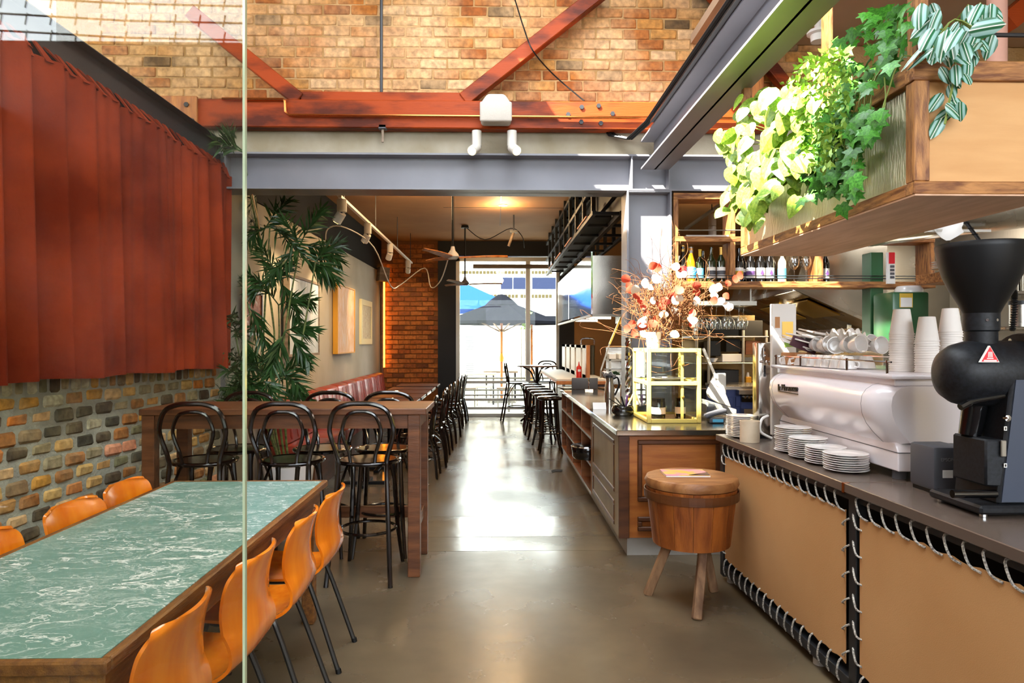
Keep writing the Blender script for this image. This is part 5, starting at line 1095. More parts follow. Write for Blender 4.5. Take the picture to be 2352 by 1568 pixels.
# leaves
def leaf_mesh(name, kind, mat, fold=.25):
    m = MB()
    if kind == 'heart': out = [(0, 0), (.16, -.06), (.33, .02), (.42, .2), (.40, .4), (.28, .65), (.12, .88), (0, 1.0)]
    elif kind == 'inch': out = [(0, 0), (.12, .05), (.25, .22), (.29, .42), (.24, .65), (.12, .86), (0, 1.0)]
    elif kind == 'ivy': out = [(0, 0), (.18, -.12), (.34, -.02), (.52, .02), (.36, .22), (.56, .52), (.26, .50), (.14, .72), (0, 1.0)]
    n_ = len(out); vs = []; fs = []
    for sg in (1, -1):
        b = len(vs)
        for x, y in out: vs.append((sg * x, y, -fold * x - .22 * y * y)); vs.append((0, y if 0 <= y <= 1 else 0, -.22 * y * y))
        for i in range(n_ - 1): fs.append((b + 2 * i, b + 2 * i + 2, b + 2 * i + 3, b + 2 * i + 1))
    m.add(vs, fs); return m.mesh(name, mat, fixn=False, smooth=60)
def stripe_leaf():
    m = bpy.data.materials.new('leaf_striped'); MATS['leaf_striped'] = m; t, p = nodes(m); N = t.nodes; K = t.links
    g = N.new('ShaderNodeTexCoord'); sp = N.new('ShaderNodeSeparateXYZ'); K.new(g.outputs['Object'], sp.inputs[0])
    ab = N.new('ShaderNodeMath'); ab.operation = 'ABSOLUTE'; K.new(sp.outputs[0], ab.inputs[0])
    cr = N.new('ShaderNodeValToRGB'); e = cr.color_ramp.elements; e[0].color = L('#e8efe0'); e[0].position = 0
    for pos, c in ((.012, '#dfe8d8'), (.022, '#24603c'), (.08, '#2c7048'), (.10, '#a4c8c0'), (.19, '#8cb8b0'), (.215, '#24603c')): q = e.new(pos); q.color = L(c)
    e[-1].color = L('#2a6a46'); cr.color_ramp.interpolation = 'LINEAR'
    K.new(ab.outputs[0], cr.inputs[0]); K.new(cr.outputs[0], p.inputs['Base Color']); p.inputs['Roughness'].default_value = .35
stripe_leaf()
LM = {'pothos': leaf_mesh('leaf', 'heart', 'leaf_pothos'), 'ivy': leaf_mesh('leaf', 'ivy', 'leaf_ivy', .12), 'inch': leaf_mesh('leaf', 'inch', 'leaf_striped', .3)}
rl = random.Random(17)
def in_poly(x, y, P):
    c_ = False; j = len(P) - 1
    for i in range(len(P)):
        if (P[i][1] > y) != (P[j][1] > y) and x < (P[j][0] - P[i][0]) * (y - P[i][1]) / (P[j][1] - P[i][1]) + P[i][0]: c_ = not c_
        j = i
    return c_
def plant(name, label, kind, polys, count, size, xr, extra=()):
    o0 = None; pts = []
    while len(pts) < count:
        P = rl.choice(polys); xs = [q[0] for q in P]; ys = [q[1] for q in P]; x, y = rl.uniform(min(xs), max(xs)), rl.uniform(min(ys), max(ys))
        if in_poly(x, y, P): pts.append((x, y))
    pts += list(extra)
    W_ = [PX(x, y, rl.uniform(*xr)) for x, y in pts]
    by = sum(p.y for p in W_) / len(W_); base = Vector((1.62, min(max(by, HY0 + .15), HY1 - .15), HZ1 - .065))
    t = thing(name, label, 'plant', tuple(base), 'plants in the hanging planter'); sm = MB()
    for p in W_:
        if p.z < HZ1 + .03 and p.x > HX0 - .03: p.x = HX0 - rl.uniform(.03, .10)
        s_ = size * rl.uniform(.7, 1.25); nrm = Vector((-.75 + rl.gauss(0, .35), -.55 + rl.gauss(0, .35), .45 + rl.gauss(0, .3))).normalized(); tip = Vector((rl.gauss(-.1, .45), rl.gauss(-.1, .45), -1 + rl.gauss(0, .4))); tip = (tip - nrm * tip.dot(nrm)).normalized(); xa = tip.cross(nrm)
        M_ = Matrix((xa, tip, nrm)).transposed().to_4x4(); M_.translation = p - base
        o = inst('leaf', LM[kind], t); o.matrix_local = M_ @ Matrix.Scale(s_, 4)
    # trailing stems
    for k in range(max(6, count // 9)):
        p = rl.choice(W_); r0 = Vector((HX0 + .06, p.y + rl.uniform(-.1, .1), HZ1 - .02)); r1 = Vector((HX0 - .02, (r0.y * 2 + p.y) / 3, HZ1 + .05)); 
        if p.z < HZ1: sm.tube(smooth_path([r0, r1, Vector((HX0 - .05, p.y, (HZ1 + p.z) / 2)), p], 4), .0028, 5)
        else: sm.tube(smooth_path([base + Vector((rl.uniform(-.08, .05), rl.uniform(-.2, .2), 0)), (base + p) / 2 + Vector((0, 0, .06)), p], 4), .0028, 5)
    sm.build('stems', 'vine_stem', t, fixn=False); return t
plant('pothos', 'yellow-green trailing pothos at the sunlit far end of the planter', 'pothos', [[(1690, 240), (1760, 190), (1860, 200), (1850, 330), (1800, 400), (1760, 330)], [(1655, 290), (1720, 270), (1740, 400), (1690, 470), (1655, 380)], [(1740, 330), (1840, 320), (1830, 400), (1770, 440)], [(1700, 430), (1755, 430), (1745, 500), (1710, 480)], [(1690, 220), (1780, 170), (1870, 180), (1880, 330), (1800, 420), (1690, 470), (1650, 380), (1650, 280)]], 215, .10, (1.32, 1.50), extra=((1735, 495), (1830, 450), (1820, 430), (1645, 300), (1720, 470)))
plant('ivy', 'dark green ivy spilling over the planter beside the oak corner post', 'ivy', [[(1940, 60), (2000, 15), (2110, 0), (2110, 100), (2050, 160), (1990, 210), (1930, 230), (1900, 160)], [(1930, 200), (2000, 180), (1990, 300), (1950, 360), (1930, 300)], [(2010, 240), (2030, 250), (2005, 320), (1990, 310)], [(1945, 330), (1975, 330), (1970, 440), (1950, 450)], [(1890, 110), (1960, 20), (2115, -10), (2115, 110), (2000, 220), (1920, 260)]], 285, .062, (1.36, 1.62), extra=((1955, 455), (1960, 470), (1965, 410)))
plant('inch_plant', 'striped silver and green inch plant hanging over the plywood end', 'inch', [[(2110, 0), (2280, 0), (2250, 110), (2200, 130), (2130, 110)]], 34, .085, (1.40, 1.62), extra=())
ip = bpy.data.objects['inch_plant']; base = ip.location
for (x, y) in ((2155, 60), (2165, 90), (2185, 75), (2230, 70), (2215, 100), (2245, 100), (2150, 115), (2235, 130), (2190, 130), (2195, 160), (2175, 175), (2215, 180), (2180, 205), (2165, 225), (2185, 235), (2205, 245), (2172, 250), (2192, 262), (2165, 280), (2160, 165), (2225, 150), (2250, 45), (2265, 25), (2140, 40), (2280, 90)):
    p = PY(x, y - 12, HY0 - rl.uniform(.02, .09)); nrm = Vector((-.35 + rl.gauss(0, .35), -.85, .3 + rl.gauss(0, .3))).normalized(); tip = Vector((rl.gauss(0, .6), 0, -1)); tip = (tip - nrm * tip.dot(nrm)).normalized(); xa = tip.cross(nrm)
    M_ = Matrix((xa, tip, nrm)).transposed().to_4x4(); M_.translation = p - base; o = inst('leaf', LM['inch'], ip); o.matrix_local = M_ @ Matrix.Scale(.072 * rl.uniform(.8, 1.2), 4)
MB().tube(smooth_path([(1.62, HY0 + .1, HZ1), PY(2200, 60, HY0 - .02), PY(2215, 130, HY0 - .05), PY(2190, 190, HY0 - .05), PY(2170, 285, HY0 - .05)], 5), .004, 5).build('stems', 'vine_stem', ip)
# fine-leaved fern: too many leaflets to count
ff = thing('asparagus_fern', 'feathery bright green fern in the middle of the planter', 'plant', (1.62, 3.25, HZ1 - .065), 'plants in the hanging planter')
m = MB(); P = [(1800, 190), (1860, 130), (1930, 100), (1960, 180), (1940, 300), (1900, 400), (1850, 380), (1830, 300)]; k = 0
while k < 1500:
    x, y = rl.uniform(1795, 1965), rl.uniform(95, 410)
    if not in_poly(x, y, P): continue
    p = PX(x, y, rl.uniform(1.34, 1.46 if y > 230 else 1.6)); d = Vector((rl.gauss(-.2, .5), rl.gauss(0, .5), rl.gauss(-.3, .5))).normalized(); l_ = rl.uniform(.02, .045); s_ = d.cross(Vector((rl.random(), rl.random(), rl.random() + .1))).normalized() * l_ * .22
    m.add([p, p + d * l_ * .5 + s_, p + d * l_, p + d * l_ * .5 - s_], [(0, 1, 2, 3)]); k += 1
o = m.build('leaflets', 'leaf_fine', ff, fixn=False); o['kind'] = 'stuff'
m = MB()
for k in range(30):
    p = PX(rl.uniform(1830, 1930), rl.uniform(200, 390), 1.42); m.tube(smooth_path([(1.56, p.y, HZ1 - .05), (1.46, p.y, HZ1 + .06), (1.42, p.y, (p.z + HZ1) / 2), p], 3), .002, 4)
m.build('stems', 'vine_stem', ff, fixn=False)
# white ceiling fitting on the soffit, pink pipe and orange timber in the upper right corner
q = PZ(1880, 20, 4.2)
cf = thing('ceiling_fitting', 'white flanged ceiling fitting on the plaster soffit', 'fitting', (PY(1880, 85, 5.2).x, 5.2, 3.78)); xx = PY(1880, 85, 5.2).x; z1 = PY(1880, 75, 5.2).z
MB().lathe([(0, z1 - .07), (.055, z1 - .07), (.06, z1 - .02), (.085, z1 - .01), (.085, z1 + .01), (.03, z1 + .012), (.03, 4.2)], (xx, 5.2, 0), 22).build('body', 'white_paint', cf)
tag(MB().cyl((PY(2290, 60, 4.6).x, 4.6, 3.3), (PY(2290, 60, 4.6).x, 4.6, 4.2), .06, n=14).build('service_pipe', 'terracotta'), 'pale pink service pipe rising behind the inch plant', 'pipe')
tag(MB().bar(PY(2300, 60, 5.0), PY(2420, -40, 5.0), .14, .2, (0, 1, 0)).build('roof_strut', 'timber_red'), 'short orange timber strut in the upper right corner', 'beam')
# ================================================================== HANGING BOTTLE SHELF
SY0, SY1 = 6.03, 6.25
def sx(px): return PY(px, 600, SY0).x
def sz(py): return PY(1140, py, SY0).z
hs_ = thing('hanging_shelf', 'hanging oiled-timber bottle shelf unit beside the steel column', 'shelf', (2.75, 6.14, sz(658)))
xa, xb_ = sx(1547), sx(2148)
MB().box(xa, SY0, sz(455), xb_, SY1, sz(440)).build('top_board', 'oak', hs_, bevel=.003); MB().box(xa, SY0, sz(553), xb_, SY1, sz(541)).build('shelf_board', 'oak', hs_, bevel=.003); MB().box(xa, SY0 - .01, sz(659), xb_, SY1, sz(645)).build('shelf_board', 'oak', hs_, bevel=.003)
for px in (1547, 1678, 1880, 2136): MB().box(sx(px), SY0 + .004, sz(645), sx(px) + .045, SY1 - .004, sz(553)).build('upright', 'oak_z', hs_, bevel=.002); MB().box(sx(px), SY0 + .004, sz(541), sx(px) + .045, SY1 - .004, sz(455)).build('upright', 'oak_z', hs_, bevel=.002)
for py in (632, 638): MB().tube([(xa + .04, SY0 - .006, sz(py)), (xb_, SY0 - .006, sz(py))], .005, 6).build('rail', 'steel_dark', hs_)
MB().tube([(xa + .045, SY0 - .006, sz(527)), (xb_, SY0 - .006, sz(527))], .006, 6).build('rail', 'aluminium', hs_)
MB().box(xa + .2, SY0 + .02, sz(700), xa + .75, SY1, sz(690)).build('glass_rack', 'aluminium', hs_)
for x in (xa + .22, xa + .72): MB().box(x, SY0 + .1, sz(690), x + .012, SY0 + .112, sz(659)).build('rack_hanger', 'aluminium', hs_)
# bottles
def bottle(px, h, r, glass, lab_m, foil, lab, back=0, sh='wine'):
    x = sx(px); y = SY0 + .07 + back; z = sz(645) + .001
    t = thing('bottle', lab, 'bottle', (x, y, z), 'bottles on the hanging shelf')
    pr_ = [(0, 0), (r, 0), (r, .58), (r * .9, .64), (r * .42, .76), (r * .36, .80), (r * .36, .985), (r * .42, .985), (r * .42, 1.0), (0, 1.0)] if sh == 'wine' else [(0, 0), (r, 0), (r, .45), (r * .85, .58), (r * .45, .76), (r * .38, .85), (r * .42, .96), (r * .42, 1.0), (0, 1.0)]
    bgl = MB().lathe([(a_, z + b_ * h) for a_, b_ in pr_], (x, y, 0), 18).build('glass', glass, t, smooth=50)
    pur = lab_m == 'label_purple'; lab_m = 'white_paint' if pur else lab_m
    if pur: MB().prism([(x - .016, y - r - .004, z + .25 * h), (x, y - r - .004, z + .18 * h), (x + .016, y - r - .004, z + .25 * h), (x, y - r - .004, z + .37 * h)], (0, .006, 0)).build('label_emblem', 'label_purple', bgl)
    if lab_m: MB().lathe([(r + .001, z + .10 * h), (r + .001, z + .42 * h)], (x, y, 0), 18).build('label', lab_m, bgl, fixn=False)
    if lab_m == 'paper_white': MB().lathe([(r + .0016, z + .20 * h), (r + .0016, z + .32 * h)], (x, y, 0), 18).build('label_print', R.choice(['label_yellow', 'label_purple', 'grey_plastic']), bgl, fixn=False)
    if foil: MB().lathe([(r * .40, z + .78 * h), (r * .40, z + .97 * h), (r * .46, z + .975 * h), (r * .46, z + 1.003 * h), (0, z + 1.004 * h)], (x, y, 0), 14).build('foil', foil, t, smooth=50)
B = [(1573, .325, .040, 'bottle_dark', 'red_label', 'foil_gold', 'champagne bottle with gold foil and red label at the left end of the shelf', 0, 'ch'), (1592, .31, .043, 'amber_glass', 'label_blue', 'aluminium', 'fat amber bottle with a light blue label', 0, 'ch'), (1613, .29, .034, 'bottle_green', 'label_blue', 'label_yellow', 'green bottle with a blue label and yellow cap', 0, 'wine'),
     (1625, .285, .037, 'bottle_dark', None, None, 'plain dark bottle behind the yellow-labelled ones', .07, 'wine'), (1639, .31, .038, 'bottle_green', 'paper_white', None, 'left dark wine bottle with a white and yellow label', 0, 'wine'), (1662, .31, .038, 'bottle_green', 'paper_white', 'foil_gold', 'wine bottle with white label and gold neck', 0, 'wine'),
     (1703, .30, .040, 'bottle_dark', 'paper_white', None, 'dark wine bottle with a white label beside the middle upright', 0, 'wine'), (1718, .29, .034, 'bottle_dark', 'paper_white', None, 'dark bottle set back behind the white-labelled ones', .07, 'wine'), (1731, .30, .038, 'bottle_dark', 'paper_white', None, 'dark wine bottle with a cream label left of the purple ones', 0, 'wine'),
     (1754, .30, .039, 'bottle_dark', 'label_purple', None, 'left dark bottle of the pair with purple labels', 0, 'wine'), (1775, .30, .039, 'bottle_dark', 'label_purple', None, 'right dark bottle of the pair with purple labels', 0, 'wine'), (1788, .29, .036, 'bottle_dark', None, None, 'unlabelled dark bottle behind the pair of purple labels', .08, 'wine'),
     (1804, .29, .037, 'bottle_clear', 'label_blue', None, 'clear bottle with a bright blue label', 0, 'wine'), (1905, .29, .033, 'bottle_dark', 'label_purple', None, 'lone dark bottle with purple label right of the upright', 0, 'wine')]
for b_ in B: bottle(*b_)
wg_ = MB().lathe([(0, 0), (.034, .001), (.034, .004), (.006, .009), (.004, .02), (.004, .085), (.012, .095), (.036, .125), (.040, .155), (.034, .20), (.031, .21), (.030, .21), (.033, .20), (.038, .155), (.034, .127), (.010, .098), (0, .096)], n=20).mesh('wine_glass', 'glass_ware', smooth=50)
for px, back, lab in ((1832, .0, 'left wine glass standing on the bottle shelf'), (1862, .02, 'right wine glass standing on the bottle shelf by the upright')):
    o = inst('wine_glass', wg_); o.location = (sx(px), SY0 + .07 + back, sz(645) + .001); o.scale = (1.2,) * 3; tag(o, lab, 'wine glass', 'standing wine glasses')
for k in range(8):
    o = inst('wine_glass', wg_); o.location = (xa + .24 + .062 * k, SY0 + .08 + .06 * (k % 2), sz(700) - .001); o.rotation_euler = (pi, 0, 0); tag(o, 'wine glass hanging upside down from the rack under the shelf', 'wine glass', 'hanging wine glasses')
# items on the upper shelf
tag(MB().box(sx(1580), SY0 + .05, sz(541) + .001, sx(1690), SY0 + .1, sz(541) + .02).build('wall_batten', 'white_paint'), 'thin white batten lying on the upper shelf', 'batten')
# ================================================================== KITCHEN BEHIND
# big sloping extraction hood
hd_ = thing('canopy_hood', 'large stainless canopy hood with sloping underside over the kitchen', 'extraction hood', (4.0, 8.6, 1.6))
A, Bq, C_ = Vector((3.55, 10.4, 2.07)), Vector((3.07, 7.0, 2.067)), Vector((4.04, 7.0, 1.64)); D_ = Vector((4.5, 10.4, 1.64))
up = Vector((.25, 0, .75))
v = [Bq, C_, D_, A, Bq + up, C_ + Vector((0, 0, 1.2)), D_ + Vector((0, 0, 1.2)), A + up]
MB().add(v, [(0, 1, 5, 4), (1, 2, 6, 5), (2, 3, 7, 6), (3, 0, 4, 7), (4, 5, 6, 7)]).build('outer_shell', 'stainless', hd_, smooth=0)
n_ = (C_ - Bq).cross(A - Bq).normalized(); n_ = n_ if n_.z > 0 else -n_
MB().add([p + n_ * .03 for p in (Bq, C_, D_, A)], [(0, 1, 2, 3)]).build('underside', 'stainless_warm', hd_)
MB().bar(Bq, C_, .03, .03, (0, 1, 0)).build('lip', 'stainless', hd_); MB().bar(Bq, A, .03, .05).build('lip', 'stainless', hd_); MB().bar(A, D_, .03, .04, (0, 1, 0)).build('lip', 'stainless', hd_)
for k in range(2):
    f0 = Bq.lerp(A, .10 + .35 * k); f1 = Bq.lerp(A, .36 + .35 * k); e_ = (C_ - Bq)
    MB().prism([f0 + e_ * .25, f0 + e_ * .62, f1 + e_ * .62, f1 + e_ * .25], n_ * .012).build('filter', 'brass', hd_)
for k in range(2): p = (Bq + C_ + A) / 3 + Vector((.1 * k, .4 * k, -.03)); MB().bar(p, p + Vector((.12, .6, -.06)), .03, .03).build('tube_lamp', 'tube_light', hd_)
lamp('AREA', (3.6, 8.4, 1.78), 22, (1, .72, .4), .5, (3.3, 8.4, 0), size_y=1.2, parent=hd_)
# second hood over the pass, mirror sides
h2 = thing('pass_hood', 'boxy mirror-polished stainless hood above the raised bar', 'extraction hood', (1.4, 8.9, 1.8))
MB().box(.97, 7.0, 1.80, .985, 7.9, 2.44).build('side_panel', 'mirror_steel', h2); MB().box(.972, 7.905, 1.82, .985, 9.2, 2.44).build('side_panel', 'mirror_steel', h2); MB().box(.97, 9.205, 1.82, .985, 10.8, 2.44).build('side_panel', 'mirror_steel', h2)
MB().box(.985, 7.0, 1.8, 1.9, 7.02, 2.40).build('end_panel', 'stainless', h2); MB().box(.99, 7.03, 2.38, 1.9, 10.8, 2.40).build('top_panel', 'stainless', h2); MB().box(1.88, 7.03, 1.8, 1.9, 10.8, 2.4).build('back_panel', 'stainless', h2)
MB().box(.985, 7.0, 1.775, 1.9, 7.06, 1.80).build('lip', 'aluminium', h2); MB().box(.97, 7.06, 1.775, 1.0, 10.8, 1.80).build('lip', 'aluminium', h2)
for y in (7.6, 8.8, 10.0): MB().bar((1.1, y, 1.83), (1.5, y + .2, 1.83), .03, .03).build('tube_lamp', 'tube_light', h2)
lamp('AREA', (1.45, 8.6, 1.82), 16, (1, .8, .55), .5, (1.45, 8.6, 0), size_y=2.5, parent=h2)
# black slatted rack hung from the ceiling along the bar
rk = thing('ceiling_rack', 'black steel ladder rack hung from the ceiling above the bar', 'rack', (1.2, 9.9, 2.8))
for x in (.97, 1.25, 1.55):
    for z in (2.80, 3.08, 3.40): MB().box(x, 6.9, z, x + .04, 13.4, z + .04).build('rail', 'steel_black', rk)
for y in [6.95 + .72 * k for k in range(9)]:
    MB().box(.97, y, 2.84, 1.01, y + .07, 3.54).build('upright', 'steel_black', rk); MB().box(1.55, y, 2.84, 1.59, y + .07, 3.54).build('upright', 'steel_black', rk)
    for z in (2.81, 3.41): MB().box(1.01, y, z, 1.55, y + .05, z + .03).build('rung', 'steel_black', rk)
for k in range(4): MB().box(.955, 7.3 + k * 1.5, 2.845, .969, 8.1 + k * 1.5, 2.86).build('edge_strip', 'terracotta', rk);  # pale pink strips along the lower rack edge
MB().box(1.01, 7.0, 3.44, 1.55, 13.2, 3.46).build('rack_panel', 'steel_black', rk); MB().box(1.30, 7.0, 2.85, 1.32, 13.2, 3.44).build('rack_panel', 'steel_black', rk); MB().box(1.02, 7.6, 2.90, 1.28, 13.2, 2.93).build('rack_panel', 'steel_black', rk)
# corner duct under the portal, cable coil
# low kitchen units behind the island
ku = thing('kitchen_range', 'blue-fronted kitchen range with a black control panel', 'stove', (3.6, 7.6, 0))
KY = 7.4
def kx(px, Y=KY): return PY(px, 800, Y).x
def kz(py, Y=KY): return PY(1140, py, Y).z
MB().box(kx(1668), KY, 0, kx(1990), KY + .7, kz(895)).build('body', 'navy', ku); MB().box(kx(1665), KY - .03, kz(895), kx(1990), KY + .7, kz(888)).build('top', 'stainless', ku); MB().box(kx(1700), KY - .05, kz(923), kx(1800), KY - .001, kz(903)).build('control_panel', 'black_gloss', ku); MB().box(kx(1690), KY - .10, kz(905), kx(1800), KY, kz(895)).build('shelf_lip', 'stainless', ku)
for k in range(5): MB().cyl((kx(1706 + 9 * k), KY - .055, kz(912)), (kx(1706 + 9 * k), KY - .075, kz(912)), .014, n=10).build('knob', 'chrome', ku)
for k in range(2): MB().box(kx(1672 + 17 * k), KY - .012, kz(935), kx(1684 + 17 * k), KY - .001, kz(912)).build('door', 'label_blue' if k == 9 else 'navy', ku, bevel=.003)
MB().box(kx(1700), KY - .12, kz(948), kx(1800), KY - .02, kz(938)).build('drawer_front', 'stainless', ku)
# wire racking with pans and boxes
rkY = 8.6
rr_ = thing('kitchen_rack', 'steel kitchen racking with trays and black ovens', 'rack', (kx(1690, rkY), rkY + .2, 0))
for px in (1600, 1628, 1707, 1760): MB().cyl((kx(px, rkY), rkY, 0), (kx(px, rkY), rkY, kz(758, rkY)), .018, n=8).build('post', 'aluminium', rr_)
for py in (772, 833, 892): MB().box(kx(1590, rkY), rkY - .02, kz(py + 3, rkY), kx(1765, rkY), rkY + .45, kz(py, rkY)).build('shelf', 'stainless', rr_, bevel=.004)
MB().box(kx(1590, rkY), rkY + .46, .5, kx(1765, rkY), rkY + .48, kz(720, rkY)).build('back_sheet', 'stainless_warm', rr_)
def kbox(name, px0, px1, py0, py1, mat, lab, cat, dep=.25, Y=rkY, bev=.006, grp=None): return tag(MB().box(kx(px0, Y), Y + .04, kz(py1, Y), kx(px1, Y), Y + .04 + dep, kz(py0, Y)).build(name, mat, bevel=bev), lab, cat, grp)
kbox('oven', 1605, 1700, 725, 771, 'black_gloss', 'wide black oven on the upper kitchen rack', 'oven', .4); kbox('oven', 1708, 1755, 735, 771, 'black_plastic', 'small black oven at the right of the kitchen rack', 'oven', .4)
kbox('food_tray', 1661, 1706, 813, 832, 'white_ceramic', 'deep white food tray on the kitchen rack', 'tray'); kbox('food_tray', 1711, 1742, 820, 832, 'stainless', 'shallow steel tray on the kitchen rack', 'tray')
kbox('storage_box', 1632, 1658, 782, 832 - 14, 'black_plastic', 'tall black storage box behind the steel pole', 'box'); kbox('storage_box', 1670, 1704, 778, 808, 'black_plastic', 'black storage box above the white food tray', 'box') ; kbox('storage_box', 1715, 1750, 782, 815, 'cabinet_dark', 'brown storage box on the right of the rack', 'box')
kbox('storage_box', 1640, 1700, 850, 891, 'steel_dark', 'wide dark box on the lowest rack shelf', 'box')
t = thing('milk_bottle', 'yellow-capped plastic bottle on the lowest rack shelf', 'bottle', (kx(1722, rkY), rkY + .05, kz(891, rkY))); MB().box(kx(1715, rkY), rkY + .03, kz(891, rkY), kx(1729, rkY), rkY + .1, kz(866, rkY)).build('body', 'mustard', t, bevel=.008); MB().cyl((kx(1722, rkY), rkY + .065, kz(866, rkY)), (kx(1722, rkY), rkY + .065, kz(856, rkY)), .02, .012, 10).build('neck', 'paper_white', t)
tag(MB().lathe([(0, 0), (.04, 0), (.07, .05), (.066, .05), (.036, .008), (0, .008)], (kx(1640, rkY), rkY + .06, kz(832, rkY) + .001), 20).build('bowl', 'white_ceramic', smooth=50), 'small white bowl on the kitchen rack beside the steel post', 'bowl')
for px, mat, cap, lab in ((1917, 'sauce_tan', 'sauce_tan', 'tan squeeze bottle behind the paper bags'), (1934, 'paper_white', 'red_plastic', 'white squeeze bottle with a red nozzle behind the paper bags')):
    squeeze('sauce_bottle', (kx(px, 6.2), 6.2, kz(805, 6.2)), .20, .035, mat, cap, lab, 'squeeze bottles')
tag(MB().box(kx(1850, 6.2), 6.1, 0, kx(2010, 6.2), 6.35, kz(806, 6.2)).build('back_bench', 'stainless_warm', bevel=.004), 'steel back bench carrying the squeeze bottles', 'bench')
# steel-clad partition and the things on it at the right
struct('wall_kitchen_partition', MB().box(4.06, 7.75, 0, 5.2, 7.85, 2.9), 'stainless')
gn = thing('green_boiler', 'green enamel water boiler with a printed notice', 'boiler', (PY(2090, 700, 5.6).x, 5.6, 1.0)); GY_ = 5.6
def gx_(px): return PY(px, 700, GY_).x
def gz_(py): return PY(1140, py, GY_).z
MB().box(gx_(2050), GY_, gz_(800), gx_(2135), GY_ + .3, gz_(668)).build('body', 'green_enamel', gn, bevel=.02, seg=2); MB().lathe([(0, gz_(668)), (.11, gz_(668)), (.11, gz_(660)), (.09, gz_(652)), (0, gz_(650))], (gx_(2112), GY_ + .15, 0), 22).build('lid', 'white_ceramic', gn); MB().box(gx_(2066), GY_ - .004, gz_(705), gx_(2096), GY_, gz_(672)).build('notice', 'label_yellow', gn); MB().box(gx_(2068), GY_ - .0055, gz_(704), gx_(2094), GY_ - .004, gz_(682)).build('notice_print', 'paper_white', gn)
tag(MB().box(gx_(2020), GY_ - .05, 0, gx_(2260), GY_ + .5, gz_(800)).build('kitchen_bench', 'stainless', bevel=.004), 'stainless bench carrying the green boiler', 'bench')
tag(MB().box(gx_(2068), GY_ + .45, gz_(800), gx_(2100), GY_ + .6, gz_(560)).build('green_column', 'green_enamel', bevel=.006), 'dark green upright column behind the boiler', 'column')
sg = thing('warning_sign', 'red and white striped warning sign hanging behind the hopper', 'sign', (gx_(2110), GY_ + .42, gz_(640))); MB().box(gx_(2101), GY_ + .40, gz_(640), gx_(2121), GY_ + .42, gz_(562)).build('board', 'paper_white', sg); MB().box(gx_(2105), GY_ + .395, gz_(590), gx_(2119), GY_ + .40, gz_(562)).build('red_field', 'red_label', sg)
for k in range(4): MB().box(gx_(2108), GY_ + .395, gz_(600 + 9 * k), gx_(2118), GY_ + .40, gz_(594 + 9 * k)).build('text_line', 'grey_plastic', sg)
pl4 = plate_mesh(.14)
for k in range(4): o = inst('plate', pl4); o.location = (gx_(2140), GY_ - .25, sz(645) + .03 + .018 * k); o.scale = (1, 1, 1.2); tag(o, 'large plate stacked on the end of the bottle shelf', 'plate', 'large plates on the shelf end')
tag(MB().box(xb_ - .35, 5.2, sz(659), xb_ + .25, 5.75, sz(645) + .028).build('plate_ledge', 'oak', bevel=.003), 'short timber ledge carrying large plates', 'ledge')
tag(MB().cyl((2.9, 5.3, 2.43), (4.6, 5.0, 2.62), .17, n=26).build('air_duct', 'stainless'), 'round silver air duct running behind the planter', 'duct')
rg = MB(); rg.grid(lambda u, v: (PY(2145 + 60 * u, 500, 5.0).x + .01 * math.sin(7 * v), 5.0 + .03 * math.sin(5 * u), PY(1140, 500 + (50 - 22 * abs(u - .55) * 2) * v, 5.0).z), 10, 10, .005); tag(rg.build('hanging_cloth', 'paper_white', smooth=60), 'white cloth hanging over the duct bracket', 'cloth')
tag(MB().box(PY(2125, 525, 5.05).x, 5.02, PY(1140, 530, 5.05).z, PY(2270, 525, 5.05).x, 5.06, PY(1140, 524, 5.05).z).build('duct_bracket', 'white_paint'), 'white bracket rail below the air duct', 'bracket')
# steel shelf, coil hose, tins at the far right
fs_ = thing('wall_shelf', 'bright steel wall shelf at the right edge', 'shelf', (PY(2330, 700, 4.6).x, 4.6, 1.5))
for py in (668, 750): MB().box(PY(2285, py, 4.6).x, 4.5, PY(1140, py + 8, 4.6).z, PY(2500, py, 4.6).x, 4.95, PY(1140, py, 4.6).z).build('board', 'stainless', fs_, bevel=.004)
MB().box(PY(2285, 700, 4.6).x, 4.95, .9, PY(2500, 700, 4.6).x, 4.97, 2.2).build('back_sheet', 'stainless', fs_)
def tin(px, Y, py, h, r, lab, mat):
    x = PY(px, py, Y).x; z = PY(1140, py, Y).z; t = thing('steel_tin', lab, 'tin', (x, Y, z), 'steel tins at the right'); MB().lathe([(0, z), (r, z), (r, z + h), (r * .9, z + h), (0, z + h)], (x, Y, 0), 20).build('body', mat, t); MB().lathe([(r + .003, z + h - .02), (r + .003, z + h + .006), (0, z + h + .008)], (x, Y, 0), 20).build('lid', 'steel_dark', t)
tin(2318, 4.72, 667.5, .16, .055, 'left steel tin on the upper wall shelf', 'stainless'); tin(2358, 4.72, 667.5, .18, .06, 'right steel tin on the upper wall shelf', 'stainless'); tin(2345, 4.62, 749.5, .17, .07, 'large steel tin on the lower wall shelf', 'stainless')
hm = MB(); cp_ = smooth_path([(PY(2300, 640, 4.4).x, 4.85, 2.48), PY(2312, 640, 4.4), PY(2330, 690, 4.4), PY(2325, 760, 4.4)], 14); hm.tube(cp_, .012, 8)
for i in range(0, len(cp_) - 1): hm.tube([cp_[i] + Vector((.017 * math.cos(g), .017 * math.sin(g), 0)) for g in [2 * pi * j / 10 for j in range(10)]], .004, 4, closed=True)
tag(hm.build('coil_hose', 'black_plastic'), 'coiled black hose hanging behind the hopper', 'hose')
lamp('AREA', (4.4, 6.2, 2.85), 60, (1, .92, .8), .6, (4.2, 6.2, 0), size_y=1.2)
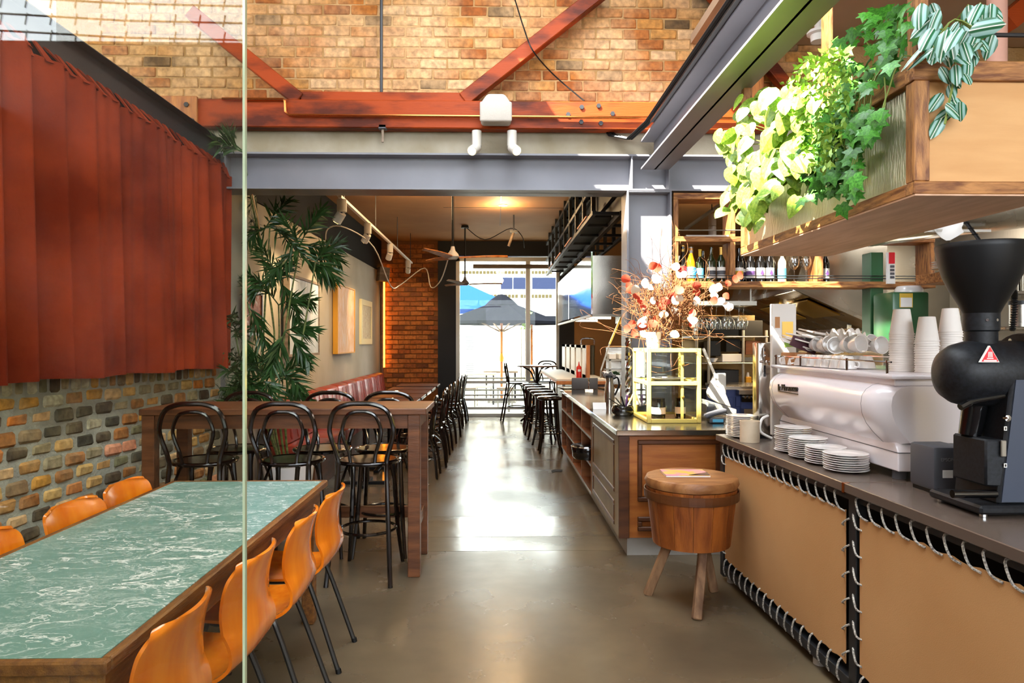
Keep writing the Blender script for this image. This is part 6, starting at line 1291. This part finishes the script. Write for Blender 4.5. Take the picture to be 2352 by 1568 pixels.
# tea-towel, rack and lamp at the far pass
wk = thing('pass_shelf', 'stacked kitchen shelf with plates and pans beyond the column', 'shelf', (PY(1405, 800, 9.6).x, 9.6, 0))
for py in (825, 848): MB().box(PY(1394, py, 9.6).x, 9.5, PY(1140, py + 3, 9.6).z, PY(1452, py, 9.6).x, 9.9, PY(1140, py, 9.6).z).build('board', 'aluminium', wk)
for px in (1396, 1448): MB().box(PY(px, 800, 9.6).x, 9.5, 0, PY(px, 800, 9.6).x + .03, 9.53, PY(1140, 825, 9.6).z).build('post', 'aluminium', wk)
MB().box(PY(1392, 800, 9.9).x, 9.9, .9, PY(1455, 800, 9.9).x, 9.92, PY(1140, 798, 9.9).z).build('back_sheet', 'stainless', wk)
for k, (px, lab) in enumerate(((1398, 'left white kitchen box on the pass shelf'), (1420, 'wide white kitchen box on the pass shelf'))): tag(MB().box(PY(px, 800, 9.6).x, 9.55, PY(1140, 824.8, 9.6).z, PY(px + 16 + 8 * k, 800, 9.6).x, 9.75, PY(1140, 812, 9.6).z).build('kitchen_box', 'white_ceramic', bevel=.006), lab, 'box', 'white boxes on the pass shelf')
ld = thing('anglepoise_lamp', 'angled steel lamp arm over the pass', 'lamp', tuple(PY(1380, 867, 9.5)))
a1, a2, a3 = PY(1380, 850, 9.5), PY(1400, 790, 9.5), PY(1428, 725, 9.5)
MB().bar(a1, a2, .02, .02).build('arm', 'aluminium', ld); MB().bar(a2, a3, .025, .025).build('arm', 'brass', ld); MB().cyl(a3, a3 + Vector((.03, 0, -.1)), .02, .06, 14).build('shade', 'mustard', ld); MB().cyl((a1.x, 9.5, zr), a1, .012, n=8).build('pole', 'aluminium', ld)
# foil-wrapped post beside the column
m = MB(); rc = random.Random(3); n_ = 10
pf = PY(1443, 800, 5.96)
for i in range(26):
    for k in range(n_): g = 2 * pi * k / n_; q = .028 + rc.uniform(-.006, .006); m.v.append((pf.x + q * math.cos(g), 5.945 + q * math.sin(g), IT + .002 + i * .026))
for i in range(25):
    for k in range(n_): m.f.append([i * n_ + k, i * n_ + (k + 1) % n_, (i + 1) * n_ + (k + 1) % n_, (i + 1) * n_ + k]); m.m.append(0)
tag(m.build('foil_roll', 'mirror_steel', smooth=0), 'crinkled silver foil-wrapped pipe beside the steel column', 'pipe')
# ================================================================== LAMPS, FANS, SPEAKERS
tk = thing('light_track', 'long white lighting track hung along the left wall', 'light track', (-1.61, 10, 3.0))
MB().box(-1.63, 7.1, 3.0, -1.595, 13.1, 3.03).build('rail', 'white_paint', tk); MB().box(-1.66, 7.1, 3.035, -1.64, 13.1, 3.045).build('conduit', 'aluminium', tk)
for y in (7.3, 9.2, 11.2, 12.9): MB().cyl((-1.612, y, 3.03), (-1.612, y, 3.55), .006, n=6).build('hanger', 'steel_dark', tk)
def spot_lamp(top, tip, lab, grp, hot=True, r=.035, energy=0, target=None, parent_only=False, col=(1, .74, .42), ang=70):
    top = Vector(top); tip = Vector(tip); t = thing('spot_lamp', lab, 'lamp', tuple(top), grp)
    MB().cyl(top, top + Vector((0, 0, -.13)), r, n=18).build('stem', 'white_paint', t); d = (tip - top - Vector((0, 0, -.12))).normalized(); c_ = top + Vector((0, 0, -.14))
    MB().tube([top + Vector((0, 0, -.12)), c_ + d * .02], .012, 8).build('joint', 'grey_plastic', t)
    MB().tube([c_ + d * .0, c_ + d * .11, c_ + d * .112], [r, r * 1.02, r * .9], 18).build('head', 'white_paint', t); hdd = COL.objects[-1]; MB().tube([c_ + d * .1121, c_ + d * .1135], r * .86, 18).build('lens', 'lens_hot' if hot else 'grey_plastic', hdd)
    if energy: lamp('SPOT', c_ + d * .13, energy, col, .03, target if target is not None else c_ + d, ang, .7, parent=t)
    return t
for i, (px, py, tgt) in enumerate(((787, 468, (-2.35, 7.6, 1.9)), (846, 520, (-2.35, 9.3, 1.7)), (897, 570, (-2.2, 11.5, 1.6)), (938, 606, (-1.8, 13.85, 2.0)))):
    Y_ = (-1.612) / ((px - 1140) / FPX) if px < 1140 else 0
    top = (-1.612, min(Y_, 13.0), 3.0); tg = Vector(tgt)
    spot_lamp(top, tuple(tg), '%s white spotlight on the lighting track' % ('nearest', 'second', 'third', 'farthest')[i], 'spotlights on the left track', True, .05 if i < 1 else .045, (75, 75, 70, 35)[i], tgt)
cbm = MB(); cbm.tube(smooth_path([(-2.2, 8.9, 2.8), (-2.0, 8.2, 2.86), (-1.75, 8.0, 2.84), (-1.60, 9.0, 2.75), (-1.58, 10.3, 2.35), (-1.55, 11.2, 2.45), (-1.2, 11.5, 2.75), (-1.0, 10.5, 2.35), (-.75, 9.3, 2.35), (-.55, 8.2, 2.6)], 5), .008, 5)
tag(cbm.build('festoon_cable', 'white_paint'), 'white cable looping from the track to the ceiling fan', 'cable')
# pair on the timber chord
for i, px in enumerate((1095, 1176)):
    top = PY(px, 301, 5.88); tgt = Vector((top.x + (-.16, .16)[i], top.y - .36, top.z - .34))
    spot_lamp(top, tgt, ('left', 'right')[i] + ' white spotlight under the timber chord', 'spotlights under the timber chord', True, .041, 26, (top.x + (-.25, .25)[i], 4.2, 0), col=(1, .8, .5), ang=80)
spk = thing('wall_speaker', 'white rounded loudspeaker on the timber chord', 'speaker', tuple(PY(1138, 278, 5.7)))
z0, z1, zm_ = PY(1140, 278, 5.72).z, PY(1140, 210, 5.72).z, PY(1140, 232, 5.72).z; x0, x1 = PY(1102, 250, 5.72).x, PY(1176, 250, 5.72).x
MB().prism([(x0, 5.72, z0), (x1, 5.72, z0), (x1, 5.72, zm_), (x0, 5.72, zm_)], (0, .03, 0)).build('grille', 'speaker_white', spk, bevel=.018, seg=3)
MB().prism([(x0 + .005, 5.75, z0 + .01), (x1 - .005, 5.75, z0 + .01), (x1 - .005, 5.75, zm_), (x1 - .06, 5.75, z1), (x0 + .06, 5.75, z1), (x0 + .005, 5.75, zm_)], (0, .16, 0)).build('cabinet', 'speaker_white', spk, bevel=.03, seg=3); MB().box(x0 + .1, 5.88, zm_ - .05, x1 - .1, 5.93, zm_ + .03).build('bracket', 'grey_plastic', spk)
sp2 = thing('corner_speaker', 'grey-brown box loudspeaker high on the brick corner', 'speaker', tuple(PY(882, 645, 13.4))); q = PY(880, 630, 13.4)
MB().obb((q.x, 13.4, q.z), (.20, .2, .27), (0, .08, .5)).build('cabinet', 'timber_grey', sp2, bevel=.01); MB().bar((q.x, 13.45, q.z), (q.x - .1, 13.85, q.z), .03, .03).build('bracket', 'steel_dark', sp2)
# second track with a lamp in the kitchen, seen under the planter
t2 = thing('kitchen_track', 'white lighting track under the kitchen ceiling', 'light track', (2.6, 8, 3.2)); MB().bar(PY(1575, 525, 9.0), PY(1690, 445, 6.9), .03, .03).build('rail', 'white_paint', t2)
q = PY(1635, 486, 7.6); MB().cyl(q + Vector((0, 0, .02)), (q.x, q.y, 3.55), .006, n=6).build('hanger', 'steel_dark', t2)
spot_lamp(tuple(PY(1636, 492, 7.6)), (2.4, 7.4, 0), 'white cylinder spotlight in the kitchen above the bottles', 'kitchen spotlights', True, .042, 90, (2.6, 7.0, .8), ang=110)
# LED strip and trim at the brick corner
ls = thing('light_strip', 'warm glowing light strip in the brick corner', 'light strip', (-2.24, 13.82, .9)); xx = PY(882, 700, 13.82).x
MB().box(xx - .012, 13.81, 1.0, xx + .012, 13.86, PY(1140, 615, 13.82).z).build('diffuser', 'led_strip', ls); MB().box(xx - .05, 13.79, .7, xx - .013, 13.87, 2.95).build('trim', 'table_wood', ls)
# ceiling fans
def fan(x, y, zh_, lab, rot, wood):
    t = thing('ceiling_fan', lab, 'fan', (x, y, zh_), 'ceiling fans')
    MB().cyl((x, y, zh_), (x, y, 3.5), .014, n=8).build('rod', 'steel_black', t); MB().lathe([(0, 3.5), (.07, 3.5), (.06, 3.545), (0, 3.55)], (x, y, 0), 18).build('canopy', 'steel_black', t)
    MB().lathe([(0, zh_ - .03), (.05, zh_ - .03), (.075, zh_), (.065, zh_ + .03), (.03, zh_ + .07), (.02, zh_ + .12), (0, zh_ + .12)], (x, y, 0), 22).build('motor', 'grey_plastic' if not wood else 'white_paint', t, smooth=50)
    for k in range(3):
        g = rot + k * 2 * pi / 3; c_, s_ = math.cos(g), math.sin(g)
        def bl(u, v, c_=c_, s_=s_):
            r_ = .07 + .58 * u; w_ = (.05 + .06 * math.sin(pi * min(1, u * 1.15 + .12))) * (1 - u * .35); a_ = (v - .5) * w_; return (x + c_ * r_ - s_ * a_, y + s_ * r_ + c_ * a_, zh_ - .005 + .02 * math.sin(u * 2) + (v - .5) * .02)
        MB().grid(bl, 14, 4, .012).build('blade', 'timber_warm' if wood else 'timber_grey', t, smooth=60)
fan(PY(1040, 585, 8.1).x, 8.1, 2.52, 'nearer ceiling fan with warm wooden blades', .06, True); fan(PY(1068, 648, 12.0).x, 12.0, 2.53, 'farther ceiling fan in front of the street window', .1, False)
tag(MB().tube(smooth_path([(PY(1068, 517, 12).x, 12, 3.53), (-.2, 12, 3.3), (.25, 12, 3.5), (.45, 12, 3.36), (.5, 12.3, 3.2)], 5), .007, 5).build('ceiling_cable', 'steel_black'), 'black cable sagging across the ceiling between fan and lamp', 'cable')
q = PY(1180, 532, 11.0); cl_ = thing('ceiling_lamp', 'small slanted lamp on the ceiling near the window', 'lamp', tuple(q)); MB().box(q.x - .06, 10.97, q.z - .02, q.x + .06, 11.03, q.z + .02).build('base', 'steel_dark', cl_); MB().cyl((q.x, 11, q.z), (q.x, 11, 3.55), .012, n=8).build('rod', 'steel_dark', cl_); MB().cyl(q, PY(1168, 565, 11.0), .022, n=10).build('tube', 'timber_grey', cl_)
# downlights added to give the back room a warm fill (small recessed discs)
for i, (x, y) in enumerate(((.1, 7.4), (.1, 10.2), (-1.1, 9.0), (3.0, 9.2))):
    d_ = thing('fill_light', 'small added fill light in the brown ceiling, %s' % ('over the aisle behind the beam', 'over the middle of the aisle', 'over the banquette tables', 'over the kitchen')[i], 'lamp', (x, y, 3.53), 'added fill lights')
    MB().lathe([(.05, 3.546), (.065, 3.54), (.065, 3.549)], (x, y, 0), 18).build('ring', 'white_paint', d_); MB().lathe([(0, 3.545), (.05, 3.545)], (x, y, 0), 18).build('lens', 'lens_hot', d_, fixn=False)
    lamp('POINT', (x, y, 3.35), (38, 38, 38, 60)[i], (1, .68, .36), .12, parent=d_)
# floor marks
tag(MB().prism([PZ(x, y, .0008) for x, y in ((1266, 1081), (1275, 1078), (1292, 1079), (1291, 1083), (1276, 1083), (1268, 1086))], (0, 0, .004)).build('rubber_scrap', 'scuff'), 'black scrap of rubber lying on the aisle floor', 'scrap')
# ================================================================== STREET OUTSIDE
struct('ground_terrace', MB().box(-30, 14.05, -.2, 40, 60, -.02), 'paving')
def oy(px, py, Y): return PY(px, py, Y)
um = thing('market_umbrella', 'large charcoal market umbrella on the terrace', 'umbrella', (PY(1152, 900, 17.5).x, 17.5, -.02)); ux, uy = PY(1152, 900, 17.5).x, 17.5
uz0, uz1 = PY(1140, 735, 16.2).z, PY(1140, 686, 17.5).z; hw = 1.55
cs_ = [(ux + hw * math.cos(pi / 4 * (2 * k) + .0), uy + hw * math.sin(pi / 4 * (2 * k)), uz0) for k in range(4)]
ring = []
for k in range(8):
    g = k * pi / 4 + pi / 8; ring.append((ux + hw * math.cos(g), uy + hw * math.sin(g) * .85, uz0))
MB().add([(ux, uy, uz1)] + ring + [(x, y, z - .07) for x, y, z in ring], [(0, 1 + k, 1 + (k + 1) % 8) for k in range(8)] + [(1 + k, 9 + k, 9 + (k + 1) % 8, 1 + (k + 1) % 8) for k in range(8)]).build('canopy', 'umbrella_grey', um, smooth=0, fixn=False)
MB().lathe([(.42, uz1 - .16), (.3, uz1 - .04), (.1, uz1 + .10), (0, uz1 + .12)], (ux, uy, 0), 8).build('vent_cap', 'umbrella_grey', um, smooth=0); MB().cyl((ux, uy, 0), (ux, uy, uz1), .035, n=12).build('pole', 'timber_warm', um)
for k in range(8): g = k * pi / 4 + pi / 8; MB().bar((ux + .05 * math.cos(g), uy + .05 * math.sin(g), uz0 - .25), (ux + .95 * math.cos(g), uy + .95 * math.sin(g) * .85, uz0 + .16), .03, .03).build('rib', 'timber_grey', um)
MB().box(ux - .35, uy - .35, -.02, ux + .35, uy + .35, .04).build('base', 'concrete_grey', um)
MB().lathe([(0, 1.0), (.05, 1.02), (.06, 1.1), (.03, 1.22), (0, 1.24)], (ux, uy - .045, 0), 10).build('strap', 'mustard', um)
tb_ = thing('blue_gazebo', 'bright blue gazebo roof beyond the umbrella', 'gazebo', (PY(1075, 800, 21).x, 21, 0)); bx_, by_ = PY(1068, 800, 21).x, 21
za, zb_1 = PY(1140, 650, 21).z, PY(1140, 712, 20).z
MB().add([(bx_, by_, za)] + [(bx_ + a_ * 1.7, by_ + b_ * 1.7, zb_1) for a_, b_ in ((-1, -1), (1, -1), (1, 1), (-1, 1))], [(0, 1, 2), (0, 2, 3), (0, 3, 4), (0, 4, 1)]).build('roof', 'tent_blue', tb_, smooth=0)
for a_, b_ in ((-1, -1), (1, -1), (1, 1), (-1, 1)): MB().cyl((bx_ + a_ * 1.65, by_ + b_ * 1.65, -.02), (bx_ + a_ * 1.65, by_ + b_ * 1.65, zb_1), .03, n=8).build('leg', 'aluminium', tb_)
u2 = thing('second_umbrella', 'white and grey umbrella edge at the right of the terrace', 'umbrella', (PY(1310, 800, 20).x, 20, 0)); x2 = PY(1318, 800, 20).x; z2 = PY(1140, 738, 20).z
MB().add([(x2, 20, z2 + .6)] + [(x2 + 1.3 * a_, 20 + 1.3 * b_, z2) for a_, b_ in ((-1, -1), (1, -1), (1, 1), (-1, 1))], [(0, 1, 2), (0, 2, 3), (0, 3, 4), (0, 4, 1)]).build('canopy', 'umbrella_grey', u2, smooth=0); MB().cyl((x2, 20, -.02), (x2, 20, z2 + .6), .03, n=8).build('pole', 'aluminium', u2)
# white louvred enclosure and weatherboards
en = thing('louvred_enclosure', 'white terrace enclosure with two sets of louvre slots', 'enclosure', (PY(1125, 900, 19.5).x, 19.5, 0)); e0, e1 = PY(1035, 800, 19.5).x, PY(1206, 800, 19.5).x; ez = PY(1140, 752, 19.5).z
MB().box(e0, 19.5, 0, e1, 19.7, ez).build('panel', 'render_white', en)
for base_, n_ in ((769, 8), (835, 8)):
    for k in range(n_): z = PY(1140, base_ + 4.6 * k, 19.5).z; MB().box(PY(1069, 800, 19.5).x, 19.47, z - .012, PY(1088, 800, 19.5).x, 19.5, z + .012).build('louvre', 'grey_plastic', en)
wbd = thing('weatherboard_wall', 'white weatherboard wall at the right of the terrace', 'wall', (PY(1250, 900, 19).x, 19, 0))
for k in range(12):
    z = .05 + k * .195; MB().prism([(PY(1222, 800, 19).x, 19.0, z), (PY(1222, 800, 19).x, 18.97, z + .005), (PY(1222, 800, 19).x, 19.0, z + .19)], (3.5, 0, 0)).build('board', 'render_white', wbd); 
MB().box(PY(1222, 800, 19).x, 19.0, 0, PY(1222, 800, 19).x + 3.5, 19.1, 2.4).build('backing', 'grey_plastic', wbd)
tpst = thing('terrace_post', 'weathered timber terrace post with hanging ivy', 'post', (PY(1211, 900, 17).x, 17, 0)); MB().box(PY(1206, 900, 17).x, 17, -.02, PY(1215, 900, 17).x, 17.1, PY(1140, 745, 17).z).build('shaft', 'timber_grey', tpst); MB().box(PY(1219, 900, 17).x, 17.05, -.02, PY(1224, 900, 17).x, 17.1, PY(1140, 745, 17).z).build('brace', 'timber_warm', tpst)
lm_ = MB(); rc = random.Random(12)
for k in range(120):
    p = PY(1208 + rc.gauss(0, 4), 735 + rc.uniform(-16, 16), 16.9); a_ = Vector((rc.gauss(0, 1), rc.gauss(0, 1), rc.gauss(0, 1))).normalized() * .05; b_ = a_.orthogonal().normalized() * .03; lm_.add([p, p + a_ + b_, p + a_ * 2, p + a_ - b_], [(0, 1, 2, 3)])
o = lm_.build('ivy_leaves', 'leaf_pothos', tpst, fixn=False); o['kind'] = 'stuff'
# terrace rail and tables
tr_ = thing('terrace_railing', 'low grey railing in front of the terrace tables', 'railing', (.2, 15.0, -.02))
for z in (.22, .44, .70): MB().box(-2.5, 15.0, z, 2.6, 15.04, z + .035).build('rail', 'aluminium', tr_)
for x in (-2.4, -.9, .25, 1.3, 2.5): MB().box(x, 15.0, -.02, x + .05, 15.05, .75).build('post', 'aluminium', tr_)
for i, (px, Y_, lab) in enumerate(((1098, 17.0, 'left slatted terrace table behind the railing'), (1150, 18.2, 'middle slatted terrace table behind the umbrella pole'), (1255, 17.6, 'right slatted terrace table behind the railing'))):
    x = PY(px, 900, Y_).x; t = thing('terrace_table', lab, 'table', (x, Y_, -.02), 'terrace tables'); MB().box(x - .45, Y_ - .35, .70, x + .45, Y_ + .35, .74).build('tabletop', 'timber_grey', t)
    for a_ in (-.4, .36):
        for b_ in (-.3, .26): MB().box(x + a_, Y_ + b_, -.02, x + a_ + .04, Y_ + b_ + .04, .70).build('leg', 'steel_dark', t)
for i, px in enumerate((1074, 1112, 1160, 1240)):
    Y_ = 16.0 + .55 * (i % 2); x = PY(px, 900, Y_).x; t = thing('terrace_stool', '%s low grey stool behind the terrace railing' % ('leftmost', 'second', 'third', 'rightmost')[i], 'stool', (x, Y_, -.02), 'terrace stools'); MB().box(x - .2, Y_ - .17, .41, x + .2, Y_ + .17, .45).build('seat', 'timber_grey', t)
    for a_ in (-.18, .15):
        for b_ in (-.15, .12): MB().box(x + a_, Y_ + b_, -.02, x + a_ + .03, Y_ + b_ + .03, .41).build('leg', 'aluminium', t)
# building across the street
bd2 = thing('street_building', 'white two-storey building across the street with blue window bands', 'building', (1, 40, 0)); BY = 40
MB().box(-14, BY, 0, 16, BY + 6, 9.5).build('wall', 'render_white', bd2)
def bwin(px0, px1, py0, py1, mat, name='window'): a_ = PY(px0, py0, BY); b_ = PY(px1, py1, BY); return MB().box(a_.x, BY - .05, b_.z, b_.x, BY, a_.z).build(name, mat, bd2)
for a_, b_ in ((1150, 1177), (1179, 1210), (1222, 1280), (1282, 1340)): bwin(a_, b_, 637, 664, 'window_blue')
for y0, y1, mt in ((622, 629, 'window_tan'), (676, 684, 'window_tan')):
    for k in range(26): bwin(1052 + 8.2 * k + (0 if k < 17 else 4), 1058.5 + 8.2 * k + (0 if k < 17 else 4), y0, y1, mt, 'pane')
bwin(1045, 1300, 684, 688, 'concrete_grey', 'ledge')
lp_ = thing('street_pole', 'pale steel street pole in front of the white building', 'pole', (PY(1216, 900, 26).x, 26, 0)); MB().cyl((PY(1216, 900, 26).x, 26, -.02), (PY(1216, 900, 26).x, 26, PY(1140, 600, 26).z), .085, n=12).build('shaft', 'aluminium', lp_); MB().cyl((PY(1216, 900, 26).x, 26, -.02), (PY(1216, 900, 26).x, 26, .2), .14, n=12).build('foot', 'aluminium', lp_)
